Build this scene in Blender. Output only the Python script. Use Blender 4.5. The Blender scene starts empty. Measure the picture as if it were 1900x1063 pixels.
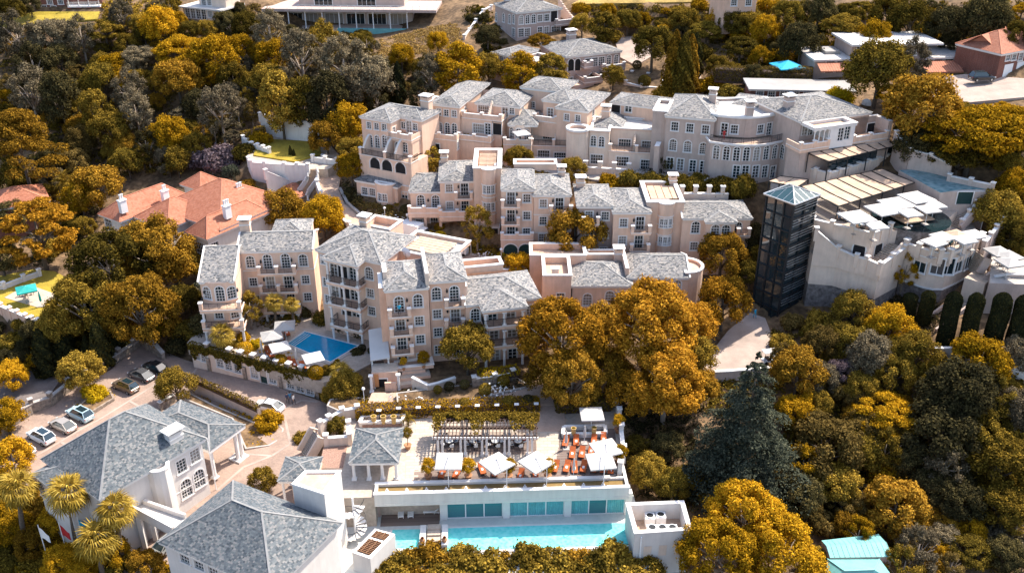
import bpy,math,random
import numpy as np
from mathutils import Vector,Matrix
from mathutils.geometry import tessellate_polygon
random.seed(7)
rng=np.random.default_rng(7)
S=bpy.context.scene
COL=S.collection
R=math.radians
# ---------------------------------------------------------------- camera, world, sun, exposure
FPX,CX,CY=1750.0,950.0,531.5 # focal length and centre in photograph pixels
CAMZ,PITCH=72.0,27.4
cam=bpy.data.cameras.new('drone_camera')
cam.sensor_width=36.0
cam.lens=36.0*FPX/1900.0
cam.clip_start=1.0
cam.clip_end=4000.0
camo=bpy.data.objects.new('drone_camera',cam)
COL.objects.link(camo)
camo.location=(0,0,CAMZ)
camo.rotation_euler=(R(90-PITCH),0,0)
S.camera=camo
SUNDIR=Vector((0.60,0.47,1.0)).normalized() # towards the sun: behind the hotel, to the right
SUN_EL=math.asin(SUNDIR.z)
SUN_AZ=math.atan2(SUNDIR.x,SUNDIR.y)
w=bpy.data.worlds.new('World')
S.world=w
w.use_nodes=True
nt=w.node_tree
sky=nt.nodes.new('ShaderNodeTexSky')
sky.sky_type='NISHITA'
sky.sun_disc=False
sky.sun_elevation=SUN_EL
sky.sun_rotation=SUN_AZ
sky.air_density=1.0
sky.dust_density=2.0
sky.ozone_density=1.0
bg=nt.nodes['Background']
bg.inputs['Strength'].default_value=0.15
nt.links.new(sky.outputs[0],bg.inputs['Color'])
sun=bpy.data.lights.new('sun','SUN')
sun.energy=3.8
sun.angle=R(0.5)
sun.color=(1.0,0.93,0.82)
suno=bpy.data.objects.new('sun',sun)
COL.objects.link(suno)
suno.location=(60,60,150)
suno.rotation_euler=SUNDIR.to_track_quat('Z','Y').to_euler()
vs=S.view_settings
vs.view_transform='Standard'
vs.look='None'
vs.gamma=1.0
vs.use_curve_mapping=False
vs.exposure=1.25
S.cycles.max_bounces=6
S.cycles.diffuse_bounces=3
S.cycles.transparent_max_bounces=6
# ---------------------------------------------------------------- pixel <-> world
_th=R(PITCH)
FW=Vector((0,math.cos(_th),-math.sin(_th)))
UP=Vector((0,math.sin(_th),math.cos(_th)))
CAM=Vector((0,0,CAMZ))
def ray(px,py):
 return Vector((1,0,0))*((px-CX)/FPX)+UP*((CY-py)/FPX)+FW
def W(px,py,z):
 d=ray(px,py)
 return CAM+d*((z-CAMZ)/d.z)
def proj(p):
 q=Vector(p)-CAM
 dep=q.dot(FW)
 return CX+FPX*q.x/dep,CY-FPX*q.dot(UP)/dep,dep
def ppm(p):
 return FPX/(Vector(p)-CAM).dot(FW)
def zeave(ex,ey,by,z0):
 """height of an edge top seen at (ex, ey) whose foot at height z0 is seen on row by"""
 lo,hi=z0,z0+60
 for _ in range(50):
  m=(lo+hi)/2
  p=W(ex,ey,m)
  if proj((p.x,p.y,z0))[1]<by:lo=m
  else:hi=m
 return(lo+hi)/2
# ---------------------------------------------------------------- materials
MATS={}
def _nodes(name):
 m=bpy.data.materials.new(name)
 m.use_nodes=True
 t=m.node_tree
 return m,t,t.nodes['Principled BSDF']
def mat(name,col,rough=0.7,metal=0.0,var=0.12,scale=1.2,bump=0.0,bscale=30,spec=0.3,fine=0.0):
 """plain surface with a soft patchy variation of its own colour and a fine relief"""
 m,t,b=_nodes(name)
 n,l=t.nodes,t.links
 b.inputs['Roughness'].default_value=rough
 b.inputs['Metallic'].default_value=metal
 b.inputs['Specular IOR Level'].default_value=spec
 tc=n.new('ShaderNodeTexCoord')
 nz=n.new('ShaderNodeTexNoise')
 nz.inputs['Scale'].default_value=scale
 nz.inputs['Detail'].default_value=6
 nz.inputs['Roughness'].default_value=0.65
 l.new(tc.outputs['Object'],nz.inputs['Vector'])
 rp=n.new('ShaderNodeValToRGB')
 a=[max(0,c*(1-var*1.6))for c in col]
 c2=[min(1,c*(1+var))for c in col]
 rp.color_ramp.elements[0].position=0.3
 rp.color_ramp.elements[1].position=0.7
 rp.color_ramp.elements[0].color=(*a,1)
 rp.color_ramp.elements[1].color=(*c2,1)
 l.new(nz.outputs['Fac'],rp.inputs['Fac'])
 out=rp.outputs['Color']
 if fine:
  n3=n.new('ShaderNodeTexNoise')
  n3.inputs['Scale'].default_value=bscale*0.4
  n3.inputs['Detail'].default_value=3
  l.new(tc.outputs['Object'],n3.inputs['Vector'])
  mr=n.new('ShaderNodeMapRange')
  mr.inputs['From Min'].default_value=0.3
  mr.inputs['From Max'].default_value=0.7
  mr.inputs['To Min'].default_value=1-fine
  mr.inputs['To Max'].default_value=1+fine
  l.new(n3.outputs['Fac'],mr.inputs['Value'])
  vm=n.new('ShaderNodeVectorMath')
  vm.operation='SCALE'
  l.new(out,vm.inputs[0])
  l.new(mr.outputs[0],vm.inputs['Scale'])
  out=vm.outputs[0]
 if name.startswith('stucco'): # rain streaks and patched paint
  mp=n.new('ShaderNodeMapping');mp.inputs['Scale'].default_value=(1.7,1.7,0.2)
  l.new(tc.outputs['Object'],mp.inputs[0])
  n4=n.new('ShaderNodeTexNoise');n4.inputs['Scale'].default_value=1.0;n4.inputs['Detail'].default_value=5;n4.inputs['Roughness'].default_value=0.7
  l.new(mp.outputs[0],n4.inputs['Vector'])
  m4=n.new('ShaderNodeMapRange');m4.inputs['From Min'].default_value=0.35;m4.inputs['From Max'].default_value=0.6;m4.inputs['To Min'].default_value=0.93 if 'white' in name else 0.90;m4.inputs['To Max'].default_value=1.02
  l.new(n4.outputs['Fac'],m4.inputs['Value'])
  v4=n.new('ShaderNodeVectorMath');v4.operation='SCALE'
  l.new(out,v4.inputs[0]);l.new(m4.outputs[0],v4.inputs['Scale']);out=v4.outputs[0]
 l.new(out,b.inputs['Base Color'])
 if bump:
  n2=n.new('ShaderNodeTexNoise')
  n2.inputs['Scale'].default_value=bscale
  n2.inputs['Detail'].default_value=4
  l.new(tc.outputs['Object'],n2.inputs['Vector'])
  bp=n.new('ShaderNodeBump')
  bp.inputs['Strength'].default_value=bump
  bp.inputs['Distance'].default_value=0.05
  l.new(n2.outputs['Fac'],bp.inputs['Height'])
  l.new(bp.outputs['Normal'],b.inputs['Normal'])
 MATS[name]=m
 return m
def mat_island(name,cols,rough=0.75,spec=0.25):
 """every loose piece (slate, tile, stone) picks its own tone"""
 m,t,b=_nodes(name)
 n,l=t.nodes,t.links
 g=n.new('ShaderNodeNewGeometry')
 rp=n.new('ShaderNodeValToRGB')
 rp.color_ramp.interpolation='LINEAR'
 el=rp.color_ramp.elements
 while len(el)<len(cols):el.new(0.5)
 for i,c in enumerate(cols):
  el[i].position=i/(len(cols)-1)
  el[i].color=(*c,1)
 l.new(g.outputs['Random Per Island'],rp.inputs['Fac'])
 l.new(rp.outputs['Color'],b.inputs['Base Color'])
 b.inputs['Roughness'].default_value=rough
 b.inputs['Specular IOR Level'].default_value=spec
 MATS[name]=m
 return m
def mat_leaf(name,c0,c1,c2,trans=0.28):
 """leaf: tone varies leaf by leaf and tree by tree; light passes through"""
 m=bpy.data.materials.new(name)
 m.use_nodes=True
 t=m.node_tree
 n,l=t.nodes,t.links
 n.clear()
 o=n.new('ShaderNodeOutputMaterial')
 g=n.new('ShaderNodeNewGeometry')
 oi=n.new('ShaderNodeObjectInfo')
 ad=n.new('ShaderNodeMath');ad.operation='MULTIPLY_ADD'
 ad.inputs[1].default_value=0.62
 l.new(g.outputs['Random Per Island'],ad.inputs[0])
 m2=n.new('ShaderNodeMath');m2.operation='MULTIPLY'
 m2.inputs[1].default_value=0.38
 l.new(oi.outputs['Random'],m2.inputs[0])
 l.new(m2.outputs[0],ad.inputs[2])
 rp=n.new('ShaderNodeValToRGB')
 el=rp.color_ramp.elements
 el.new(0.5)
 for i,c in enumerate((c0,c1,c2)):
  el[i].position=(0.06,0.52,0.96)[i]
  el[i].color=(*c,1)
 l.new(ad.outputs[0],rp.inputs['Fac'])
 d=n.new('ShaderNodeBsdfDiffuse')
 tr=n.new('ShaderNodeBsdfTranslucent')
 mx=n.new('ShaderNodeMixShader')
 mx.inputs[0].default_value=trans
 l.new(rp.outputs[0],d.inputs[0]);l.new(rp.outputs[0],tr.inputs[0])
 l.new(d.outputs[0],mx.inputs[1]);l.new(tr.outputs[0],mx.inputs[2])
 l.new(mx.outputs[0],o.inputs[0])
 MATS[name]=m
 return m
def mat_objrand(name,cols,rough=0.5,spec=0.4):
 """each object picks its own tone"""
 m,t,b=_nodes(name)
 n,l=t.nodes,t.links
 g=n.new('ShaderNodeObjectInfo')
 rp=n.new('ShaderNodeValToRGB')
 rp.color_ramp.interpolation='CONSTANT'
 el=rp.color_ramp.elements
 while len(el)<len(cols):el.new(0.5)
 for i,c in enumerate(cols):
  el[i].position=i/len(cols)
  el[i].color=(*c,1)
 l.new(g.outputs['Random'],rp.inputs['Fac'])
 l.new(rp.outputs['Color'],b.inputs['Base Color'])
 b.inputs['Roughness'].default_value=rough
 b.inputs['Specular IOR Level'].default_value=spec
 MATS[name]=m
 return m
def mat_brick(name,c1,c2,mortar,scale,rough=0.85):
 m,t,b=_nodes(name)
 n,l=t.nodes,t.links
 tc=n.new('ShaderNodeTexCoord')
 mp=n.new('ShaderNodeMapping');mp.inputs['Rotation'].default_value=(0,0,R(28))
 br=n.new('ShaderNodeTexBrick')
 br.inputs['Scale'].default_value=scale
 br.inputs['Color1'].default_value=(*c1,1)
 br.inputs['Color2'].default_value=(*c2,1)
 br.inputs['Mortar'].default_value=(*mortar,1)
 br.inputs['Mortar Size'].default_value=0.012
 l.new(tc.outputs['Object'],mp.inputs[0]);l.new(mp.outputs[0],br.inputs['Vector'])
 nz=n.new('ShaderNodeTexNoise')
 nz.inputs['Scale'].default_value=0.35
 nz.inputs['Detail'].default_value=7
 nz.inputs['Roughness'].default_value=0.7
 l.new(tc.outputs['Object'],nz.inputs['Vector'])
 mr=n.new('ShaderNodeMapRange')
 mr.inputs['From Min'].default_value=0.3;mr.inputs['From Max'].default_value=0.7
 mr.inputs['To Min'].default_value=0.74;mr.inputs['To Max'].default_value=1.16
 l.new(nz.outputs['Fac'],mr.inputs['Value'])
 vm=n.new('ShaderNodeVectorMath');vm.operation='SCALE'
 l.new(br.outputs['Color'],vm.inputs[0]);l.new(mr.outputs[0],vm.inputs['Scale'])
 l.new(vm.outputs[0],b.inputs['Base Color'])
 b.inputs['Roughness'].default_value=rough
 b.inputs['Specular IOR Level'].default_value=0.2
 MATS[name]=m
 return m
def mat_water(name,deep,shallow,rough=0.04,wave=3.0,strength=0.25):
 m,t,b=_nodes(name)
 n,l=t.nodes,t.links
 tc=n.new('ShaderNodeTexCoord')
 nz=n.new('ShaderNodeTexNoise');nz.inputs['Scale'].default_value=wave;nz.inputs['Detail'].default_value=3
 l.new(tc.outputs['Object'],nz.inputs['Vector'])
 vo=n.new('ShaderNodeTexVoronoi');vo.inputs['Scale'].default_value=wave*0.9;vo.feature='SMOOTH_F1'
 l.new(tc.outputs['Object'],vo.inputs['Vector'])
 rp=n.new('ShaderNodeMixRGB')
 rp.inputs[1].default_value=(*deep,1);rp.inputs[2].default_value=(*shallow,1)
 l.new(vo.outputs['Distance'],rp.inputs[0])
 l.new(rp.outputs[0],b.inputs['Base Color'])
 bp=n.new('ShaderNodeBump');bp.inputs['Strength'].default_value=strength;bp.inputs['Distance'].default_value=0.05
 l.new(nz.outputs['Fac'],bp.inputs['Height']);l.new(bp.outputs['Normal'],b.inputs['Normal'])
 b.inputs['Roughness'].default_value=rough
 b.inputs['IOR'].default_value=1.33
 b.inputs['Specular IOR Level'].default_value=0.3
 MATS[name]=m
 return m
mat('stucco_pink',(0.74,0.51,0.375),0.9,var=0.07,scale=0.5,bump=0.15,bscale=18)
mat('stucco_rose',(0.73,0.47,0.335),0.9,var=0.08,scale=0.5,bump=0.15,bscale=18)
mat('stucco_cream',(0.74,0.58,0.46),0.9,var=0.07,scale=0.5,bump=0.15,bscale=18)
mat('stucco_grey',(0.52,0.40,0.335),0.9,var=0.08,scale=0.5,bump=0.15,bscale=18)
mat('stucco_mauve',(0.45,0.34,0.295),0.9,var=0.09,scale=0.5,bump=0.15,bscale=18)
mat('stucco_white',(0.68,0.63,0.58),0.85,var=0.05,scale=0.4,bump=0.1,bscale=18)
mat('white_trim',(0.74,0.70,0.66),0.7,var=0.05,scale=1.0)
mat('white_paint',(0.80,0.79,0.77),0.5,var=0.03)
mat('flat_roof_pale',(0.56,0.52,0.48),0.8,var=0.12,scale=0.6)
mat('flat_roof_tan',(0.52,0.36,0.26),0.9,var=0.15,scale=0.8)
mat('flat_roof_metal',(0.36,0.34,0.32),0.45,0.3,var=0.1,scale=0.5)
mat('roof_underlay',(0.13,0.125,0.125),0.9)
mat('terrace_tile',(0.58,0.40,0.29),0.8,var=0.15,scale=1.5)
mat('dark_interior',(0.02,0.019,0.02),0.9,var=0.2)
mat('dark_metal',(0.03,0.032,0.035),0.5,0.4)
mat('steel',(0.45,0.46,0.47),0.35,0.8)
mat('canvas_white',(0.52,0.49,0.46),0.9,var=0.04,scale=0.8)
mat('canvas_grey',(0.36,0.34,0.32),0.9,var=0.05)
mat('canvas_beige',(0.50,0.35,0.245),0.9,var=0.14,scale=0.9)
mat('canvas_teal',(0.02,0.30,0.27),0.8,var=0.06)
mat('canvas_blue',(0.02,0.35,0.52),0.8,var=0.06)
mat('cushion_orange',(0.42,0.098,0.028),0.9,var=0.12)
mat('towel_white',(0.8,0.78,0.76),0.95)
mat('wood_deck',(0.20,0.145,0.12),0.8,var=0.25,scale=4)
mat('wood_brown',(0.20,0.10,0.05),0.7,var=0.25,scale=4)
mat('wood_pale',(0.48,0.33,0.22),0.7,var=0.2,scale=4)
mat('wood_dark',(0.07,0.04,0.03),0.7,var=0.25,scale=4)
mat('stone_paving',(0.44,0.36,0.29),0.85,var=0.1,scale=0.8,fine=0.12,bscale=6)
mat('stone_wall',(0.30,0.235,0.185),0.95,var=0.3,scale=2.2,bump=0.8,bscale=5,fine=0.25)
mat('stone_grey',(0.20,0.17,0.155),0.95,var=0.35,scale=1.6,bump=0.8,bscale=5,fine=0.3)
mat('gravel',(0.33,0.20,0.15),0.95,var=0.2,scale=6,bump=0.8,bscale=25,fine=0.35)
mat('soil',(0.17,0.105,0.055),1.0,var=0.4,scale=0.25,bump=0.8,bscale=3,fine=0.45)
mat('asphalt',(0.17,0.14,0.13),0.95,var=0.2,scale=0.5,fine=0.1)
mat('concrete',(0.42,0.37,0.33),0.9,var=0.18,scale=0.7,fine=0.1)
mat('pale_road',(0.38,0.295,0.245),0.95,var=0.15,scale=0.4,fine=0.1)
mat('lawn',(0.34,0.245,0.03),1.0,var=0.2,scale=0.5,bump=0.5,bscale=14,fine=0.22)
mat('dry_grass',(0.36,0.24,0.07),1.0,var=0.3,scale=0.3,bump=0.5,bscale=8,fine=0.3)
mat('bark',(0.13,0.10,0.075),0.95,var=0.3,scale=3,bump=0.5,bscale=9)
mat('bark_pale',(0.34,0.27,0.21),0.95,var=0.25,scale=2)
mat('brick_red',(0.22,0.085,0.055),0.9,var=0.25,scale=2,fine=0.2)
mat('roof_orange',(0.46,0.18,0.105),0.85,var=0.12,scale=0.5)
mat('terracotta_pot',(0.42,0.20,0.10),0.85,var=0.1)
mat('pot_gold',(0.50,0.33,0.12),0.7,var=0.1)
mat('pool_tile_pale',(0.62,0.62,0.58),0.5,var=0.06,scale=2)
mat('rubber',(0.018,0.018,0.02),0.9)
mat('skin',(0.42,0.25,0.17),0.7)
mat('hair_dark',(0.03,0.02,0.015),0.8)
mat('tin_teal',(0.17,0.42,0.40),0.6,0.0,var=0.12,scale=0.6,fine=0.08)
mat('flower_white',(0.8,0.76,0.7),0.9)
mat('cloth_red',(0.50,0.03,0.03),0.8)
mat('garage_green',(0.02,0.055,0.052),0.6)
mat('trellis_orange',(0.52,0.24,0.10),0.85,var=0.12)
mat('curtain_shade_teal',(0.16,0.48,0.50),0.9,var=0.12,scale=1.5)  # white curtain; the bluish shade on it is put into the colour
mat('lamp_globe',(0.85,0.83,0.8),0.3)
mat('rock',(0.24,0.19,0.16),0.95,var=0.35,scale=1.2,bump=0.8,bscale=4,fine=0.25)
mat_brick('driveway_brick',(0.36,0.255,0.20),(0.30,0.215,0.17),(0.24,0.17,0.135),1.6)
mat_brick('lane_brick',(0.52,0.36,0.27),(0.46,0.32,0.24),(0.36,0.25,0.19),1.6)
mat_brick('red_brick',(0.24,0.09,0.06),(0.18,0.07,0.05),(0.25,0.18,0.15),4.0)
mat_island('slate_grey',[(0.06,0.063,0.068),(0.15,0.152,0.157),(0.21,0.206,0.205),(0.26,0.245,0.235),(0.37,0.335,0.30),(0.11,0.108,0.11)])
mat_island('slate_blue',[(0.05,0.06,0.07),(0.08,0.096,0.108),(0.105,0.12,0.131),(0.135,0.147,0.154),(0.22,0.21,0.20),(0.075,0.088,0.098)])
mat_island('tile_terracotta',[(0.32,0.11,0.06),(0.37,0.135,0.075),(0.40,0.155,0.09),(0.43,0.175,0.105),(0.36,0.135,0.08)])
mat_island('stone_island',[(0.22,0.17,0.13),(0.34,0.27,0.21),(0.42,0.34,0.27),(0.28,0.22,0.18)],0.95)
mat_island('plank_island',[(0.14,0.10,0.085),(0.19,0.14,0.12),(0.24,0.18,0.15),(0.17,0.125,0.105)],0.85)
mat_island('paver_island',[(0.40,0.33,0.26),(0.46,0.38,0.31),(0.52,0.43,0.35),(0.43,0.35,0.28)],0.85)
mat_objrand('pane_glass',[(0.012,0.022,0.026),(0.02,0.035,0.04),(0.05,0.05,0.05),(0.012,0.03,0.036),(0.16,0.135,0.115),(0.015,0.02,0.022),(0.03,0.045,0.05),(0.10,0.09,0.085),(0.012,0.022,0.026),(0.30,0.26,0.22)],0.06,0.6)
mat_objrand('shirt',[(0.6,0.58,0.56),(0.05,0.3,0.35),(0.4,0.05,0.04),(0.05,0.06,0.1),(0.5,0.32,0.05),(0.7,0.68,0.66),(0.08,0.25,0.4)],0.85,0.2)
mat_objrand('trousers',[(0.03,0.035,0.05),(0.25,0.2,0.15),(0.05,0.05,0.05),(0.08,0.1,0.16)],0.85,0.2)
mat_water('water_blue',(0.0,0.20,0.37),(0.0,0.30,0.50))
mat_water('water_turquoise',(0.10,0.64,0.60),(0.30,0.80,0.77),strength=0.15)
mat_water('water_dark',(0.008,0.016,0.018),(0.014,0.03,0.034),strength=0.1)
mat_water('water_channel',(0.20,0.13,0.05),(0.26,0.17,0.07),strength=0.1)
mat_water('water_cascade',(0.06,0.16,0.18),(0.30,0.42,0.42),wave=1.6,strength=0.5,rough=0.2)
m,t,b=_nodes('tower_glass')
b.inputs['Base Color'].default_value=(0.012,0.026,0.032,1);b.inputs['Roughness'].default_value=0.03
b.inputs['Specular IOR Level'].default_value=1.0
MATS['tower_glass']=m
m,t,b=_nodes('teal_glass')
b.inputs['Base Color'].default_value=(0.05,0.20,0.22,1);b.inputs['Roughness'].default_value=0.04
b.inputs['Specular IOR Level'].default_value=0.8
MATS['teal_glass']=m
m,t,b=_nodes('roof_glass')
b.inputs['Base Color'].default_value=(0.018,0.055,0.065,1);b.inputs['Roughness'].default_value=0.15
MATS['roof_glass']=m
m,t,b=_nodes('clear_glass')
b.inputs['Base Color'].default_value=(0.6,0.8,0.8,1);b.inputs['Roughness'].default_value=0.02
b.inputs['Transmission Weight'].default_value=0.6;b.inputs['IOR'].default_value=1.1
MATS['clear_glass']=m
def paint(name,c,metal=0.0):
 m,t,b=_nodes(name)
 b.inputs['Base Color'].default_value=(*c,1);b.inputs['Metallic'].default_value=metal
 b.inputs['Roughness'].default_value=0.28
 b.inputs['Coat Weight'].default_value=0.6;b.inputs['Coat Roughness'].default_value=0.05
 MATS[name]=m
paint('paint_white',(0.72,0.72,0.71));paint('paint_silver',(0.42,0.43,0.42),0.5);paint('paint_bronze',(0.20,0.15,0.11),0.5)
paint('paint_black',(0.012,0.013,0.015));paint('paint_grey',(0.10,0.10,0.105),0.4);paint('paint_ice',(0.45,0.60,0.64),0.2)
paint('paint_teal',(0.04,0.22,0.26),0.3);paint('paint_sand',(0.42,0.36,0.30),0.4)
m,t,b=_nodes('lamp_red');b.inputs['Base Color'].default_value=(0.45,0.01,0.01,1);b.inputs['Roughness'].default_value=0.2;MATS['lamp_red']=m
m,t,b=_nodes('lamp_clear');b.inputs['Base Color'].default_value=(0.7,0.7,0.68,1);b.inputs['Roughness'].default_value=0.15;MATS['lamp_clear']=m
# foliage species (dark, mid, light tone); tone spread also paints crown shade and highlights
mat_leaf('leaf_gold',(0.09,0.052,0.004),(0.36,0.195,0.010),(0.80,0.44,0.025))
mat_leaf('leaf_amber',(0.07,0.038,0.006),(0.25,0.132,0.014),(0.66,0.36,0.045))
mat_leaf('leaf_rust',(0.09,0.045,0.006),(0.35,0.168,0.014),(0.80,0.40,0.045))
mat_leaf('leaf_olive',(0.034,0.026,0.006),(0.115,0.08,0.014),(0.36,0.24,0.034))
mat_leaf('leaf_khaki',(0.05,0.034,0.007),(0.19,0.122,0.018),(0.58,0.37,0.055))
mat_leaf('leaf_dark',(0.024,0.021,0.011),(0.064,0.053,0.022),(0.19,0.145,0.05))
mat_leaf('leaf_grey',(0.06,0.048,0.03),(0.15,0.118,0.072),(0.36,0.28,0.16))
mat_leaf('leaf_blue',(0.022,0.027,0.02),(0.075,0.08,0.052),(0.26,0.24,0.15),0.15)
mat_leaf('leaf_plum',(0.04,0.028,0.033),(0.10,0.07,0.08),(0.23,0.17,0.17))
mat_leaf('leaf_lime',(0.18,0.115,0.005),(0.42,0.27,0.010),(0.68,0.47,0.02))
mat_leaf('leaf_cypress',(0.012,0.015,0.009),(0.032,0.033,0.014),(0.11,0.085,0.02),0.15)
mat_leaf('leaf_palm',(0.16,0.10,0.014),(0.36,0.235,0.035),(0.58,0.41,0.09),0.25)
mat_leaf('leaf_brush',(0.05,0.035,0.010),(0.14,0.092,0.026),(0.32,0.215,0.065),0.25)
mat_leaf('leaf_straw',(0.26,0.16,0.05),(0.42,0.27,0.09),(0.56,0.37,0.14),0.2)
def ml(*names):return[MATS[n]for n in names]
# ---------------------------------------------------------------- mesh builder
class MB:
 def __init__(s):s.v,s.f,s.m=[],[],[]
 def face(s,pts,mi=0):
  i=len(s.v);s.v.extend([tuple(p)for p in pts]);s.f.append(tuple(range(i,i+len(pts))));s.m.append(mi)
 def box(s,x0,x1,y0,y1,z0,z1,mi=0,bottom=True):
  i=len(s.v)
  s.v+=[(x0,y0,z0),(x1,y0,z0),(x1,y1,z0),(x0,y1,z0),(x0,y0,z1),(x1,y0,z1),(x1,y1,z1),(x0,y1,z1)]
  fs=[(4,5,6,7),(0,1,5,4),(1,2,6,5),(2,3,7,6),(3,0,4,7)]
  if bottom:fs.append((3,2,1,0))
  for f in fs:s.f.append(tuple(i+k for k in f));s.m.append(mi)
 def prism(s,poly,z0,z1,mi=0,top=True,mtop=None,z0s=None,z1s=None):
  n=len(poly);i=len(s.v)
  for k,p in enumerate(poly):s.v.append((p[0],p[1],z0s[k]if z0s else z0))
  for k,p in enumerate(poly):s.v.append((p[0],p[1],z1s[k]if z1s else z1))
  for k in range(n):
   s.f.append((i+k,i+(k+1)%n,i+n+(k+1)%n,i+n+k));s.m.append(mi)
  if top:
   for tri in tessellate_polygon([[Vector((p[0],p[1],0))for p in poly]]):
    s.f.append(tuple(i+n+q for q in tri));s.m.append(mi if mtop is None else mtop)
 def bar(s,p,q,wd,ht,mi=0):
  """square bar from p to q"""
  p,q=Vector(p),Vector(q);d=(q-p).normalized()
  u=d.cross(Vector((0,0,1)))
  if u.length<1e-3:u=Vector((1,0,0))
  u.normalize();n=u.cross(d).normalized()
  a,b=u*wd/2,n*ht/2
  i=len(s.v)
  for c in(p,q):
   for o in(-a-b,a-b,a+b,-a+b):s.v.append(tuple(c+o))
  for f in((0,1,5,4),(1,2,6,5),(2,3,7,6),(3,0,4,7),(3,2,1,0),(4,5,6,7)):
   s.f.append(tuple(i+k for k in f));s.m.append(mi)
 def tube(s,pts,rs,n=6,mi=0,cap=True):
  pts=[Vector(p)for p in pts];rings=[]
  for k,p in enumerate(pts):
   d=(pts[min(k+1,len(pts)-1)]-pts[max(k-1,0)]).normalized()
   u=d.cross(Vector((0.3,0.9,0.2)));
   if u.length<1e-3:u=Vector((1,0,0))
   u.normalize();v=d.cross(u).normalized()
   r=rs[k]if isinstance(rs,(list,tuple))else rs
   i=len(s.v);rings.append(i)
   for j in range(n):
    a=2*math.pi*j/n
    s.v.append(tuple(p+u*math.cos(a)*r+v*math.sin(a)*r))
  for a,b in zip(rings,rings[1:]):
   for j in range(n):
    s.f.append((a+j,a+(j+1)%n,b+(j+1)%n,b+j));s.m.append(mi)
  if cap:
   s.f.append(tuple(rings[0]+j for j in reversed(range(n))));s.m.append(mi)
   s.f.append(tuple(rings[-1]+j for j in range(n)));s.m.append(mi)
 def lathe(s,prof,c=(0,0,0),n=12,mi=0,a0=0,a1=2*math.pi):
  full=abs(a1-a0-2*math.pi)<1e-6;rings=[]
  cnt=n if full else n+1
  for r,z in prof:
   i=len(s.v);rings.append(i)
   for j in range(cnt):
    a=a0+(a1-a0)*j/n
    s.v.append((c[0]+r*math.cos(a),c[1]+r*math.sin(a),c[2]+z))
  for a,b in zip(rings,rings[1:]):
   for j in range(n):
    k=(j+1)%cnt
    s.f.append((a+j,a+k,b+k,b+j));s.m.append(mi)
 def ball(s,c,rx,ry,rz,n=8,mi=0):
  prof=[]
  for k in range(n//2+1):
   a=-math.pi/2+math.pi*k/(n//2);prof.append((max(0.001,math.cos(a)),math.sin(a)))
  i=len(s.v)
  s.lathe(prof,(0,0,0),n,mi)
  for k in range(i,len(s.v)):
   v=s.v[k];s.v[k]=(c[0]+v[0]*rx,c[1]+v[1]*ry,c[2]+v[2]*rz)
 def mesh(s,name,mats,smooth=False):
  me=bpy.data.meshes.new(name)
  me.from_pydata(s.v,[],s.f)
  for m in mats:me.materials.append(m)
  if len(mats)>1:me.polygons.foreach_set('material_index',s.m)
  if smooth:me.polygons.foreach_set('use_smooth',[True]*len(s.f))
  me.update()
  return me
 def build(s,name,mats,parent=None,smooth=False,**k):
  return put(name,s.mesh(name,mats if isinstance(mats,list)else[mats],smooth),parent,**k)
def put(name,data,parent=None,loc=None,rz=None,sc=None,label=None,cat=None,group=None,kind=None,rot=None):
 o=bpy.data.objects.new(name,data)
 COL.objects.link(o)
 if parent is not None:o.parent=parent
 if loc is not None:o.location=loc
 if rz is not None:o.rotation_euler=(0,0,rz)
 if rot is not None:o.rotation_euler=rot
 if sc is not None:o.scale=(sc,sc,sc)if isinstance(sc,(int,float))else sc
 if label:o['label']=label
 if cat:o['category']=cat
 if group:o['group']=group
 if kind:o['kind']=kind
 return o
def thing(name,label,cat,loc,rz=0,group=None,sc=None):
 return put(name,None,None,loc,rz,sc,label,cat,group)
KIDS={}
def kids_index():
 KIDS.clear()
 for o in COL.objects:
  if o.parent:KIDS.setdefault(o.parent.name,[]).append(o)
def dup(root,loc,rz=0,label=None,group=None,sc=None):
 """a copy of a thing with copies of its parts and sub-parts"""
 r=root.copy();COL.objects.link(r)
 r.location=loc;r.rotation_euler=(0,0,rz)
 if sc is not None:r.scale=(sc,sc,sc)if isinstance(sc,(int,float))else sc
 if label:r['label']=label
 if group:r['group']=group
 def rec(src,dst):
  for ch in src.children:
   c=ch.copy();COL.objects.link(c);c.parent=dst
   rec(ch,c)
 rec(root,r)
 return r
class Kit:
 """a kind of thing: the first placement uses the prototype itself, later ones are copies"""
 def __init__(s,make):s.make,s.root=make,None
 def place(s,loc,rz,label,group=None,sc=None):
  if s.root is None:
   s.root=s.make()
   r=s.root;r.location=loc;r.rotation_euler=(0,0,rz)
   if sc is not None:r.scale=(sc,sc,sc)if isinstance(sc,(int,float))else sc
   r['label']=label
   if group:r['group']=group
   return r
  return dup(s.root,loc,rz,label,group,sc if sc is not None else(1,1,1))
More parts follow.
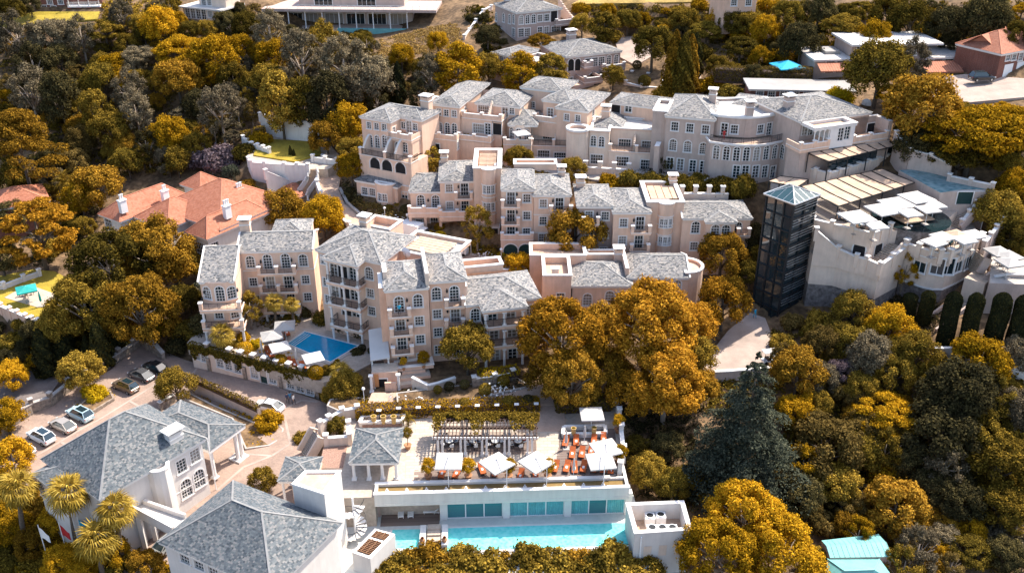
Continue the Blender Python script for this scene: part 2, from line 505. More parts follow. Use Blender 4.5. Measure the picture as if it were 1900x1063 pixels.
# ---------------------------------------------------------------- terrain: heights read off the photograph
CP=[(950,1063,-7),(700,1063,-6.5),(1280,1063,-8),(1600,1050,-9),(1900,1063,-9),(100,1063,-6.5),(0,1000,-6.3),(400,1063,-5.5),
(60,740,-6.5),(0,690,-5.5),(150,640,-5.0),(200,640,-4.0),(0,830,-6.0),(230,560,-1),(300,480,-0.5),(60,470,-1.5),(330,620,-2.5),
(450,720,-3.5),(450,850,-3),(330,930,-4.3),(700,640,0.2),(850,690,1),(960,690,1.2),(900,730,0.7),(1040,730,1),
(1200,750,-0.5),(1200,880,-4.5),(1300,720,0.3),(1400,690,1.5),(1500,700,0.5),(1500,850,-5),(1700,750,0.5),(1850,700,3),(1700,900,-6.5),(1880,900,-5),
(1450,600,3.5),(1600,570,5.0),(1720,585,5.8),(1800,560,7),(1560,560,4.5),(1660,580,5.2),(1780,600,7),(1900,620,7),(1880,460,11),(1850,380,16),(1880,330,19),(1800,250,23),(1700,180,26),
(1560,200,24.5),(1470,190,24),(1620,180,25),(640,400,6.5),(840,470,6),(960,475,6),(1100,480,5.5),(900,490,5.5),(1000,500,4.5),(1280,490,5.5),(1350,470,6.5),(1385,430,9),
(900,320,13),(1010,325,14),(1120,335,14.5),(1250,330,16),(1380,345,16),(780,312,12),(700,320,10),(620,300,9.3),(640,345,8),
(850,160,19),(760,160,18),(930,160,20),(1053,158,21),(1160,130,22.5),(1180,100,24),(960,90,24.5),(1290,180,21.5),(1285,140,23),(1350,150,24),(1200,190,20.5),
(470,260,10.5),(540,230,12),(500,210,13.5),(440,300,8.5),(420,340,5),(300,290,7.5),(150,320,4.5),(60,400,2),(0,300,5),(280,400,2),(200,400,1.5),(440,420,2.5),(560,400,3),(560,440,2),
(200,180,14.5),(50,180,13.5),(350,120,20),(100,52,25),(0,52,25),(180,38,26.5),(600,90,22),(700,110,22),(560,160,17),(800,80,23.5),(850,30,27.5),(370,38,27),
(1300,110,25.5),(1500,125,26),(1500,60,30),(1700,50,31.5),(1700,128,26.2),(1800,122,26.6),(1600,128,26),(1850,150,27.5),(1760,165,26.8),(1900,40,35),(1000,3,30),(1200,3,31.5),(500,3,29.5),(650,52,23.6),(560,52,23.6),(740,52,23.6),(650,10,27),(0,3,30),(1900,3,37)]
WP=[(-260,420,58),(0,430,56),(260,420,66),(-600,900,130),(0,900,130),(600,900,150),(-260,60,-12),(260,60,-14),(0,20,-12),(-500,300,15),(500,300,30),(-130,40,-10),(130,40,-12)]
PADS=[] # triangles ((x,y,z) x3) that the ground is cut down to
def pad_tris(poly):
 pts=[W(*p)for p in poly]
 tr=tessellate_polygon([[Vector((p.x,p.y,0))for p in pts]])
 return pts,tr
def add_pad(poly):
 pts,tr=pad_tris(poly)
 for t in tr:PADS.append([pts[i]for i in t])
 for p in pts:WP.append((p.x,p.y,p.z-0.25))
 return pts,tr
PADDEF={}
def pad(name,poly,mats,skirt=2.0,cat=None,label=None,kind='structure',sub=None):
 PADDEF[name]=add_pad(poly)
 PADBUILD.append((name,mats,skirt,cat,label,kind))
PADBUILD=[]
pad('driveway',[(0,868,-4.4),(25,792,-4.1),(110,737,-3.8),(205,686,-3.6),(262,636,-3.5),(345,668,-3.5),(470,705,-3.2),(590,742,-3),(640,765,-2.6),(600,815,-2.5),(575,845,-2.7),(600,900,-3),(640,960,-4.2),(560,1063,-5),(560,1110,-5.4),(150,1110,-5.8),(215,1030,-5.1),(50,905,-4.7)],['driveway_brick'])
pad('pool_terrace',[(347,636,0),(480,675,0),(600,709,0),(632,704,0),(700,668,0),(716,610,0),(600,590,0),(470,580,0),(372,606,0)],['stone_paving'])
pad('entrance_path',[(690,728,.5),(745,728,.5),(752,748,.5),(800,752,.55),(870,741,.7),(950,720,1),(1060,702,1.2),(1140,702,1.2),(1140,738,.6),(1045,752,.35),(1052,800,.06),(985,800,.06),(985,752,.3),(940,752,.5),(870,765,.45),(800,772,.35),(672,772,.25)],['lane_brick'])
pad('lane',[(590,296,10.2),(622,292,10.2),(634,318,9.4),(628,352,8.6),(640,378,7.8),(668,402,7.1),(720,425,6.6),(770,447,6.3),(850,458,6.1),(925,480,6.0),(1090,484,5.8),(1085,500,5.6),(960,506,5.4),(870,497,5.7),(800,470,6.0),(720,452,6.4),(650,422,7.0),(606,385,7.9),(590,345,8.9)],['lane_brick'])
pad('terrace_lawn',[(498,258,11.15),(590,263,11.15),(597,286,11.15),(548,300,11.15),(470,288,11.15),(474,275,11.15)],['lawn'])
pad('upper_terrace',[(455,262,11.0),(498,252,11.05),(600,256,11.05),(640,300,10.9),(608,314,10.9),(560,314,10.9),(462,303,10.9)],['stone_paving'])
pad('service_road',[(1298,694,2.1),(1318,655,2.4),(1352,612,2.8),(1392,580,3.2),(1420,590,3.2),(1432,622,2.9),(1428,668,2.4),(1415,686,2.2)],['pale_road'])
pad('garden_terrace',[(-40,556,0),(75,608,0),(125,585,0),(150,528,0),(100,503,0),(60,500,0),(-40,520,0)],['lawn'])
pad('side_street',[(-40,735,-6.6),(15,700,-6.4),(60,680,-6.2),(115,700,-6.2),(90,735,-6.4),(20,780,-6.6),(-40,800,-6.7)],['asphalt'])
pad('hill_path',[(1258,205,20.6),(1262,170,21.8),(1270,140,23.0),(1300,138,23.0),(1306,175,21.8),(1300,205,20.6)],['pale_road'])
pad('upper_court',[(1140,72,24.6),(1185,66,25),(1230,92,24.3),(1180,122,23),(1150,106,23.3)],['pale_road'])
pad('street',[(1715,178,26.3),(1720,146,27),(1790,138,27.6),(1960,150,27.8),(1960,175,27.2),(1800,190,26.2)],['pale_road'])
pad('hill_lawn',[(-40,55,25.1),(0,33,26.2),(70,22,27.2),(185,22,27.2),(180,36,26.4),(90,42,25.8)],['lawn'])
pad('far_lawn',[(1060,8,30.2),(1100,-12,31.5),(1300,-12,32),(1290,4,31)],['dry_grass'])
pad('hotel_ground',[(716,690,.9),(720,560,.9),(1000,560,.9),(1060,600,1.2),(1120,640,1.2),(1000,690,1.1),(860,715,.9),(760,712,.8)],['soil'])
pad('upper_footing',[(672,318,12),(780,316,12.2),(860,300,13),(1000,318,13.6),(1120,336,14.2),(1240,334,15.4),(1390,342,15.6),(1420,330,15.8),(1400,290,16),(1100,270,14.5),(700,270,12.5)],['concrete'])
add_pad([(636,938,-5.3),(1175,932,-5.3),(1300,985,-5.5),(1300,1075,-6.5),(640,1075,-6.2)])
add_pad([(632,908,-.2),(1142,888,-.2),(1150,798,-.2),(1140,745,-.2),(640,768,-.2)])
add_pad([(535,618,-.35),(565,612,-.35),(668,640,-.35),(615,676,-.35),(525,640,-.35)])
# grid of ground heights
_P=[(W(*p))for p in CP]
_K=np.array([(p.x,p.y)for p in _P]+[(a,b)for a,b,c in WP])
_Z=np.array([p.z for p in _P]+[c for a,b,c in WP])
_,_ui=np.unique(np.round(_K,1),axis=0,return_index=True)
_K,_Z=_K[_ui],_Z[_ui]
_n=len(_K)
_D=np.sqrt(((_K[:,None]-_K[None])**2).sum(-1))
_A=np.zeros((_n+3,_n+3));_A[:_n,:_n]=-_D+np.eye(_n)*1.2
_A[:_n,_n]=1;_A[:_n,_n+1:]=_K/100;_A[_n,:_n]=1;_A[_n+1:,:_n]=_K.T/100
_w=np.linalg.solve(_A,np.concatenate([_Z,np.zeros(3)]))
GX0,GX1,GY0,GY1,GS=-190.0,190.0,40.0,330.0,1.0
gx=np.arange(GX0,GX1+.1,GS);gy=np.arange(GY0,GY1+.1,GS)
gx=np.concatenate([[-900,-600,-400,-300,-240],gx,[240,300,400,600,900]])
gy=np.concatenate([[-200,-60,0,20,32],gy,[345,370,400,450,520,620,760,900]])
XX,YY=np.meshgrid(gx,gy)
_q=np.stack([XX.ravel(),YY.ravel()],1)
_zz=np.empty(len(_q))
for a in range(0,len(_q),20000):
 c=_q[a:a+20000]
 d=np.sqrt(((c[:,None]-_K[None])**2).sum(-1))
 _zz[a:a+20000]=-d@_w[:_n]+_w[_n]+(c/100)@_w[_n+1:]
# small natural bumps
_zz+=0.25*np.sin(_q[:,0]*.31+1.3*np.sin(_q[:,1]*.17))*np.cos(_q[:,1]*.27)
ZN=_zz.reshape(XX.shape)
ZG=ZN.copy()
_low=np.full(ZG.shape,1e9);INPAD=np.zeros(ZG.shape,bool)
for t in PADS:
 a,b,c=[np.array((p.x,p.y,p.z))for p in t]
 tol=1.6
 mx0,mx1=min(a[0],b[0],c[0])-tol,max(a[0],b[0],c[0])+tol
 my0,my1=min(a[1],b[1],c[1])-tol,max(a[1],b[1],c[1])+tol
 ix=np.where((gx>=mx0)&(gx<=mx1))[0];iy=np.where((gy>=my0)&(gy<=my1))[0]
 if not len(ix)or not len(iy):continue
 x,y=np.meshgrid(gx[ix],gy[iy])
 den=(b[1]-c[1])*(a[0]-c[0])+(c[0]-b[0])*(a[1]-c[1])
 if abs(den)<1e-6:continue
 l0=((b[1]-c[1])*(x-c[0])+(c[0]-b[0])*(y-c[1]))/den
 l1=((c[1]-a[1])*(x-c[0])+(a[0]-c[0])*(y-c[1]))/den
 l2=1-l0-l1
 area=abs(den)
 ha,hb,hc=[area/max(0.5,np.hypot(*(q-p)))for p,q in((b[:2],c[:2]),(a[:2],c[:2]),(a[:2],b[:2]))]
 ins=(l0>-tol/ha)&(l1>-tol/hb)&(l2>-tol/hc)
 z=np.clip(l0,-.2,1.2)*a[2]+np.clip(l1,-.2,1.2)*b[2]+np.clip(l2,-.2,1.2)*c[2]-0.3
 core=(l0>0)&(l1>0)&(l2>0)
 sub=_low[np.ix_(iy,ix)];s2=INPAD[np.ix_(iy,ix)]
 _low[np.ix_(iy,ix)]=np.where(ins,np.minimum(sub,z),sub)
 INPAD[np.ix_(iy,ix)]=s2|core
_m=_low<1e8
ZG[_m]=np.minimum(_low[_m],np.where(INPAD[_m],1e9,ZG[_m]))
def H(x,y,nat=False):
 """ground height"""
 i=min(max(np.searchsorted(gx,x)-1,0),len(gx)-2);j=min(max(np.searchsorted(gy,y)-1,0),len(gy)-2)
 u=(x-gx[i])/(gx[i+1]-gx[i]);v=(y-gy[j])/(gy[j+1]-gy[j])
 Z=ZN if nat else ZG
 return float(Z[j,i]*(1-u)*(1-v)+Z[j,i+1]*u*(1-v)+Z[j+1,i]*(1-u)*v+Z[j+1,i+1]*u*v)
def G(px,py,h=0.0):
 """first point on the sight line that is h above the ground"""
 d=ray(px,py);lo=40.0
 t=lo
 while t<600:
  p=CAM+d*t
  if p.z<=H(p.x,p.y)+h:
   a,b=t-1.0,t
   for _ in range(20):
    m=(a+b)/2;p=CAM+d*m
    if p.z<=H(p.x,p.y)+h:b=m
    else:a=m
   return CAM+d*b
  t+=1.0
 return CAM+d*300
ny,nx=ZG.shape
vs_=[(float(XX[j,i]),float(YY[j,i]),float(ZG[j,i]))for j in range(ny)for i in range(nx)]
fs_=[(j*nx+i,j*nx+i+1,(j+1)*nx+i+1,(j+1)*nx+i)for j in range(ny-1)for i in range(nx-1)]
me=bpy.data.meshes.new('ground');me.from_pydata(vs_,[],fs_)
me.polygons.foreach_set('use_smooth',[True]*len(fs_));me.materials.append(MATS['soil'])
put('ground',me,kind='structure')
for name,mats,skirt,cat,label,kind in PADBUILD:
 pts,tr=PADDEF[name]
 mb=MB();n=len(pts)
 for p in pts:mb.v.append((p.x,p.y,p.z))
 for p in pts:mb.v.append((p.x,p.y,p.z-skirt))
 for t in tr:mb.f.append(tuple(t));mb.m.append(0)
 for k in range(n):mb.f.append((k,n+k,n+(k+1)%n,(k+1)%n));mb.m.append(0)
 mb.build(name,ml(*mats),kind=kind)
# ---------------------------------------------------------------- building kit
# kind: (width, height, arched, columns, rows, door)
WT={'sq':(1.15,1.35,0,3,3,0),'sm':(0.9,1.1,0,2,3,0),'ar':(1.25,1.95,1,3,3,0),'dr':(1.25,2.15,0,3,3,1),
'ad':(1.25,2.45,1,3,4,1),'wd':(2.6,2.0,0,6,3,1),'w2':(2.2,1.6,0,5,3,0),'tl':(1.3,2.6,1,2,4,1),'gr':(2.3,2.0,0,1,1,2),
'ga':(2.3,2.1,1,1,1,2),'ac':(2.3,2.5,1,1,1,3),'tn':(0.75,1.3,0,2,3,0),'fr':(1.2,2.3,0,2,4,1),'op':(1.6,2.3,0,1,1,3),
'oa':(1.3,2.4,1,1,1,3),'hs':(1.5,1.7,0,3,3,0),'ha':(1.6,2.3,1,4,4,0),'bk':(1.2,1.4,0,2,2,0),'bs':(1.3,1.8,0,3,4,1),'bw':(.56,1.35,0,2,3,0),'bp':(.8,1.35,0,2,3,0),
'su':(.85,1.15,0,2,3,0),'au':(.95,1.85,1,2,3,0),'av':(.95,2.3,1,2,4,1),'du':(1.05,2.1,0,2,4,1),'wu':(2.1,1.7,0,5,3,1),'hu':(1.15,1.45,0,3,3,0),'hv':(1.2,1.95,1,3,4,0),'ou':(2.1,2.0,1,1,1,3),'tv':(1.0,2.4,1,2,4,1)}
WMAP={}
UPPER={'sq':'su','ar':'au','ad':'av','dr':'du','wd':'wu','hs':'hu','ha':'hv','ac':'ou','w2':'wu','tl':'tv','fr':'du'}
_wm={}
def arc_pts(w,h,arch,n=8):
 """outline of the opening from bottom left, clockwise over the top"""
 if not arch:return[(-w/2,0),(-w/2,h),(w/2,h),(w/2,0)]
 r=w/2;o=[(-r,0)]
 for k in range(n+1):
  a=math.pi-math.pi*k/n
  o.append((r*math.cos(a),h-r+r*math.sin(a)))
 return o+[(r,0)]
def win_mesh(key):
 if key in _wm:return _wm[key]
 w,h,arch,nc,nr,door=WT[key]
 f=MB();o=arc_pts(w,h,arch);t=0.15
 oo=arc_pts(w+2*t,h+t,arch)
 for k in range(len(o)-1):
  (ax,az),(bx,bz),(cx,cz),(dx,dz)=o[k],o[k+1],oo[k+1],oo[k]
  f.face([(ax,-.05,az),(dx,-.05,dz),(cx,-.05,cz),(bx,-.05,bz)])
  f.face([(dx,-.05,dz),(dx,.01,dz),(cx,.01,cz),(cx,-.05,cz)])
  f.face([(ax,-.05,az),(bx,-.05,bz),(bx,.14,bz),(ax,.14,az)])
 if door<1:f.box(-w/2-.2,w/2+.2,-.13,.1,-.16,0.0)
 if door<2:
  y0,y1,b=.07,.12,.035
  r=w/2
  for i in range(nc+1):
   x=-w/2+w*i/nc
   bb=b*(1.5 if(i in(0,nc)or(nc%2==0 and i==nc//2))else .8)
   top=h-r+math.sqrt(max(0,r*r-x*x))if arch else h
   f.box(x-bb,x+bb,y0,y1,0,max(.05,top),0)
  for i in range(nr+1):
   z=(h-(r if arch else 0))*i/nr
   bb=b*(1.5 if i in(0,nr)else .8)
   f.box(-w/2,w/2,y0+.004,y1+.004,max(0,z-bb),z+bb,0)
 g=MB()
 g.face([(x,.15,z)for x,z in o])
 if door==2:
  for i in range(1,5):g.box(-w/2+.02,w/2-.02,.11,.15,h*i/5.2-.02,h*i/5.2+.02)
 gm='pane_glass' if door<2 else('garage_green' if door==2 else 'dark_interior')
 _wm[key]=(f.mesh('window_frame',ml('white_trim')),g.mesh('window_pane',ml(gm)))
 return _wm[key]
_msh={}
def lantern_mesh():
 if 'lan' not in _msh:
  b=MB();b.box(-.05,.05,-.18,0,.55,.6);b.lathe([(.03,0),(.12,.06),(.15,.42),(.05,.55)],(0,-.2,0),6)
  _msh['lan']=b.mesh('wall_lantern',ml('dark_metal'))
 return _msh['lan']
def clip_poly(sub,cl):
 """convex clip in 2-D; cl counter-clockwise"""
 out=sub
 for k in range(len(cl)):
  ax,ay=cl[k];bx,by=cl[(k+1)%len(cl)]
  inp,out=out,[]
  if not inp:return[]
  ex,ey=bx-ax,by-ay
  sd=[ex*(q[1]-ay)-ey*(q[0]-ax)for q in inp]
  for i in range(len(inp)):
   j=(i+1)%len(inp)
   if sd[i]>=0:out.append(inp[i])
   if(sd[i]>=0)!=(sd[j]>=0):
    t=sd[i]/(sd[i]-sd[j])
    out.append((inp[i][0]+(inp[j][0]-inp[i][0])*t,inp[i][1]+(inp[j][1]-inp[i][1])*t))
 return out
def slate_face(mb,pts,wd=.42,ex=.34,lift=.02,mi=0,seed=0):
 """lay overlapping slates over one planar roof face; pts[0]->pts[1] is the eave"""
 rd=random.Random(seed)
 p=[Vector(q)for q in pts]
 u=(p[1]-p[0]).normalized()
 n=(p[1]-p[0]).cross(p[-1]-p[0]).normalized()
 v=n.cross(u)
 q2=[((a-p[0]).dot(u),(a-p[0]).dot(v))for a in p]
 u0,u1=min(a[0]for a in q2),max(a[0]for a in q2)
 v1=max(a[1]for a in q2)
 r=0
 while r*ex<v1-.02:
  x=u0-rd.random()*wd
  while x<u1:
   ww=wd*rd.uniform(.6,1.45)
   quad=[(x+.008,r*ex),(x+ww-.008,r*ex),(x+ww-.008,(r+1)*ex),(x+.008,(r+1)*ex)]
   c=clip_poly(quad,q2)
   if len(c)>=3:
    l0=lift+rd.random()*.02
    mb.face([p[0]+u*a+v*b+n*(.012+l0*(1-(b-r*ex)/ex))for a,b in c],mi)
   x+=ww
  r+=1
ROOFSEED=[0]
class Bld:
 def __init__(s,name,label,L,Rr,z0,by=None,ze=None,cat='building',wall='stucco_pink',slate='slate_grey',tile=(.27,.21),group=None):
  s.ze=ze if ze is not None else zeave(L[0],L[1],by,z0)
  s.O=W(L[0],L[1],s.ze);P=W(Rr[0],Rr[1],s.ze)
  d=P-s.O;s.w=math.hypot(d.x,d.y);s.yaw=math.atan2(d.y,d.x);s.z0=z0;s.h=s.ze-z0
  s.root=thing(name,label,cat,(s.O.x,s.O.y,z0),s.yaw,group)
  s.wall,s.slate,s.tile=wall,slate,tile
  s.wmap=WMAP
  s.c,s.sn=math.cos(s.yaw),math.sin(s.yaw)
 def loc(s,p):
  x,y=p[0]-s.O.x,p[1]-s.O.y
  return Vector((x*s.c+y*s.sn,-x*s.sn+y*s.c,p[2]-s.z0))
 def glob(s,x,y,z):
  return Vector((s.O.x+x*s.c-y*s.sn,s.O.y+x*s.sn+y*s.c,z+s.z0))
 def hit(s,px,py,q,d):
  """local point where the sight line meets the upright plane through q along d"""
  o=s.loc(CAM);r=ray(px,py)
  dr=Vector((r.x*s.c+r.y*s.sn,-r.x*s.sn+r.y*s.c,r.z))
  nx_,ny_=d[1],-d[0]
  den=dr.x*nx_+dr.y*ny_
  t=((q[0]-o.x)*nx_+(q[1]-o.y)*ny_)/den
  return o+dr*t
 def at(s,px,py,y=0.0):
  return s.hit(px,py,(0,y),(1,0))
 def onz(s,px,py,z):
  return s.loc(W(px,py,z+s.z0))
 def block(s,poly,z0,z1,wins={},wall=None,top=None,name='wall',win_name=None):
  """upright walls round a footprint, with real openings for the windows"""
  mb=MB();n=len(poly);made=[]
  for k in range(n):
   a,b=poly[k],poly[(k+1)%n]
   dx,dy=b[0]-a[0],b[1]-a[1];ln=math.hypot(dx,dy)
   if ln<.01:continue
   dx,dy=dx/ln,dy/ln
   ops=[]
   for wn in wins.get(k,[]):
    px,py,key=wn[:3]
    key=s.wmap.get(key,key)
    p=s.hit(px,py,a,(dx,dy))
    u=(p.x-a[0])*dx+(p.y-a[1])*dy;z=p.z
    w_,h_,arch=WT[key][:3]
    v0=z-h_/2
    if v0<z0+.02:v0=z0+.02
    if v0+h_>z1-.02:v0=z1-.02-h_
    if u-w_/2<.05 or u+w_/2>ln-.05:
     if ln>w_+.12:u=min(max(u,w_/2+.06),ln-w_/2-.06)
     else:continue
    if v0<z0:continue
    if any(abs(u-q[0])<(w_+q[2])/2-.01 and abs(v0-q[1])<max(h_,q[3])-.3 for q in ops):continue
    ops.append((u,v0,w_,h_,arch,key))
   us=sorted({0.0,ln}|{round(o[0]-o[2]/2,4)for o in ops}|{round(o[0]+o[2]/2,4)for o in ops})
   vs2=sorted({z0,z1}|{round(o[1],4)for o in ops}|{round(o[1]+o[3],4)for o in ops})
   def P(u,z,dpt=0.0):return(a[0]+dx*u-dy*dpt,a[1]+dy*u+dx*dpt,z)
   for i in range(len(us)-1):
    for j in range(len(vs2)-1):
     uc,vc=(us[i]+us[i+1])/2,(vs2[j]+vs2[j+1])/2
     if any(abs(uc-o[0])<o[2]/2 and o[1]<vc<o[1]+o[3]for o in ops):continue
     mb.face([P(us[i],vs2[j]),P(us[i+1],vs2[j]),P(us[i+1],vs2[j+1]),P(us[i],vs2[j+1])])
   for u,v0,w_,h_,arch,key in ops:
    o=arc_pts(w_,h_,arch)
    if arch:
     m_=len(o)//2
     for k2 in range(1,len(o)-2):
      corner=(-w_/2,h_)if k2<m_ else(w_/2,h_)
      mb.face([P(u+corner[0],v0+corner[1]),P(u+o[k2][0],v0+o[k2][1]),P(u+o[k2+1][0],v0+o[k2+1][1])])
     mb.face([P(u-w_/2,v0+h_),P(u+o[m_][0],v0+o[m_][1]),P(u+w_/2,v0+h_)])if False else None
    for k2 in range(len(o)):
     q,r2=o[k2],o[(k2+1)%len(o)]
     mb.face([P(u+q[0],v0+q[1]),P(u+r2[0],v0+r2[1]),P(u+r2[0],v0+r2[1],.2),P(u+q[0],v0+q[1],.2)])
    made.append((P(u,v0),math.atan2(dy,dx),key))
  if top is not None:
   for tri in tessellate_polygon([[Vector((p[0],p[1],0))for p in poly]]):
    mb.face([(poly[q][0],poly[q][1],z1)for q in tri],1)
  o=mb.build(name,ml(wall or s.wall,top or 'flat_roof_pale'),s.root)
  for p,ang,key in made:
   fm,gm=win_mesh(key)
   door=WT[key][5]
   nm={0:'window',1:'glazed_door',2:'garage_door',3:'opening'}[door]
   wo=put(nm,fm,s.root,p,ang)
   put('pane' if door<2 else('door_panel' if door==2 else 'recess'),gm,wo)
  return o
 def box(s,x0,x1,y0,y1,z0,z1,f=(),r=(),l=(),bk=(),**k):
  return s.block([(x0,y0),(x1,y0),(x1,y1),(x0,y1)],z0,z1,{0:f,1:r,2:bk,3:l},**k)
 def roof(s,x0,x1,y0,y1,z,pitch=18,oh=.32,axis=None,gl=False,gr=False,slate=None,trim='white_trim',eave=.2,rise=None):
  """hipped (or gabled, gl / gr) slate roof with cornice"""
  X0,X1,Y0,Y1=x0-(0.12 if gl else oh),x1+(0.12 if gr else oh),y0-oh,y1+oh
  t=math.tan(R(pitch));wx,wy=X1-X0,Y1-Y0
  if axis is None:axis='x' if wx>=wy else 'y'
  zb=z+.06
  A,B,C,D=Vector((X0,Y0,zb)),Vector((X1,Y0,zb)),Vector((X1,Y1,zb)),Vector((X0,Y1,zb))
  if axis=='x':
   hh=wy/2*t if rise is None else rise
   ym=(Y0+Y1)/2
   il=0 if gl else min(wy/2,wx/2-.01);ir=0 if gr else min(wy/2,wx/2-.01)
   if il+ir>wx-.02:il=ir=wx/2-.01
   P,Q=Vector((X0+il,ym,zb+hh)),Vector((X1-ir,ym,zb+hh))
   faces=[[A,B,Q,P],[C,D,P,Q],[B,C,Q],[D,A,P]]
   slatey=[True,True,not gr,not gl]
  else:
   hh=wx/2*t if rise is None else rise
   xm=(X0+X1)/2
   i=min(wx/2,wy/2-.01)
   P,Q=Vector((xm,Y0+i,zb+hh)),Vector((xm,Y1-i,zb+hh))
   faces=[[B,C,Q,P],[D,A,P,Q],[A,B,P],[C,D,Q]]
   slatey=[True]*4
  mb=MB()
  for f_ in faces:mb.face(f_,1 if slatey[faces.index(f_)]else 2)
  # cornice band
  e=eave
  mb.box(X0+.06,X1-.06,Y0+.06,Y1-.06,z-e,zb-.01,0)
  mb.box(X0+.16,X1-.16,Y0+.16,Y1-.16,z-e-.14,z-e,0)
  def cap(p,q):mb.bar(p+Vector((0,0,.03)),q+Vector((0,0,.03)),.22,.07,3)
  cap(P,Q)
  if axis=='x':
   if not gl:cap(A,P);cap(D,P)
   else:
    mb.bar(A+Vector((0,0,.06)),P+Vector((0,0,.06)),.24,.2,0);mb.bar(D+Vector((0,0,.06)),P+Vector((0,0,.06)),.24,.2,0)
   if not gr:cap(B,Q);cap(C,Q)
   else:
    mb.bar(B+Vector((0,0,.06)),Q+Vector((0,0,.06)),.24,.2,0);mb.bar(C+Vector((0,0,.06)),Q+Vector((0,0,.06)),.24,.2,0)
  else:
   cap(A,P);cap(B,P);cap(C,Q);cap(D,Q)
  ro=mb.build('roof',ml(trim,'roof_underlay',s.wall,'roof_orange' if(slate or s.slate)=='tile_terracotta' else 'ridge_cap'),s.root)
  sb=MB()
  for f_,ok in zip(faces,slatey):
   if ok:
    ROOFSEED[0]+=1;slate_face(sb,f_,s.tile[0],s.tile[1],seed=ROOFSEED[0])
  sb.build('slates',ml(slate or s.slate),ro,kind='stuff')
  return ro
 def parapet(s,poly,z,h=.9,t=.3,wall=None,cope='white_trim',floor='flat_roof_pale',zf=None):
  """flat roof with an upstand and coping round it; poly counter-clockwise"""
  mb=MB();n=len(poly)
  for tri in tessellate_polygon([[Vector((p[0],p[1],0))for p in poly]]):
   mb.face([(poly[q][0],poly[q][1],zf if zf is not None else z+.02)for q in tri],2)
  inn=offset(poly,t);outc=offset(poly,-.1);inc=offset(poly,t+.1)
  for k in range(n):
   j=(k+1)%n
   a,b,c,d=poly[k],poly[j],inn[j],inn[k]
   mb.face([(*a,z),(*b,z),(*b,z+h),(*a,z+h)],0)
   mb.face([(*c,z),(*d,z),(*d,z+h),(*c,z+h)],0)
   a,b,c,d=outc[k],outc[j],inc[j],inc[k]
   zt=z+h
   mb.face([(*a,zt),(*b,zt),(*b,zt+.16),(*a,zt+.16)],1)
   mb.face([(*c,zt),(*d,zt),(*d,zt+.16),(*c,zt+.16)],1)
   mb.face([(*a,zt+.16),(*b,zt+.16),(*c,zt+.16),(*d,zt+.16)],1)
   mb.face([(*a,zt),(*d,zt),(*c,zt),(*b,zt)],1)
  return mb.build('parapet',ml(wall or s.wall,cope,floor),s.root)
 def band(s,poly,z,h=.18,t=.07,m='white_trim'):
  mb=MB();o=offset(poly,-t);n=len(poly)
  for k in range(n):
   j=(k+1)%n
   mb.face([(*o[k],z),(*o[j],z),(*o[j],z+h),(*o[k],z+h)])
   mb.face([(*o[k],z+h),(*o[j],z+h),(*poly[j],z+h),(*poly[k],z+h)])
   mb.face([(*o[k],z),(*poly[k],z),(*poly[j],z),(*o[j],z)])
  return mb.build('string_course',ml(m),s.root)
 def chimney(s,x,y,z0,z1,w=1.0,d=.8,wall=None):
  mb=MB()
  mb.box(x-w/2,x+w/2,y-d/2,y+d/2,z0,z1-.5,0)
  mb.box(x-w/2-.08,x+w/2+.08,y-d/2-.08,y+d/2+.08,z1-1.1,z1-.95,1)
  for sx in(-1,1):
   for sy in(-1,1):
    mb.box(x+sx*(w/2-.12)-.12,x+sx*(w/2-.12)+.12,y+sy*(d/2-.12)-.12,y+sy*(d/2-.12)+.12,z1-.5,z1-.16,0)
  mb.box(x-w/2-.25,x+w/2+.25,y-d/2-.25,y+d/2+.25,z1-.16,z1,1)
  mb.box(x-w/2+.1,x+w/2-.1,y-d/2+.1,y+d/2-.1,z1,z1+.1,1)
  return mb.build('chimney',ml(wall or s.wall,'white_trim'),s.root)
 def balcony(s,x0,x1,y,z,d=1.5,style='rail',piers=True,mid=False,slab=.45,open_left=False):
  """projecting balcony: slab, end piers and a thin dark railing (or a solid parapet)"""
  mb=MB()
  mb.box(x0,x1,y-d,y,z-slab,z-.02,0)
  mb.box(x0-.05,x1+.05,y-d-.05,y,z-.14,z-.03,1)
  mb.box(x0+.12,x1-.12,y-d+.12,y-.01,z-.02,z,2)
  if piers:
   xs=[x0+.22,x1-.22]+([(x0+x1)/2]if mid else[])
   for x in xs:
    mb.box(x-.24,x+.24,y-d-.06,y-d+.42,z-.02,z+1.05,0)
    mb.box(x-.31,x+.31,y-d-.13,y-d+.49,z+1.05,z+1.2,1)
  if style=='wall':
   mb.box(x0,x1,y-d,y-d+.2,z-.02,z+.75,0);mb.box(x0-.04,x1+.04,y-d-.05,y-d+.25,z+.75,z+.87,1)
   mb.box(x0,x0+.2,y-d,y,z-.02,z+.75,0);mb.box(x1-.2,x1,y-d,y,z-.02,z+.75,0)
  o=mb.build('balcony',ml(s.wall,'white_trim','terrace_tile'),s.root)
  if style=='rail':
   rb=MB();rails(rb,[(x0+.08,y-.05,z),(x0+.08,y-d+.1,z),(x1-.08,y-d+.1,z),(x1-.08,y-.05,z)],1.0)
   rb.build('railing',ml('dark_metal'),o)
  return o
 def balpx(s,pl,pr,py,y=0.0,d=1.5,**k):
  """balcony whose slab front edge is seen from column pl to pr, floor on row py"""
  a=s.at(pl,py,y-d);b=s.at(pr,py,y-d)
  return s.balcony(a.x,b.x,y,(a.z+b.z)/2+.1,d,**k)
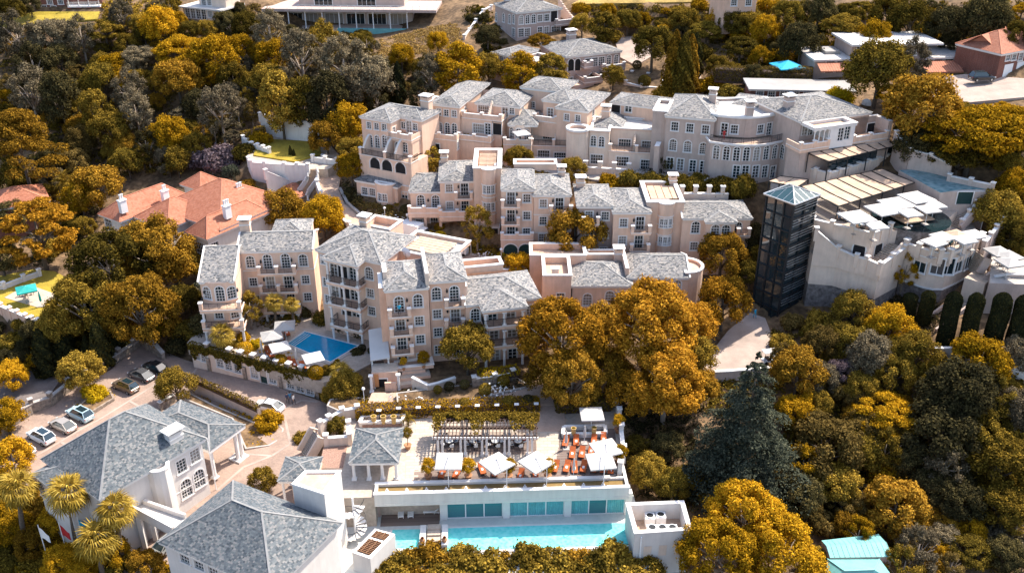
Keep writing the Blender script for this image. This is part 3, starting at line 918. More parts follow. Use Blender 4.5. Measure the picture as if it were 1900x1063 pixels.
 def column(s,x,y,z0,z1,r=.2,m='white_trim'):
  key=('col',round(r,2),round(z1-z0,2),m)
  if key not in _msh:
   h=z1-z0;mb=MB()
   mb.box(-r*1.5,r*1.5,-r*1.5,r*1.5,0,.18);mb.box(-r*1.5,r*1.5,-r*1.5,r*1.5,h-.18,h)
   mb.lathe([(r*1.3,.18),(r,.32),(r*.88,h-.35),(r*1.25,h-.18)],(0,0,0),10)
   _msh[key]=mb.mesh('column',ml(m))
  return put('column',_msh[key],s.root,(x,y,z0))
 def lantern(s,px,py,y=0.0):
  p=s.at(px,py,y);return put('wall_lantern',lantern_mesh(),s.root,(p.x,y,p.z-.3),0)
def offset(poly,t):
 """inset (t > 0) a counter-clockwise outline"""
 n=len(poly);out=[]
 for k in range(n):
  p0,p1,p2=poly[k-1],poly[k],poly[(k+1)%n]
  d1=Vector((p1[0]-p0[0],p1[1]-p0[1])).normalized();d2=Vector((p2[0]-p1[0],p2[1]-p1[1])).normalized()
  n1,n2=Vector((-d1.y,d1.x)),Vector((-d2.y,d2.x))
  b=n1+n2
  if b.length<.1:b=n1
  b.normalize();c=max(.35,b.dot(n1))
  out.append((p1[0]+b.x*t/c,p1[1]+b.y*t/c))
 return out
def rails(rb,pts,h=1.0,step=.16,posts=1.6,bars=True):
 """railing of top rail, bottom rail, posts and thin uprights along a path"""
 for a,b in zip(pts,pts[1:]):
  a,b=Vector(a),Vector(b)
  rb.bar(a+Vector((0,0,h)),b+Vector((0,0,h)),.06,.05);rb.bar(a+Vector((0,0,.1)),b+Vector((0,0,.1)),.035,.035)
  L=(b-a).length;n=max(1,int(L/step))if bars else max(1,int(L/posts))
  for k in range(n+1):
   p=a.lerp(b,k/n);r=.016 if bars and k%8 else .03
   rb.box(p.x-r,p.x+r,p.y-r,p.y+r,p.z,p.z+h)
def arcpts(cx,cy,r,a0,a1,n,ry=None):
 return[(cx+r*math.cos(R(a0+(a1-a0)*k/n)),cy+(ry or r)*math.sin(R(a0+(a1-a0)*k/n)))for k in range(n+1)]
mat('ridge_cap',(0.24,0.235,0.23),0.85,var=0.12)
# ================================================================ hotel, front row (by the pool)
def std_rows(*a):return list(a)
# --- west wing: low bay-fronted end and the tall four-window block
b=Bld('hotel_wing','pink hotel wing at far left of front row, low bay-fronted end beside the swimming pool',(441,467),(579,463),0.0,by=590)
A2=b
h=b.h
b.box(0,b.w,0,7.0,-3,h,f=[(464.5,486,'ar'),(496.5,486,'ad'),(530,484.5,'ad'),(562.5,483,'ar'),(470,523.5,'sq'),(502,525,'dr'),(535,524.5,'dr'),(567,519,'sq'),
(475,556,'sq'),(507,558,'dr'),(540,556,'dr'),(571,551,'sq'),(511,590,'op'),(543,588,'op')])
b.roof(0,b.w,0,7.0,h,pitch=21,gl=True,gr=True)
b.box(b.w*.36,b.w*.89,7.0,11.5,-2,h-.1)
b.roof(b.w*.36,b.w*.89,5.0,11.5,h-.1,pitch=24,gr=True,gl=True)
for yb in(508.5,543):b.balpx(478 if yb<520 else 482,549 if yb<520 else 553,yb,mid=True,d=1.4)
q=b.balpx(490,558,579,mid=True,d=1.6)
a_=b.at(497,600,-1.4);c_=b.at(555,600,-1.4)
for x in(a_.x,(a_.x+c_.x)/2,c_.x):b.column(x,-1.3,-.3,b.at(530,579,-1.6).z-.4,.2)
for px,py in((484,485),(541,482),(490,518),(545,516)):b.lantern(px,py)
b.band([(0,0),(b.w,0),(b.w,7),(0,7)],h-3.3,.14,.05)
b.chimney(.6,4.5,h-1,h+3.6,1.5,1.1)
# bay-fronted low end
L=b.onz(370,522,zeave(370,522,625,0));zA=zeave(370,522,625,0)
x0=L.x;yf=L.y
Rr=b.at(444,519,yf)
x1=min(Rr.x,.0+.4)
bw=x1-x0
bay=[(x0,yf),(x0+bw*.31,yf-.8),(x0+bw*.69,yf-.8),(x1,yf),(x1,6.0),(x0,6.0)]
b.block(bay,-3,zA,{0:[(391.8,545,'ar')],1:[(408.9,545.5,'ad'),(398,584,'sq'),(416,584,'dr')],2:[(429.7,542.7,'ar'),(436,582,'sq')]})
b.roof(x0,x1-.2,yf,6.2,zA,pitch=24,gl=True,gr=True,oh=.5,axis='x')
p=b.at(371,574,yf-2.2);p2=b.at(452,571,yf-2.2)
for zz in(p.z,p.z-3.0):
 b.balcony(p.x,p2.x-.3,yf-.2,zz,2.3,mid=False,slab=.55)
for x in(p.x+.3,p2.x-.6):b.column(x,yf-2.1,-.4,p.z-3.6,.22)
for x in(p.x+.3,p2.x-.6):b.column(x,yf-2.1,p.z-3.0,p.z-.5,.2)
b.lantern(379,541,yf);b.lantern(441,537,yf)
# --- loggia wing (turned to the left)
b=Bld('hotel_wing','pink hotel wing with three-storey columned loggia facing left beside the blue swimming pool',(589,463),(706,487.5),0.0,by=612)
h=b.h;A3=b
b.box(0,b.w,0,9.5,-2,h,f=[(600,482,'tn'),(604,523,'tn'),(608,555,'tn'),(685,507,'ar'),(687,544,'sq'),(690,577,'sq'),(636,507,'op'),(640,541,'op'),(643,573,'op'),(655,510,'fr'),(657,544,'fr'),(660,576,'fr'),(620,503,'fr'),(622,538,'fr')])
b.roof(0,b.w,0,9.5,h,pitch=21,axis='x')
l0=b.at(601,478,-1.9).x;l1=b.at(662,489,-1.9).x
st=h/3.75
for k in range(3):
 zf=h-.75-st*(k+.82)
 b.balcony(l0,l1,-.02,zf,1.95,piers=False,slab=.55)
 for x in(l0+.25,(l0+l1)/2,l1-.25):
  b.column(x,-1.7,zf,zf+st-.55 if k else h-.6,.19)
 if k==2:
  for x in(l0+.25,(l0+l1)/2,l1-.25):b.column(x,-1.7,-.6,zf-.55,.19)
b.box(l0,l1,-1.95,0,h-.62,h-.02)
b.roof(l0,l1,-1.95,4.5,h,pitch=21,axis='y',oh=.35)
b.box(b.w-1.2,b.w+5,5.2,12.5,-2,h-.9)
b.parapet([(b.w-1.2,5.2),(b.w+8,5.2),(b.w+8,12.5),(b.w-1.2,12.5)],h-.9,.5)
b.chimney(b.w-8,8.8,h,h+2.6,1.3,1.2)
b.block([(1.5,9.5),(6.5,9.5),(6.5,13.5),(1.5,13.5)],-2,h-.6)
b.parapet([(1.5,9.5),(6.5,9.5),(6.5,13.5),(1.5,13.5)],h-.6,1.0,floor='terrace_tile')
# slatted roof terrace behind
tb=MB()
for k in range(6):
 y=6.3+k*.78;tb.box(b.w+.4,b.w+6.6,y,y+.62,h-.3,h-.24,0)
for x in(b.w+.5,b.w+6.4):
 for y in(6.3,10.6):tb.box(x,x+.12,y,y+.12,h-2,h-.3,1)
tb.build('awning_slats',ml('canvas_beige','white_paint'),b.root)
# --- central pair of tall blocks
b=Bld('hotel_wing','peach four-storey hotel block with one column of stacked balconies right of the loggia wing',(715.5,539),(795,533),0.9,by=684)
h=b.h;A4=b
b.box(0,b.w,0,8.5,-1.5,h,f=[(740.7,565,'ad'),(775.4,558,'ar'),(743,601,'dr'),(778,595.5,'sq'),(746,637,'dr'),(780,629.7,'sq'),(748,671,'dr'),(781.7,663,'sq')],wall='stucco_rose')
b.roof(0,b.w,0,8.5,h,pitch=21,gr=True)
for yb,a_,c_ in((589,721,763),(623,724.5,766),(657.5,727,768)):b.balpx(a_,c_,yb,d=1.3)
b.lantern(755,556);b.lantern(756.5,592);b.lantern(759,627.5)
b.box(b.w-.35,b.w+.1,0,8.5,h-.3,h+2.1,wall='stucco_cream',top='white_trim')
b.box(-.9,0,1.2,6,-1,h-.2,wall='stucco_rose',top='white_trim')
b.box(-.2,.35,3.0,6,h-.2,h+1.3,wall='stucco_cream',top='white_trim')
# canopy and porch at the left foot
c1=b.at(689,690,-1.5).x;c2=-.1
cb=MB();zc=b.at(727,660,-1.6).z
cb.face([(c1,-1.8,zc-.35),(c2,-1.8,zc-.1),(c2,4.0,zc+1.5),(c1,4.0,zc+1.2)],0)
cb.face([(c1,-1.8,zc-.5),(c2,-1.8,zc-.25),(c2,-1.8,zc-.1),(c1,-1.8,zc-.35)],0)
cb.build('canopy',ml('canvas_white'),b.root)
b.box(c1,c2,-1.5,4,-1.2,.4)
for x in(c1+.2,c2-.2):b.column(x,-1.4,.4,zc-.35,.13)
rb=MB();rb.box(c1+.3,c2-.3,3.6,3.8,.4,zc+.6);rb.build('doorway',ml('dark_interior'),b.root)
b2=Bld('hotel_wing','peach hotel block with two arched top windows at the middle of front row',(795.5,523),(863.5,518),0.9,by=672)
b=b2;h=b.h;A5=b
b.box(0,b.w,0,8.5,-1.5,h,f=[(809.7,545,'ar'),(843,545.5,'ad'),(811.5,583,'sq'),(845,585,'dr'),(813,616.6,'sq'),(848,619,'dr'),(814.5,649,'sq'),(850,652,'dr')],wall='stucco_rose')
b.roof(0,b.w,0,8.5,h,pitch=21,gl=True)
for yb in(570,607,641):b.balpx(826,863,yb,d=1.3)
b.lantern(829,539);b.lantern(830,576)
b.box(b.w-.2,b.w+.25,.2,2.8,h-4,h-1.2,wall='stucco_cream',top='white_trim')
# --- east loggia block
b=Bld('hotel_wing','peach hotel block with wide columned verandas behind the round-crowned tree',(864,566),(1000,552),0.9,by=676)
h=b.h;A6=b
b.box(0,b.w,0,8.2,-1.5,h,f=[(881.8,584,'ar'),(884,622,'sq'),(914,590,'fr'),(922,591,'fr'),(948,588,'fr'),(956,589,'fr'),(917,627,'fr'),(950,625,'fr'),(919,662,'fr'),(951,660,'fr'),(985,577,'ar')],wall='stucco_rose')
b.roof(0,b.w,0,8.2,h,pitch=21,gl=True)
l0=b.at(897,572,-2).x;l1=b.at(975,566,-2).x
for k,yb in enumerate((608,645)):
 p=b.at(897,yb,-2);zf=p.z
 b.balcony(l0,l1,-.02,zf,2.0,piers=False,slab=.6)
 for x in(l0+.3,(l0+l1)/2,l1-.3):
  b.column(x,-1.75,zf,h-.65 if k==0 else zf+2.35,.2)
 if k==1:
  for x in(l0+.3,(l0+l1)/2,l1-.3):b.column(x,-1.75,-.5,zf-.6,.2)
b.box(l0,l1,-2,0,h-.7,h-.02,wall='stucco_rose')
b.roof(l0,l1,-2,4,h,pitch=21,axis='y',oh=.35)
b.parapet([(.5,8.4),(7,8.4),(7,11),(.5,11)],h+.5,.9,floor='terrace_tile')
# --- low east wing with roof terrace
b=Bld('hotel_wing','low pink hotel wing with flat roof terrace behind the two big golden plane trees',(1062,530),(1172,530),1.2,ze=8.6)
h=b.h;A7=b
b.box(0,b.w,0,8,-2,h,f=[(1131,551,'ar'),(1150,553,'ar'),(1090,556,'ar')],wall='stucco_pink')
b.roof(0,b.w,0,8,h,pitch=21)
x0=b.at(1166,515,1.5).x;x1=b.at(1278,516,1.5).x
hz=b.at(1166,515,1.5).z
b.box(x0,x1,1.5,9.5,-2,hz,f=[(1222,529,'ar'),(1256,531,'ar'),(1195,530,'ar')],wall='stucco_pink')
b.roof(x0,x1,1.5,9.5,hz,pitch=21,gr=True)
b.box(x0-.4,x0+.1,2,9,hz-.6,hz+1.3,wall='stucco_pink',top='white_trim')
bayp=arcpts(x1,4.4,2.6,-90,90,10)
bayp=[(x1-.5,1.8)]+bayp+[(x1-.5,7)]
b.block(bayp,-2,hz+.2,{3:[(1285,533,'ar')],4:[(1286,533,'ar')]},wall='stucco_pink')
b.parapet(bayp,hz+.2,.35,t=.25,floor='terrace_tile')
xa=b.at(1008,512,-.5).x;zt=b.at(1008,512,-.5).z
xb=-.2
ft=[(xa,-.5),(xb,-.5),(xb,6),(xa,6)]
b.block(ft,-2,zt-1.0,{0:[(1040,552,'sq')]},wall='stucco_pink')
b.parapet(ft,zt-1.0,1.0,floor='flat_roof_tan',wall='stucco_pink')
ft=[(xa-1.8,6.1),(xb+2.6,6.1),(xb+2.6,10.5),(xa-1.8,10.5)]
b.block(ft,-2,zt-.8,wall='stucco_pink');b.parapet(ft,zt-.8,.9,floor='flat_roof_tan',wall='stucco_pink')
ft=[(xb+2.7,8.2),(x0-.5,8.2),(x0-.5,10),(xb+2.7,10)]
b.block(ft,-2,hz-.3,wall='stucco_pink');b.parapet(ft,hz-.3,.8,floor='flat_roof_tan',wall='stucco_pink')
b.chimney(x0-.9,7.4,hz-1,hz+2.3,1.3,1.1)
eb=MB()
eb.box(xa+1.3,xa+2.3,1,1.9,zt-1,zt+.3);eb.box(xa+1.15,xa+2.45,.85,2.05,zt+.3,zt+.42)
eb.build('rooftop_vent',ml('flat_roof_pale'),b.root)
# ================================================================ hotel, middle row (along the lane)
b=Bld('hotel_pavilion','single-storey pink pavilion with round bay window at left end of middle row',(661,334),(737,347.5),8.2,by=369)
h=b.h;M1=b
b.box(0,b.w,0,10,-2,h,f=[(676.7,355,'sq'),(690.8,357,'sq')])
b.roof(0,b.w,0,10,h,pitch=16)
cx=b.at(713,348,-.2).x;rr=1.95
bay=arcpts(cx,.2,rr,180,360,6,1.4)
b.block(bay,-2,h-.15,{1:[(705,367.5,'bp')],2:[(709,367.5,'bp')],3:[(722,368.4,'bp')],4:[(727,368,'bp')]})
b.parapet(bay,h-.15,.55,t=.3,floor='terrace_tile')
b.box(b.w,b.w+5.0,1.2,7,-1.5,h-.6,f=[(745,367,'fr'),(756,367,'op')])
b.parapet([(b.w,1.2),(b.w+5,1.2),(b.w+5,7),(b.w,7)],h-.6,.5)
b=Bld('hotel_wing','pink two-storey hotel wing with two arched windows over a parapet terrace, beside the delivery truck',(761,355.5),(817,355.5),6.4,by=427)
h=b.h;M2=b
b.box(0,b.w,0,8.5,-1.5,h,f=[(780.7,372,'ar'),(808.4,375,'ad'),(778,414,'sq'),(806,415,'dr')])
b.roof(0,b.w,0,8.5,h,pitch=16,gr=True,axis='x')
p=b.at(761,397,-2.0)
b.balcony(-.3,b.w+.1,0,p.z+.2,2.0,style='wall',mid=True,slab=.9)
for x in(0,b.w/2,b.w):b.box(x-.22,x+.22,-1.9,-1.45,-1,p.z-.6)
b.lantern(794.5,371)
b=Bld('hotel_wing','pink three-storey hotel wing with balcony above terrace behind the clipped golden ball trees',(816,336.5),(880,335.5),6.3,by=430)
h=b.h;M3=b
b.box(0,b.w,0,9.5,-1.5,h,f=[(833.4,349.6,'sq'),(862,352,'dr'),(834.7,381.6,'sq'),(863,384,'dr'),(834,424,'sq'),(864,424,'dr')])
b.roof(0,b.w,0,9.5,h,pitch=16,gr=True)
b.balpx(844,877,370,d=1.3)
p=b.at(815,404,-1.8);b.balcony(-.2,b.w,0,p.z+.2,1.8,style='wall',mid=True,slab=.9)
b.lantern(850.5,346);b.lantern(849,377)
b.chimney(.6,8.4,h-.5,h+2.3,1.2,1.0)
b=Bld('hotel_tower','pink flat-topped tower with half-round bay and slatted roof terrace in left part of middle row',(878,313),(930,313),6.2,by=440)
h=b.h;M4=b
b.box(0,b.w,0,9.5,-1.5,h-.9)
b.parapet([(0,0),(b.w,0),(b.w,9.5),(0,9.5)],h-.9,.9,t=.55,floor='terrace_tile')
cx=b.at(906.5,315,-.9).x
bay=arcpts(cx,0,1.2,180,360,5,.95)
b.block(bay,-1.5,h-.9,{0:[(898.7,352.5,'bw'),(898.7,384.5,'bw')],1:[(901.7,352.5,'bw'),(901.7,384.5,'bw')],2:[(906.7,352.5,'bw'),(906.7,384.5,'bw')],3:[(911.7,352.5,'bw'),(911.7,384.5,'bw')],4:[(914.7,352.5,'bw'),(914.7,384.5,'bw')]},win_name='bay')
b.parapet(bay,h-.9,.9,t=.3,floor='terrace_tile')
for dz in(3.6,1.5,6.6,4.55):b.band(bay,h-.9-dz-.3,.16,.06)
lb=MB()
for k in range(9):lb.box(.8,b.w-.8,2.6+k*.65,2.9+k*.65,h-.35,h-.25,0)
for k in range(3):lb.box(.9+k*(b.w-2)/2,1.05+k*(b.w-2)/2,2.5,8.4,h-.5,h-.36,1)
lb.build('pergola_slats',ml('canvas_beige','white_paint'),b.root)
b.box(.2,b.w-.3,-2.0,0,-1.5,2.6,f=[(893,428,'op'),(915,428,'op')],top='terrace_tile')
b.band([(.2,-2),(b.w-.3,-2),(b.w-.3,0),(.2,0)],2.5,.2,.08)
b=Bld('hotel_wing','pink hotel wing with stacked balconies above two green garage doors',(930,352),(990,352),5.9,by=474)
h=b.h;M5=b
b.box(0,b.w,0,9,-1,h,f=[(948,369,'dr'),(977.6,368.4,'sq'),(948,401.5,'dr'),(977.6,400.4,'sq'),(948,432,'dr'),(977,431,'sq')])
b.roof(0,b.w,0,9,h,pitch=16,gl=True)
b.balpx(930,964.5,385.5,d=1.3);b.balpx(930.5,964,417.5,d=1.3)
b.lantern(959,360);b.lantern(959,393);b.lantern(959,425)
p=b.at(930,447,-1.7)
b.box(-.1,b.w,-1.7,0,-1,p.z,f=[(947.5,464,'ga'),(976,464,'ga')],top='terrace_tile')
b.balcony(-.1,b.w,0,p.z+.25,1.75,style='wall',mid=True,slab=.3)
b.chimney(-.6,9.5,h-4,h+.8,.8,.8)
b.parapet([(2,9.2),(b.w+4,9.2),(b.w+4,11.5),(2,11.5)],h-.2,1.0,floor='terrace_tile')
b=Bld('hotel_wing','pink hotel wing over garage arches, left of the round golden tree in middle row',(990.5,362),(1057.6,362),5.9,by=476)
h=b.h;M6=b
b.box(0,b.w,0,9,-1,h,f=[(1008,378,'sq'),(1038,379.5,'dr'),(1007.7,410,'sq'),(1037,412,'dr'),(1006.4,441.4,'sq'),(1036,443,'dr'),(1008,470,'ac'),(1034,470,'ac')],r=[(1057,390,'sm')])
b.roof(0,b.w,0,9,h,pitch=16)
b.balpx(1020,1062,396,d=1.4);b.balpx(1020,1060,428,d=1.4)
b.lantern(1026,372)
b.band([(0,0),(b.w,0),(b.w,9),(0,9)],h-3.4,.12,.04);b.band([(0,0),(b.w,0),(b.w,9),(0,9)],h-6.5,.12,.04)
b.chimney(b.w-1,7.5,h,h+2.2,1.1,.9)
b=Bld('hotel_wing','pink three-storey hotel wing behind the round golden tree, right of the garage arches',(1073,383),(1137.5,383),5.7,by=490)
h=b.h;M7=b
b.box(0,b.w,0,9,-1,h,f=[(1093,400,'sq'),(1123,401,'sq'),(1094,434,'sq'),(1121,434,'sq'),(1119,466.5,'sq')],wall='stucco_mauve')
b.roof(0,b.w,0,9,h,pitch=16,gr=True)
b.lantern(1108,396);b.chimney(.8,7.5,h,h+2.2,1.3,1.1)
b.balpx(1080,1112,417,d=1.2)
x0=b.w+.02;q=b.at(1137.5,394,-1.3);hz=q.z
x1=b.at(1208,396,-1.3).x
b.box(x0,x1,-1.3,8.5,-1,hz,f=[(1157,413.7,'sq'),(1187.5,414.5,'dr'),(1155,446,'sq'),(1185,449,'dr'),(1152,478,'sq'),(1183,480,'dr')])
b.roof(x0,x1,-1.3,8.5,hz,pitch=16,gr=True)
b.balpx(1171,1208,433,-1.3,d=1.3);b.balpx(1169,1205,467,-1.3,d=1.3)
b.lantern(1176,408,-1.3)
b=Bld('hotel_tower','pink flat-topped tower with half-round bay and tan roof in right part of middle row',(1200.5,376),(1270,376),5.7,by=488)
h=b.h;M8=b
b.box(0,b.w,0,9,-1,h-.8)
b.parapet([(0,0),(b.w,0),(b.w,9),(0,9)],h-.8,.8,t=.5,floor='flat_roof_tan')
cx=b.at(1239,378,-.9).x
bay=arcpts(cx,0,1.25,180,360,5,.95)
b.block(bay,-1,h-.8,{0:[(1227.0,415.0,'bw'),(1226.0,448.0,'bw'),(1223.0,477.0,'bw')],1:[(1230.0,415.0,'bw'),(1229.0,448.0,'bw'),(1226.0,477.0,'bw')],2:[(1235.0,415.0,'bw'),(1234.0,448.0,'bw'),(1231.0,477.0,'bw')],3:[(1240.0,415.0,'bw'),(1239.0,448.0,'bw'),(1236.0,477.0,'bw')],4:[(1243.0,415.0,'bw'),(1242.0,448.0,'bw'),(1239.0,477.0,'bw')]})
b.parapet(bay,h-.8,.8,t=.3,floor='terrace_tile')
for py in(422.5,407,456,441):b.band(bay,b.at(1236,py,-1.5).z,.14,.06)
lb=MB()
for k in range(4):lb.box(.9+k*1.15,1.95+k*1.15,2.0,7.5,h-.2,h-.12,0)
lb.box(.9,b.w-2,1.9,2.02,h-.4,h-.2,1)
lb.build('roof_shade',ml('canvas_beige','white_paint'),b.root)
b.chimney(b.w-.6,8.4,h-1,h+1.6,1.2,1.0)
b=Bld('hotel_wing','low pink hotel wing with arched bay windows at right end of middle row',(1267,405),(1393,405),5.9,by=492)
h=b.h;M9=b
xa=b.at(1312,409,-1.4).x;xb=b.at(1365,409,-1.4).x
b.box(0,b.w,0,7,-1,h,f=[(1290.6,422,'ar'),(1287.5,457,'sq'),(1283.7,486,'sq'),(1368.5,423,'ar'),(1385,424,'ar')])
b.roof(0,b.w,0,7,h,pitch=16,gl=True)
b.box(xa,xb,-1.4,0,-1,h-.05,f=[(1327,428,'ar'),(1346.5,428.5,'ar'),(1330,460,'sq')])
b.roof(xa,xb,-1.4,3.5,h-.03,pitch=16,axis='y',oh=.35)
b.balpx(1367,1392,438,d=1.3)
tb=MB()
tb.box(.5,b.w-2,7.5,8,h-1,h+1.0,0);tb.box(.5,b.w-2,10.5,11,h-1,h+1.6,0)
for k in range(4):
 x=1+k*(b.w-4)/3
 for y in(7.5,10.5):
  tb.box(x-.3,x+.3,y-.08,y+.58,h,h+2.2,0);tb.box(x-.4,x+.4,y-.18,y+.68,h+2.2,h+2.4,1)
tb.box(.5,b.w-2,7.4,8.1,h+1,h+1.12,1);tb.box(.5,b.w-2,10.4,11.1,h+1.6,h+1.72,1)
tb.build('terrace_parapet',ml('stucco_cream','white_trim'),b.root)
# ================================================================ hotel, upper row
WMAP=UPPER
b=Bld('hotel_wing','pink hotel wing with three ground-floor arches and curved terrace walls, upper row',(670,217),(724,226),12.0,by=318)
h=b.h
b.box(0,b.w,0,9,-2,h,f=[(684.5,233,'sq'),(698.6,235,'sq'),(712.7,236.5,'sq'),(687,262,'ad'),(700,263.5,'ad'),(713.6,263.5,'ad')],r=[(731,243,'tn')])
xr=b.at(782,222,3.2).x
b.box(b.w,xr,3.2,9,-2,h,f=[(747,233,'sq'),(759,236,'fr'),(770,236,'sq'),(738,273.6,'ar'),(751.6,273.6,'ar')])
b.roof(0,b.w,0,9,h,pitch=17,axis='y',gr=False)
b.roof(0,xr,3.2,9.0,h,pitch=17,axis='x',gl=False)
z1=b.at(700,291,-2.2).z
xa=b.at(668,300,-2.2).x;xc=b.at(763,306,-2.2).x
b.box(xa,xc,-2.2,3.2,-2,z1-.3,f=[(695.7,303,'ac'),(718,306,'ac'),(742.8,308.5,'ac')],top='terrace_tile')
b.balcony(xa,xc,.2,z1,2.45,mid=True,slab=.35)
tw=MB()
for px,y0_ in((715,-2.0),(675,-2.0),(733,-2.0)):
 x=b.at(px,285,y0_).x
 for k in range(16):
  y=-2.1+k*.15;hh=.9+2.0*math.sin(R(90)*(k+1)/16)
  tw.box(x-.14,x+.14,y,y+.149,z1,z1+hh,0);tw.box(x-.2,x+.2,y,y+.149,z1+hh,z1+hh+.12,1)
tw.build('terrace_divider',ml('stucco_cream','white_trim'),b.root,kind='stuff')
zb=b.at(745,256,.4).z
b.balcony(b.w-1.0,xr-.2,3.2,zb,3.2,style='wall',mid=True,slab=.6)
b.box(b.w,xr-.3,.4,3.2,z1,zb-.6,f=[(738,273.6,'ar'),(751.6,273.6,'ar')])
b.chimney(xr-2.0,8.2,h-.5,h+3.0,1.7,1.4)
# tall second block
b=Bld('hotel_wing','tall pink hotel block with three square windows over three arched windows',(800,193),(852,198),12.8,by=292)
h=b.h
xr=b.at(888,190,3.0).x
b.box(0,b.w,0,12,-2,h,f=[(814,208,'sq'),(828,210,'sq'),(842.5,211.5,'sq'),(816,239,'ad'),(830,240,'ad'),(843,241,'ad')],r=[(863,206,'tn')])
b.roof(0,b.w,0,16,h,pitch=17,axis='y')
b.box(-1.8,0,1.5,6,-1,h-.9);b.parapet([(-1.8,1.5),(-.02,1.5),(-.02,6),(-1.8,6)],h-.9,.4)
bt=MB()
for k in range(10):bt.box(-.32,.02,-3.4+k*.34,-3.04+k*.34,0,h-6.6+k*.55)
bt.build('buttress_wall',ml('stucco_cream'),b.root)
zt=b.at(820,258,-3.0).z
xa=b.at(783,268,-3.0).x;xc=b.at(848,270,-3.0).x
b.box(xa,xc,-3.0,0,-2,zt-.4,f=[(808,278,'op'),(818,279,'fr')],r=[(836,275,'tn')],top='terrace_tile')
b.balcony(xa,xc,0,zt,3.05,style='wall',mid=True,slab=.4)
# recessed balconied block
x0=b.w+.02
b.box(x0,xr+7.6,3.4,12,-2,h-.1,f=[(897,201,'w2'),(911,203,'fr'),(937,205,'dr'),(949.5,206.5,'sq')],r=[(970,196,'tn')])
b.roof(x0+2,xr+7.6,3.4,13,h-.1,pitch=16)
zt2=b.at(890,221,.6).z
b.box(x0,xr+5.2,.6,3.4,-2,zt2-.3,f=[(888,239,'w2'),(929,240,'op'),(905,240,'fr')],top='terrace_tile')
b.balcony(x0+.2,xr+5.2,3.4,zt2,2.85,style='wall',mid=True,slab=.5)
dv=MB();xm=b.at(907,208,1.5).x
for k in range(8):dv.box(xm-.13,xm+.13,.8+k*.33,1.14+k*.33,zt2,zt2+.8+k*.26)
dv.build('balcony_divider',ml('stucco_cream'),b.root)
zt3=b.at(890,262,-1.6).z
b.box(x0,xr+3.8,-1.6,.6,-2,zt3-.3,top='terrace_tile')
b.balcony(x0+.1,xr+3.8,.6,zt3,2.2,style='wall',mid=True,slab=.4)
# turreted bay
b=Bld('hotel_wing','pink hotel wing with curved arched bay and walled balcony in the centre of upper row',(945,231),(985,232),13.2,by=300)
h=b.h
b.block([(0,.4),(b.w*.3,-.5),(b.w*.7,-.5),(b.w,.4),(b.w,7),(0,7)],-2,h,{0:[(949,249,'tl')],1:[(961.6,251,'tl'),(972,251,'tl')],2:[(976,251,'ar')]},wall='stucco_cream')
b.roof(0,b.w+1,-.2,8,h,pitch=20,axis='x')
zt=b.at(960,268,-2.8).z
xa=b.at(934,270,-2.8).x;xc=b.at(986,270,-2.8).x
b.box(xa,xc,-2.8,0,-2,zt-.4,f=[(965,281,'op')],top='terrace_tile')
b.balcony(xa,xc,0,zt,2.85,style='wall',mid=True,slab=.4)
x0=b.w+.05;x1=x0+8.2
b.box(x0,x1,2.2,8,-2,h-.2,top='flat_roof_pale',f=[(1018,250,'wd'),(1047,254,'dr')],wall='stucco_cream')
zt=b.at(1010,270,-.8).z
b.box(x0,x1,-.8,2.2,-2,zt-.3,f=[(1008.6,288,'wd'),(1039,292,'wd')],top='terrace_tile',wall='stucco_cream')
b.balcony(x0,x1,2.2,zt,3.05,style='rail',mid=True,slab=.4)
dv=MB();xm=b.at(1030,260,.3).x
for k in range(8):dv.box(xm-.13,xm+.13,-.7+k*.33,-.36+k*.33,zt,zt+.7+k*.24)
dv.build('balcony_divider',ml('stucco_cream'),b.root)
zg=b.at(1000,302,-3.2).z
b.balcony(x0,x1,-.8,zg,2.2,style='wall',mid=False,slab=.8)
# upper set-back block
b=Bld('hotel_wing','pink upper-floor hotel block with two square windows behind the round turret',(1033,200),(1090,207),13.6,ze=23.4)
h=b.h
b.box(0,b.w,0,10,-1,h,f=[(1051.5,218,'sq'),(1072,220,'sq')],r=[(1101,210,'sm')])
b.roof(0,b.w,0,12,h,pitch=17,axis='y')
xl=b.at(1008,193,2.8).x
b.box(xl,-.02,2.8,11,-1,h+.2,f=[(1021,212,'fr'),(1030,213,'op')])
b.roof(xl,1.5,2.8,11,h+.2,pitch=15,axis='x')
zt=b.at(1015,226,.4).z
b.balcony(xl-1,-.05,2.8,zt,2.4,style='wall',slab=.5)
b.box(xl-1,0,.5,2.8,4,zt-.5)
b.box(xl-6,xl-.1,7,15,2,h+.8,f=[(988,195,'sm')]);b.roof(xl-6,xl+2,7,15,h+.8,pitch=16)
x2=b.w+2.0
b.box(x2,x2+11,7.5,14,h-4,h-.2,f=[(1130,195,'op'),(1143,196,'op'),(1153,198,'bk'),(1166,199,'bk')]);b.roof(x2,x2+11,7.5,14,h-.2,pitch=15,axis='x')
# round turret
b=Bld('hotel_turret','round pink turret with white rim around its flat top, middle of upper row',(1052,241),(1095,241),13.6,by=320)
h=b.h;r=b.w/2
cp=arcpts(r,1.2,r,180,540,16)[:-1]
b.block(cp,-2,h-.6,{5:[(1078,272,'bp'),(1066,304,'bp')],6:[(1080,272,'bp')],4:[(1073,272,'bp')]},wall='stucco_cream')
b.parapet(cp,h-.6,.5,t=.35,cope='white_trim')
b.band(cp,h-.25,.35,.14)
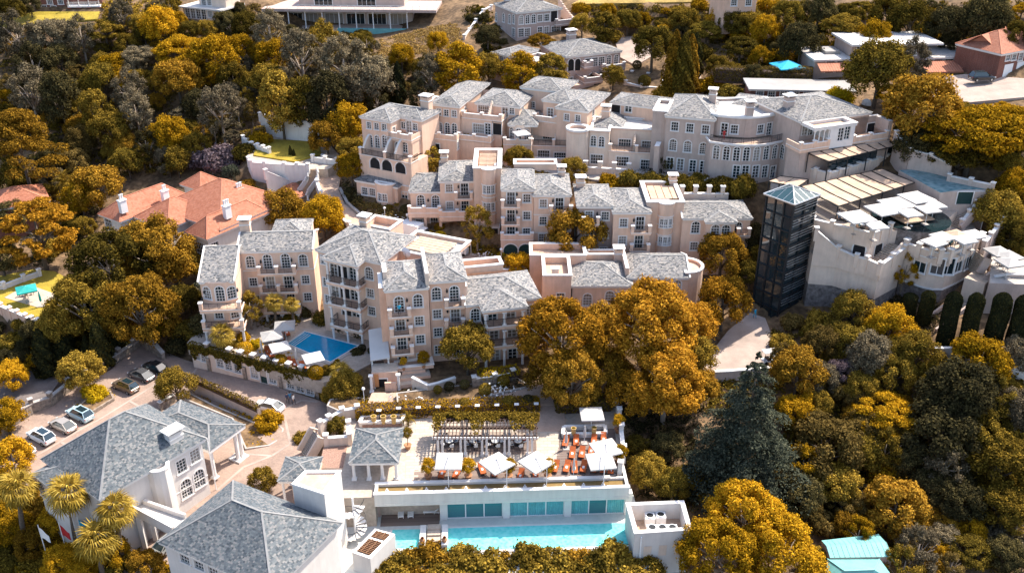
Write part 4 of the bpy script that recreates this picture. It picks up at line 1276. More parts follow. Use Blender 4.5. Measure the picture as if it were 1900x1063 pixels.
# paired arches block and flat-roofed terrace
b=Bld('hotel_wing','pink hotel wing with paired arched windows and flat white roof, right of the turret',(1094,243),(1131,245),13.8,by=316)
h=b.h
b.box(0,b.w,0,8,-2,h-.3,f=[(1101,262,'ar'),(1116,263.5,'ar'),(1107,296,'wd')],wall='stucco_cream')
b.parapet([(0,0),(b.w,0),(b.w,8),(0,8)],h-.3,.3,t=.25)
b.roof(.8,b.w+2,3,11,h-.2,pitch=20);b.chimney(2.2,6.5,h,h+2.8,1.4,1.2)
x0=b.w+.03;x1=b.at(1235,252,2.4).x
b.box(x0,x1,2.4,9,-2,h-.4,f=[(1159,267.6,'wd'),(1202,271,'wd')],wall='stucco_cream')
b.parapet([(x0,2.4),(x1,2.4),(x1,9),(x0,9)],h-.4,.3,t=.25)
zt=b.at(1160,281,-.2).z
b.box(x0,x1,-.2,2.4,-2,zt-.3,f=[(1154.8,300,'wd'),(1200,306,'wd')],top='terrace_tile',wall='stucco_cream')
b.balcony(x0,x1,2.4,zt,2.65,style='rail',mid=True,slab=.35)
dv=MB();xm=b.at(1177,270,.9).x
for xm in(b.at(1177,270,.9).x,x1-.4):
 for k in range(8):dv.box(xm-.15,xm+.15,-.1+k*.31,.22+k*.31,zt,zt+.9+k*.22)
dv.build('balcony_divider',ml('stucco_cream'),b.root)
b.roof(x0+2.5,x1-.2,9,18,h-.2,pitch=15,axis='x')
zg=b.at(1110,313,-3.0).z;zl=b.at(1150,345,-3.0).z
tw=MB();xa=b.at(1086,313,-3).x;xc=b.at(1166,318,-3).x
tw.box(xa,xc,-3.0,-2.6,zl-3,zg,0);tw.box(xa-.1,xc,-3.1,-2.5,zg,zg+.14,1)
for k in range(4):
 x=xa+(xc-xa)*k/3;tw.box(x-.35,x+.35,-3.06,-2.5,zg,zg+1.1,0);tw.box(x-.42,x+.42,-3.12,-2.44,zg+1.1,zg+1.25,1)
tw.build('terrace_wall',ml('stucco_cream','white_trim'),b.root)
# main grey-pink block
b=Bld('hotel_block','large grey-pink hotel block with three rows of windows above the dark hedge, upper row right',(1236.5,215),(1326,222.5),15.2,by=318)
h=b.h;U9=b
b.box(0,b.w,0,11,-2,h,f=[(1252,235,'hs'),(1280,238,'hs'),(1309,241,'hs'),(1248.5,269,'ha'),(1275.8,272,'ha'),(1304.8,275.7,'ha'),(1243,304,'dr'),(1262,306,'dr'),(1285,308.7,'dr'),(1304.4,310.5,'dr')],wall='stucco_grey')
b.roof(0,b.w,0,13,h,pitch=17,axis='x')
b.box(-2.4,0,1.0,8,0,h-.2,wall='stucco_grey');b.parapet([(-2.4,1.0),(-.02,1.0),(-.02,8),(-2.4,8)],h-.2,.5,wall='stucco_grey')
b.chimney(b.w-1.2,7.5,h-.3,h+3.2,1.2,1.0,wall='stucco_grey')
b.box(-1.3,-.5,-2.4,0,-1,5.2,wall='stucco_grey',top='white_trim')
# curved wing with eight arches
b=Bld('hotel_wing','bow-fronted hotel wing with a row of tall arched windows and a balcony above',(1319,262),(1461,258),15.4,by=333)
h=b.h;U10=b
n=8;pts=[]
for k in range(n+1):
 x=b.w*k/n;pts.append((x,-2.3*math.sin(math.pi*k/n)))
foot=pts+[(b.w,8),(0,8)]
wn={}
for k,(px,py)in enumerate(((1329,283),(1347.7,285),(1366.5,286.5),(1385,286.5),(1404,286),(1422,284),(1437.6,282.5),(1452,280))):
 wn[k]=[(px,py,'tl')]
for k,px in((2,1366),(3,1383),(4,1402),(5,1420),(6,1437)):wn[k].append((px,319,'fr'))
wn.setdefault(0,[]).append((1325,309,'tn'))
b.block(foot,-2,h-.25,wn,wall='stucco_grey',top='terrace_tile')
b.band(foot,h-.3,.32,.2)
rb=MB();rails(rb,[(p[0],p[1]+.25,h+.02)for p in pts],1.0);rb.build('balcony_railing',ml('dark_metal'),b.root)
up=[(p[0]+(.8 if i==0 else 0),p[1]+3.4)for i,p in enumerate(pts)]+[(b.w,12),(.8,12)]
zt=b.at(1400,222,.9).z
wu={}
for k,px,py,key in((1,1345,241,'fr'),(2,1369,241,'hs'),(5,1411,240,'hs'),(6,1427,240,'fr')):wu[k]=[(px,py,key)]
b.block(up,h,zt,wu,wall='stucco_grey')
b.parapet(up,zt,.35,t=.35,wall='stucco_grey');b.band(up,zt+.1,.3,.2)
b.chimney(b.w*.5,1.6,h,zt+3.0,1.2,1.0,wall='stucco_grey')
# corner block
b=Bld('hotel_block','grey-pink hotel corner block with slate roof and glazed porch above the beige awnings',(1487,226),(1614,209),15.6,ze=26.4)
h=b.h;U11=b
b.box(0,b.w,0,11.5,-2,h,f=[(1494,240,'fr'),(1504,240,'fr'),(1503,295,'fr'),(1512,292,'fr')],l=[(1466,281,'tl'),(1451,282,'tl')],wall='stucco_grey')
b.block([(0,-.05),(b.w,-.05),(b.w,0),(0,0)],h-5.2,h-5.0,wall='stucco_grey')
b.roof(0,b.w,0,12.5,h,pitch=15,axis='x')
xa=b.at(1514,222,-3.4).x;xc=b.at(1600,226,-3.4).x
zp=b.at(1556,232,-3.4).z;zf=b.at(1550,268,-3.4).z
b.box(xa+3.2,xc-1.2,-3.4,0,zf-.6,zp-.5,f=[(1560,250,'fr'),(1572,247,'fr'),(1585,245,'fr')],wall='white_trim')
b.parapet([(xa,-3.5),(xc-1.0,-3.5),(xc-1.0,0),(xa,0)],zp-.5,.4,t=.5,wall='white_trim',floor='flat_roof_tan')
for k in range(4):b.column(xa+.3+k*.9,-3.3,zf,zp-.5,.1)
b.balcony(b.at(1486,262,-3.5).x,xa+3.2,0,zf,3.6,style='wall',mid=True,slab=.6)
b.balcony(xc-1.0,xc+6,0,zf-.2,3.2,style='wall',mid=True,slab=.6)
b.box(xc-.9,xc+6.4,0,.5,zf-1,zp-.6,f=[(1615,243,'op'),(1627,243,'op')],wall='stucco_grey',top='white_trim')
b.box(xc+5.8,xc+6.6,-3,0,zf-1,zp-.7,wall='stucco_grey',top='white_trim')
b.box(xa-2,xc+6.3,-3.4,0,-2,zf-.65,wall='stucco_grey')
b.chimney(1.8,6.0,h,h+2.6,1.4,1.2,wall='stucco_grey')
# rear roofs
b=Bld('hotel_wing','rear hotel wing whose slate roof shows behind the chimneys of the bow-fronted wing',(1352,197),(1420,206),18,ze=25.0)
b.box(0,b.w,0,8,-3,b.h,wall='stucco_grey');b.roof(0,b.w,0,8,b.h,pitch=16)
# ================================================================ buildings on the slope above
b=Bld('manor_house','grey-pink three-storey manor with arched windows, at the top of the slope',(959,24),(1040.6,16),23.5,by=91,wall='stucco_mauve')
h=b.h
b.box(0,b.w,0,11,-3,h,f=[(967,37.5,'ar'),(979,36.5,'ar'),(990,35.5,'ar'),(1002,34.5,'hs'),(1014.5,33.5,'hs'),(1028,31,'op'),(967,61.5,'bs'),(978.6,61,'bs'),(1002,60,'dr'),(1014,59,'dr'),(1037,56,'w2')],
l=[(953,36,'ar'),(945.5,36,'ar'),(934.5,33.5,'ar'),(914,29,'ar'),(953,61,'bs'),(930,58,'sm'),(953.5,84,'sm'),(946.5,85,'sm'),(935,83,'sm')])
b.roof(0,b.w,0,11,h,pitch=15,axis='x')
b.chimney(b.w-2.2,6,h,h+2.4,1.3,1.1);b.chimney(2,9,h,h+2,1.2,1)
x1=b.w+.02;zt=b.at(1045,43,0).z
b.box(x1,x1+3.2,1.5,9,-2,zt-.5,top='terrace_tile');b.balcony(x1-1.6,x1+3.0,1.5,zt,2.4,style='wall',slab=.5)
gb=MB()
for k in range(9):gb.box(x1+2.9,x1+3.2,-.5+k*.8,.32+k*.8,zt-4,zt+1.2+2.8*(k/8)**1.3)
gb.build('gable_wall',ml('stucco_cream'),b.root)
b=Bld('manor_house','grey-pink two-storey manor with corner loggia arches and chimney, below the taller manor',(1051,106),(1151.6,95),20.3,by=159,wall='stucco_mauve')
h=b.h
b.box(0,b.w,0,12,-3,h,f=[(1059.5,121,'oa'),(1072,120.5,'oa'),(1091,117.5,'bs'),(1104,115.5,'bs'),(1116.5,114.5,'bs'),(1130,111.5,'ar'),(1143.5,110.5,'ar'),(1058,151,'hs'),(1072,150,'hs'),(1098,147,'oa'),(1110,146,'op')],
l=[(1046,121,'oa'),(1035,115,'ar'),(1018,108,'ar')])
b.roof(0,b.w,0,12,h,pitch=15,axis='x')
b.chimney(b.w*.45,9,h,h+3.2,1.6,1.4)
for p1,p2,py in((1084,1100,125),(1120,1160,129)):b.balpx(p1,p2,py,d=1.6,style='wall',slab=.5)
b.box(-.4,b.w*.35,-4,0,-3,1.0,top='terrace_tile');b.balcony(2,b.w*.5,0,1.4,4.2,style='wall',slab=.5)
b=Bld('annexe','low mauve annexe with small square windows and slate roof, left of the two-storey manor',(914.6,98),(949,105.5),20.5,ze=26.0,wall='stucco_mauve')
h=b.h
b.box(0,b.w,0,8,-4,h,f=[(919,106.5,'sm'),(930.5,109,'sm'),(942,112,'sm'),(930.6,132,'sm')]);b.roof(0,b.w,0,8,h,pitch=15)
b.box(b.w,b.w+6,2,8,-3,h-1.2);b.parapet([(b.w,2),(b.w+6,2),(b.w+6,8),(b.w,8)],h-1.2,.5)
WMAP={}
# ================================================================ shared small builders
def poly_at(pts,z):return[W(px,py,z)for px,py in pts]
def center(pts):
 c=sum((Vector(p)for p in pts),Vector())/len(pts);return c
class Loc:
 """a thing built from world points: its parts are stored relative to its base"""
 def __init__(s,name,label,cat,base,group=None,rz=0):
  s.b=Vector(base);s.root=thing(name,label,cat,s.b,0,group)
 def rel(s,pts):return[tuple(Vector(p)-s.b)for p in pts]
 def build(s,name,mb,mats,kind=None):
  mb.v=[(v[0]-s.b.x,v[1]-s.b.y,v[2]-s.b.z)for v in mb.v]
  return mb.build(name,ml(*mats),s.root,kind=kind)
def wall_run(name,label,pts,h,t=.35,mats=('stucco_cream','white_trim'),piers=3.0,down=1.5,cat='wall',ph=.45,pw=.55,group=None,coping=True,tops=None):
 """garden wall along points (x, y, z of its foot); piers with caps are parts"""
 o=Loc(name,label,cat,center(pts),group)
 mb=MB()
 n=len(pts)
 for i in range(n-1):
  a,b=Vector(pts[i]),Vector(pts[i+1])
  d=Vector((b.x-a.x,b.y-a.y,0)).normalized();nn=Vector((-d.y,d.x,0))*t/2
  ha=h if tops is None else tops[i]-a.z;hb=h if tops is None else tops[i+1]-b.z
  A=[a-nn,b-nn,b+nn,a+nn];zt=[a.z+ha,b.z+hb,b.z+hb,a.z+ha];zb=[a.z-down,b.z-down,b.z-down,a.z-down]
  mb.prism(A,0,0,0,z0s=zb,z1s=zt)
  if coping:
   n2=Vector((-d.y,d.x,0))*(t/2+.08);e=d*.04*(i%2)
   A=[a-n2,b-n2,b+n2,a+n2];mb.prism(A,0,0,1,z0s=[q+.003 for q in zt],z1s=[q+.14+.004*(i%2)for q in zt])
 o.build('wall',mb,mats)
 if piers:
  for i in range(n-1):
   a,b=Vector(pts[i]),Vector(pts[i+1]);L=(b-a).length;m=max(1,round(L/piers))
   for k in range(m+(1 if i==n-2 else 0)):
    f=k/m;p=a.lerp(b,f)
    tp=(a.z+h)*(1-f)+(b.z+h)*f if tops is None else tops[i]*(1-f)+tops[i+1]*f
    key=('pier',round(pw,2),round(ph,2),mats)
    if key not in _msh:
     q=MB();q.box(-pw/2,pw/2,-pw/2,pw/2,-1.6,ph,0);q.box(-pw/2-.08,pw/2+.08,-pw/2-.08,pw/2+.08,ph,ph+.16,1)
     _msh[key]=q.mesh('pier',ml(*mats[:2]))
    put('pier',_msh[key],o.root,(p.x-o.b.x,p.y-o.b.y,tp-o.b.z),math.atan2(b.y-a.y,b.x-a.x))
 return o
def slab_thing(name,label,cat,pts,z,depth,mats=('stucco_cream','stone_paving'),part='retaining_wall'):
 o=Loc(name,label,cat,(*center(pts).xy,z))
 mb=MB();mb.prism([(p[0],p[1])for p in pts],z-depth,z,0,mtop=1)
 o.build(part,mb,mats);return o
def stairs(label,a,b,width,n,mats=('concrete',),side=True,sidem='stucco_cream',cat='stairs',curve=0.0):
 """flight of n separate steps climbing from a to b"""
 a,b=Vector(a),Vector(b);o=Loc('stairs',label,cat,a)
 d=Vector((b.x-a.x,b.y-a.y,0));L=d.length;d.normalize();nn=Vector((-d.y,d.x,0))
 run=L/n;rise=(b.z-a.z)/n
 key=('step',round(width,2),round(run,3),round(rise,3),mats)
 q=MB();q.box(0,run*1.12,-width/2,width/2,-.9,0);q.box(-.04,run*.3,-width/2,width/2,.0,.03)
 me=q.mesh('step',ml(*mats))
 ang=math.atan2(d.y,d.x)
 for k in range(n):
  f=(k+.0)/n
  p=d*(run*k)+nn*(curve*math.sin(math.pi*2*f))+Vector((0,0,rise*(k+1)))
  put('step',me,o.root,p,ang)
 if side:
  for sgn in(-1,1):
   prev=None;mb=MB()
   for k in range(9):
    f=k/8;p=a.lerp(b,f)+nn*(curve*math.sin(math.pi*2*f))+nn*sgn*(width/2+.14)
    if prev is not None:mb.bar(prev+Vector((0,0,.25)),p+Vector((0,0,.25)),.28,1.3)
    prev=p
   o.build('string_wall',mb,(sidem,))
 return o
def umbrella_proto(sz,canvas='canvas_white',side_arm=True,hgt=2.6,vent=True):
 def mk():
  r=thing('parasol','parasol','parasol',(0,0,0))
  h=sz/2;ap=hgt+sz*.2
  mb=MB();n=6
  cs=[(-h,-h),(h,-h),(h,h),(-h,h)]
  for k in range(4):
   a,b2=cs[k],cs[(k+1)%4]
   mb.face([(*a,hgt),(*b2,hgt),((a[0]+b2[0])*.25*.95,(a[1]+b2[1])*.25*.95,hgt+(ap-hgt)*.52-.03)])
   mb.face([(*a,hgt),((a[0]+b2[0])*.2375,(a[1]+b2[1])*.2375,hgt+(ap-hgt)*.49),(0,0,ap)])
   c2=cs[(k+1)%4]
   mb.face([(*c2,hgt),(0,0,ap),((a[0]+b2[0])*.2375,(a[1]+b2[1])*.2375,hgt+(ap-hgt)*.49)])
   mb.face([(*a,hgt-.18),(*b2,hgt-.18),(*b2,hgt),(*a,hgt)])
  mb.build('canopy',ml(canvas),r)
  q=MB()
  for c in cs:q.bar((0,0,ap-.08),(c[0]*.98,c[1]*.98,hgt-.04),.05,.04)
  q.build('ribs',ml('white_paint'),r,kind='stuff')
  q=MB()
  if side_arm:
   q.tube([(0,-h-.25,.1),(0,-h-.25,hgt+.9)],.05,6);q.bar((0,-h-.25,hgt+.85),(0,0,ap+.12),.07,.08)
  else:q.tube([(0,0,0),(0,0,ap)],.045,6)
  q.build('pole',ml('white_paint'),r)
  q=MB();y=-h-.25 if side_arm else 0
  q.box(-.42,.42,y-.42,y+.42,0,.12)
  q.build('base',ml('concrete'),r)
  return r
 return Kit(mk)
UM3=umbrella_proto(3.1);UM5=umbrella_proto(4.0,side_arm=False,hgt=2.7);UM25=umbrella_proto(2.6,side_arm=False,hgt=2.4);UM35=umbrella_proto(2.7,side_arm=False,hgt=2.5)
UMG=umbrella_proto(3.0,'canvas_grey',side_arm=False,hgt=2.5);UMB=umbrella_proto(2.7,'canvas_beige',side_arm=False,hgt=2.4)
UMT=umbrella_proto(3.0,'canvas_teal',side_arm=False,hgt=2.3)
def mk_table():
 r=thing('dining_table','table','table',(0,0,0))
 q=MB();q.lathe([(.001,.72),(.48,.72),(.48,.76),(.001,.76)],n=12);q.build('tabletop',ml('white_paint'),r)
 q=MB();q.lathe([(.24,0),(.24,.03),(.04,.06),(.04,.72)],n=8);q.build('pedestal',ml('dark_metal'),r)
 return r
TABLE=Kit(mk_table)
def mk_chair(mat_='wood_pale'):
 def f():
  r=thing('chair','chair','chair',(0,0,0))
  q=MB();q.box(-.22,.22,-.22,.22,.42,.47);q.build('seat',ml(mat_),r)
  q=MB();q.box(-.22,.22,.19,.24,.47,.92);q.build('backrest',ml(mat_),r)
  for sx in(-.19,.19):
   for sy in(-.19,.19):
    q=MB();q.box(sx-.02,sx+.02,sy-.02,sy+.02,0,.42);q.build('leg',ml('dark_metal'),r)
  return r
 return Kit(f)
CHAIR=mk_chair();CHAIRW=mk_chair('white_paint')
# ---------------- people
def person_mesh(pose):
 """one continuous skinned body; pose: stand, walk or sit"""
 sit=pose=='sit';wk=.16 if pose=='walk' else 0.03
 if sit:
  J={'pel':(0,0,.52),'che':(0,.02,.95),'neck':(0,0,1.1),'head':(0,-.03,1.22),'top':(0,-.02,1.33)}
  L=lambda s:[(s*.1,0,.5),(s*.12,-.42,.5),(s*.12,-.45,.08),(s*.12,-.6,.04)]
  A=lambda s:[(s*.19,.02,1.03),(s*.25,-.06,.76),(s*.18,-.3,.74),(s*.15,-.38,.75)]
 else:
  J={'pel':(0,0,.93),'che':(0,0,1.28),'neck':(0,0,1.48),'head':(0,-.02,1.6),'top':(0,-.01,1.73)}
  L=lambda s:[(s*.1,0,.86),(s*.11,-wk*s*.7,.47),(s*.11,-wk*s+.04,.08),(s*.11,-wk*s-.12,.03)]
  A=lambda s:[(s*.2,0,1.4),(s*.26,.03+wk*s*.6,1.13),(s*.27,-.06+wk*s,.88),(s*.27,-.08+wk*s,.78)]
 vs,es,rs=[],[],[]
 def add(p,r,par=None):
  vs.append(p);rs.append(r)
  if par is not None:es.append((par,len(vs)-1))
  return len(vs)-1
 p0=add(J['pel'],.155);p1=add(J['che'],.165,p0);p2=add(J['neck'],.065,p1);p3=add(J['head'],.098,p2);add(J['top'],.085,p3)
 for s in(-1,1):
  k=p0
  for q,r in zip(L(s),(.095,.068,.045,.04)):k=add(q,r,k)
  k=p1
  for q,r in zip(A(s),(.065,.048,.036,.034)):k=add(q,r,k)
 me=bpy.data.meshes.new('person_skeleton');me.from_pydata(vs,es,[])
 ob=bpy.data.objects.new('person_skeleton',me);COL.objects.link(ob)
 sk=ob.modifiers.new('skin','SKIN');sk.use_smooth_shade=True
 for i,r in enumerate(rs):me.skin_vertices[0].data[i].radius=(r,r*.8)
 me.skin_vertices[0].data[0].use_root=True
 ob.modifiers.new('sub','SUBSURF').levels=1
 dg=bpy.context.evaluated_depsgraph_get()
 out=bpy.data.meshes.new_from_object(ob.evaluated_get(dg))
 bpy.data.objects.remove(ob)
 for m_ in ml('skin','shirt','trousers','rubber'):out.materials.append(m_)
 sh,hip,ft=(1.06,.6,.1)if sit else(1.45,.95,.09)
 for p in out.polygons:
  z=p.center.z;x=abs(p.center.x)
  leg=z<hip
  if sit and z<.62:mi=3 if z<ft else 2
  elif not sit and z<.95 and x<.2:mi=3 if z<ft else 2
  elif z>sh and x<.13:mi=0
  elif not sit and z<1.1 and x>.21:mi=0
  elif sit and p.center.y<-.2:mi=0
  else:mi=1
  p.material_index=mi
 out.name='person_'+pose
 return out,J['top'][2]
PMESH={k:person_mesh(k)for k in('stand','walk','sit')}
_hair={}
def person(label,loc,rz,pose='stand',group=None,cloth=None):
 me,top=PMESH[pose]
 if cloth:
  me=me.copy();me.materials[1]=MATS[cloth[0]];me.materials[2]=MATS[cloth[1]]
 o=put('person',me,None,loc,rz,None,label,'person',group)
 if pose not in _hair:
  q=MB();q.ball((0,.01 if pose!='sit' else 0,top-.06),.105,.115,.1,8);_hair[pose]=q.mesh('hair',ml('hair_dark'),True)
 put('hair',_hair[pose],o)
 return o
# ================================================================ glass lift tower
z0=3.6
zT=zeave(1473.6,379.5,583,z0)
b=Bld('lift_tower','tall dark glass lift tower with pyramid glass roof beside the restaurant terraces',(1473.6,379.5),(1516,363),z0,ze=zT)
lf=b.onz(1424,361,b.h);dp=max(4.0,math.hypot(lf.x,lf.y));h=b.h;wv=b.w
q=MB();q.box(.08,wv-.08,.08,dp-.08,-3,h);q.build('glazing',ml('tower_glass'),b.root)
q=MB()
for x in(0,wv*.5,wv):q.box(x-.11,x+.11,-.1,.12,-3,h)
for x in(0,wv*.5,wv):q.box(x-.11,x+.11,dp-.1,dp+.1,-3,h)
for y in(dp*.33,dp*.66):q.box(-.1,.1,y-.08,y+.08,-3,h)
for y in(dp*.33,dp*.66):q.box(wv-.1,wv+.1,y-.08,y+.08,-3,h)
q.build('mullions',ml('dark_metal'),b.root,kind='stuff')
nb=9
q=MB();q.box(-.14,wv+.14,-.16,dp+.14,0,.16);mt=q.mesh('transom',ml('dark_metal'))
q=MB();q.box(.1,wv+.16,-.26,-.16,0,.07);q.box(wv+.14,wv+.24,0,dp,0,.07);ms=q.mesh('sun_blade',ml('steel'))
for k in range(nb):
 zz=.5+(h-.6)*k/(nb-1)
 put('transom',mt,b.root,(0,0,zz-.1))
 if k:
  for j in range(3):put('sun_blade',ms,b.root,(0,0,zz-.35-j*.42))
q=MB();e=.35
A=[(-e,-e,h+.1),(wv+e,-e,h+.1),(wv+e,dp+e,h+.1),(-e,dp+e,h+.1)];ap=(wv/2,dp/2,h+1.35)
for k in range(4):q.face([A[k],A[(k+1)%4],ap])
ro=q.build('roof',ml('roof_glass'),b.root)
q=MB()
for k in range(4):
 a,c=Vector(A[k]),Vector(A[(k+1)%4]);q.bar(a,ap,.12,.1);q.bar(a,c,.16,.18)
 for f in(.2,.4,.6,.8):
  p=a.lerp(c,f);t_=1-abs(f-.5)*2
  m_=((a+c)/2).lerp(Vector(ap),0);tgt=a.lerp(Vector(ap),f*2*.5/.5)if f<.5 else c.lerp(Vector(ap),(1-f)*2)
  q.bar(p,tgt,.05,.05)
q.build('roof_bars',ml('steel'),ro,kind='stuff')
# ================================================================ restaurant terraces
ZT1,ZT2,ZT3=16.2,12.4,14.2
tp=poly_at([(1507,416),(1617,442),(1652,428),(1700,428),(1760,405),(1800,372),(1700,318),(1560,330),(1430,338),(1440,380)],ZT1)
T1=slab_thing('restaurant_terrace','upper restaurant terrace of pale stone under big white parasols and beige awnings','terrace',tp,ZT1,14)
for a_,c_,L in(((1507,416),(1617,442),'pale parapet with square piers along front edge of upper restaurant terrace'),((1617,442),(1651,428),'short pale parapet turning the corner beside the dark pool')):
 wall_run('parapet_wall',L,[W(*a_,ZT1),W(*c_,ZT1)],.75,.3,piers=2.6)
# openings under the terrace corner
q=T1
for px,py,k in((1597,466,1),(1628,462,1)):
 mb=MB();o=arc_pts(1.7,2.7,1)
 a,c=(W(1507,416,ZT1),W(1617,442,ZT1))if px<1610 else(W(1617,442,ZT1),W(1652,428,ZT1))
 d=Vector((c.x-a.x,c.y-a.y,0));L=d.length;d.normalize();n_=Vector((d.y,-d.x,0))
 f=.84 if px<1610 else .5
 base=a+d*L*f;zb=ZT2+.02
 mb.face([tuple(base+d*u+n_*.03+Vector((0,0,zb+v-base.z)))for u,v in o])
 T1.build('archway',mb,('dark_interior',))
 mb=MB();oo=arc_pts(2.1,2.9,1)
 for k2 in range(len(o)-1):
  P_=lambda q_:tuple(base+d*q_[0]+n_*.06+Vector((0,0,zb+q_[1]-base.z)))
  mb.face([P_(o[k2]),P_(o[k2+1]),P_(oo[k2+1]),P_(oo[k2])])
 T1.build('arch_surround',mb,('white_trim',))
# landing and outer wall
LW=[W(1515,428,16.4),W(1556,462,13.8),W(1590,477,13.4),W(1609,481,13.4),W(1634,491,13.4),W(1680,455,14.6)]
LW=[Vector((p.x,p.y,ZT2))for p in LW]
lp=LW+[Vector((p.x,p.y,ZT2))for p in poly_at([(1652,428),(1617,442),(1507,416)],ZT1)]
lp=lp[::1]
T2=slab_thing('stair_landing','pale stair landing and battered outer wall below the upper restaurant terrace','terrace',lp,ZT2,4.6)
mb=MB();mb.prism([(p.x,p.y)for p in lp],ZT2-13,ZT2-4.6,0,top=False)
T2.build('stone_plinth',mb,('stone_grey',))
wall_run('parapet_wall','sloping pale stair wall with square piers right of the glass lift tower',LW,.9,.35,piers=3.4,
tops=[ZT2+4.0,ZT2+1.4,ZT2+1.0,ZT2+1.0,ZT2+.9,ZT2+1.8])
stairs('stone stair descending behind the sloping wall next to the glass lift tower',LW[1]+Vector((.6,1.5,0)),LW[0]+Vector((.4,1.2,3.6)),1.6,14,side=False)
stairs('pale stair climbing from the landing to the umbrella terrace',LW[4].lerp(LW[5],.2)+Vector((-.6,1.6,0)),LW[5]+Vector((-1.0,1.2,ZT3-ZT2)),2.2,11,('stone_paving',))
# round-fronted terrace
fr=[(1681,458),(1728,473),(1744,476),(1762,476),(1784,467),(1802,458),(1820,446)]
p3=poly_at(fr,ZT3)+poly_at([(1806,415),(1760,408),(1700,425),(1668,440)],ZT3)
T3=slab_thing('restaurant_terrace','lower restaurant terrace with rounded front, windows and stone base','terrace',p3,ZT3,5.2)
mb=MB();mb.prism([(p.x,p.y)for p in p3],ZT3-12,ZT3-5.2,0,top=False);T3.build('stone_plinth',mb,('stone_grey',))
mb=MB();mb.prism(offset([(q.x,q.y)for q in p3],-.12),ZT3-5.35,ZT3-5.1,0);T3.build('string_course',mb,('white_trim',))
def window_on(L,a,c,px,py,key,inset=.0):
 d=Vector((c.x-a.x,c.y-a.y,0)).normalized();n_=Vector((d.y,-d.x,0));r=ray(px,py)
 t=((a.x-CAM.x)*n_.x+(a.y-CAM.y)*n_.y)/(r.x*n_.x+r.y*n_.y);p=CAM+r*t
 fm,gm=win_mesh(key);hh=WT[key][1]
 p=p+n_*.16-Vector((0,0,hh/2))-L.b
 w_=put('window',fm,L.root,p,math.atan2(d.y,d.x));put('pane',gm,w_)
WT['bg']=(1.7,2.5,0,2,1,0)
window_on(T3,p3[0],p3[1],1708,489.7,'bg')
window_on(T3,p3[1],p3[2],1740,494,'bg');window_on(T3,p3[2],p3[3],1759,494,'bg');window_on(T3,p3[3],p3[4],1778,490,'bg');window_on(T3,p3[4],p3[5],1796,484,'bg');window_on(T3,p3[5],p3[6],1813,472,'bg')
wall_run('parapet_wall','curved battlemented pale parapet round the lower restaurant terrace',p3[:7],.55,.35,piers=2.0,ph=.6,pw=.7)
# dark round pool between the two terraces
cpool=W(1690,405,ZT1+.1);rp_=5.6
o=Loc('infinity_pool','dark round-edged infinity pool curving round the small dining deck','pool',cpool)
arc=[(cpool.x+rp_*math.cos(R(a)),cpool.y+rp_*math.sin(R(a)))for a in range(150,391,10)]
mb=MB();mb.prism(arc,ZT3-.5,ZT1+.3,0,mtop=1);o.build('pool_wall',mb,('stone_grey','water_dark'))
mb=MB();mb.box(-2.6,2.6,-2.2,2.2,.25,.42)
cd=W(1688,402,ZT1+.5)
put('dining_deck',mb.mesh('dining_deck',ml('wood_pale')),None,(cd.x,cd.y,ZT1+.25),R(20),None,'small square timber dining deck standing in the dark pool','deck')
# awnings
def awning(label,quad,z,n,mats=('canvas_beige','dark_metal'),posts=True,dz=0.0,zf=None):
 """quad: back-left, back-right, front-right, front-left pixels"""
 A,B_,C_,D_=[W(px,py,zz)for(px,py),zz in zip(quad,(z+dz,z+dz,z,z))]
 o=Loc('awning',label,'awning',(*((A+C_)/2).xy,zf if zf is not None else z-3))
 for k in range(n):
  f0,f1=k/n+.012,(k+1)/n-.012
  mb=MB()
  a,b2,c,d=A.lerp(B_,f0),A.lerp(B_,f1),D_.lerp(C_,f1),D_.lerp(C_,f0);dn=Vector((0,0,.07))
  sag=Vector((0,0,-.08));m1,m2=(a+d)/2+sag,(b2+c)/2+sag
  mb.face([d,c,m2,m1]);mb.face([m1,m2,b2,a]);mb.face([d,d-dn*3,c-dn*3,c])
  o.build('awning_panel',mb,(mats[0],))
 mb=MB()
 for k in range(n+1):
  f=k/n;mb.bar(A.lerp(B_,f)-Vector((0,0,.1)),D_.lerp(C_,f)-Vector((0,0,.1)),.1,.16)
 mb.bar(A,B_,.14,.16);mb.bar(D_-Vector((0,0,.12)),C_-Vector((0,0,.12)),.14,.16)
 o.build('awning_frame',mb,(mats[1],),kind='stuff')
 if posts:
  for k in range(0,n+1,2 if n>3 else 1):
   for P1,P2 in((A,B_),(D_,C_)):
    p=P1.lerp(P2,k/n);mb=MB();mb.box(p.x-.07,p.x+.07,p.y-.07,p.y+.07,p.z-3.2,p.z-.1);o.build('post',mb,(mats[1],))
 return o
awning('large seven-panel beige awning stretched over the restaurant behind the glass tower',[(1486,346),(1638,313),(1697,338),(1555,382)],19.2,7,zf=ZT1)
awning('small two-panel beige awning left of the large one, near the hotel steps',[(1448,327),(1500,333),(1480,346),(1427,336)],18.9,2,zf=ZT1)
ZP=18.8
pp=poly_at([(1490,318),(1537,331),(1662,293),(1668,280),(1650,272),(1500,296)],ZP)
T5=slab_thing('dining_platform','raised dining platform with pale parapet below the grey-pink corner block','terrace',pp,ZP,6)
wall_run('parapet_wall','pale parapet with low piers along raised dining platform, above the large awning',[pp[0],pp[1],pp[2]],.8,.3,piers=2.4,ph=.3)
awning('long beige awning over the raised dining platform under the glazed porch',[(1500,284),(1646,259),(1662,270),(1537,299)],21.9,7,dz=.6,zf=ZP)
mb=MB();g1,g2=W(1536,318,ZP+.9),W(1655,286,ZP+.9)
mb.face([g1,g2,g2+Vector((0,0,1.7)),g1+Vector((0,0,1.7))])
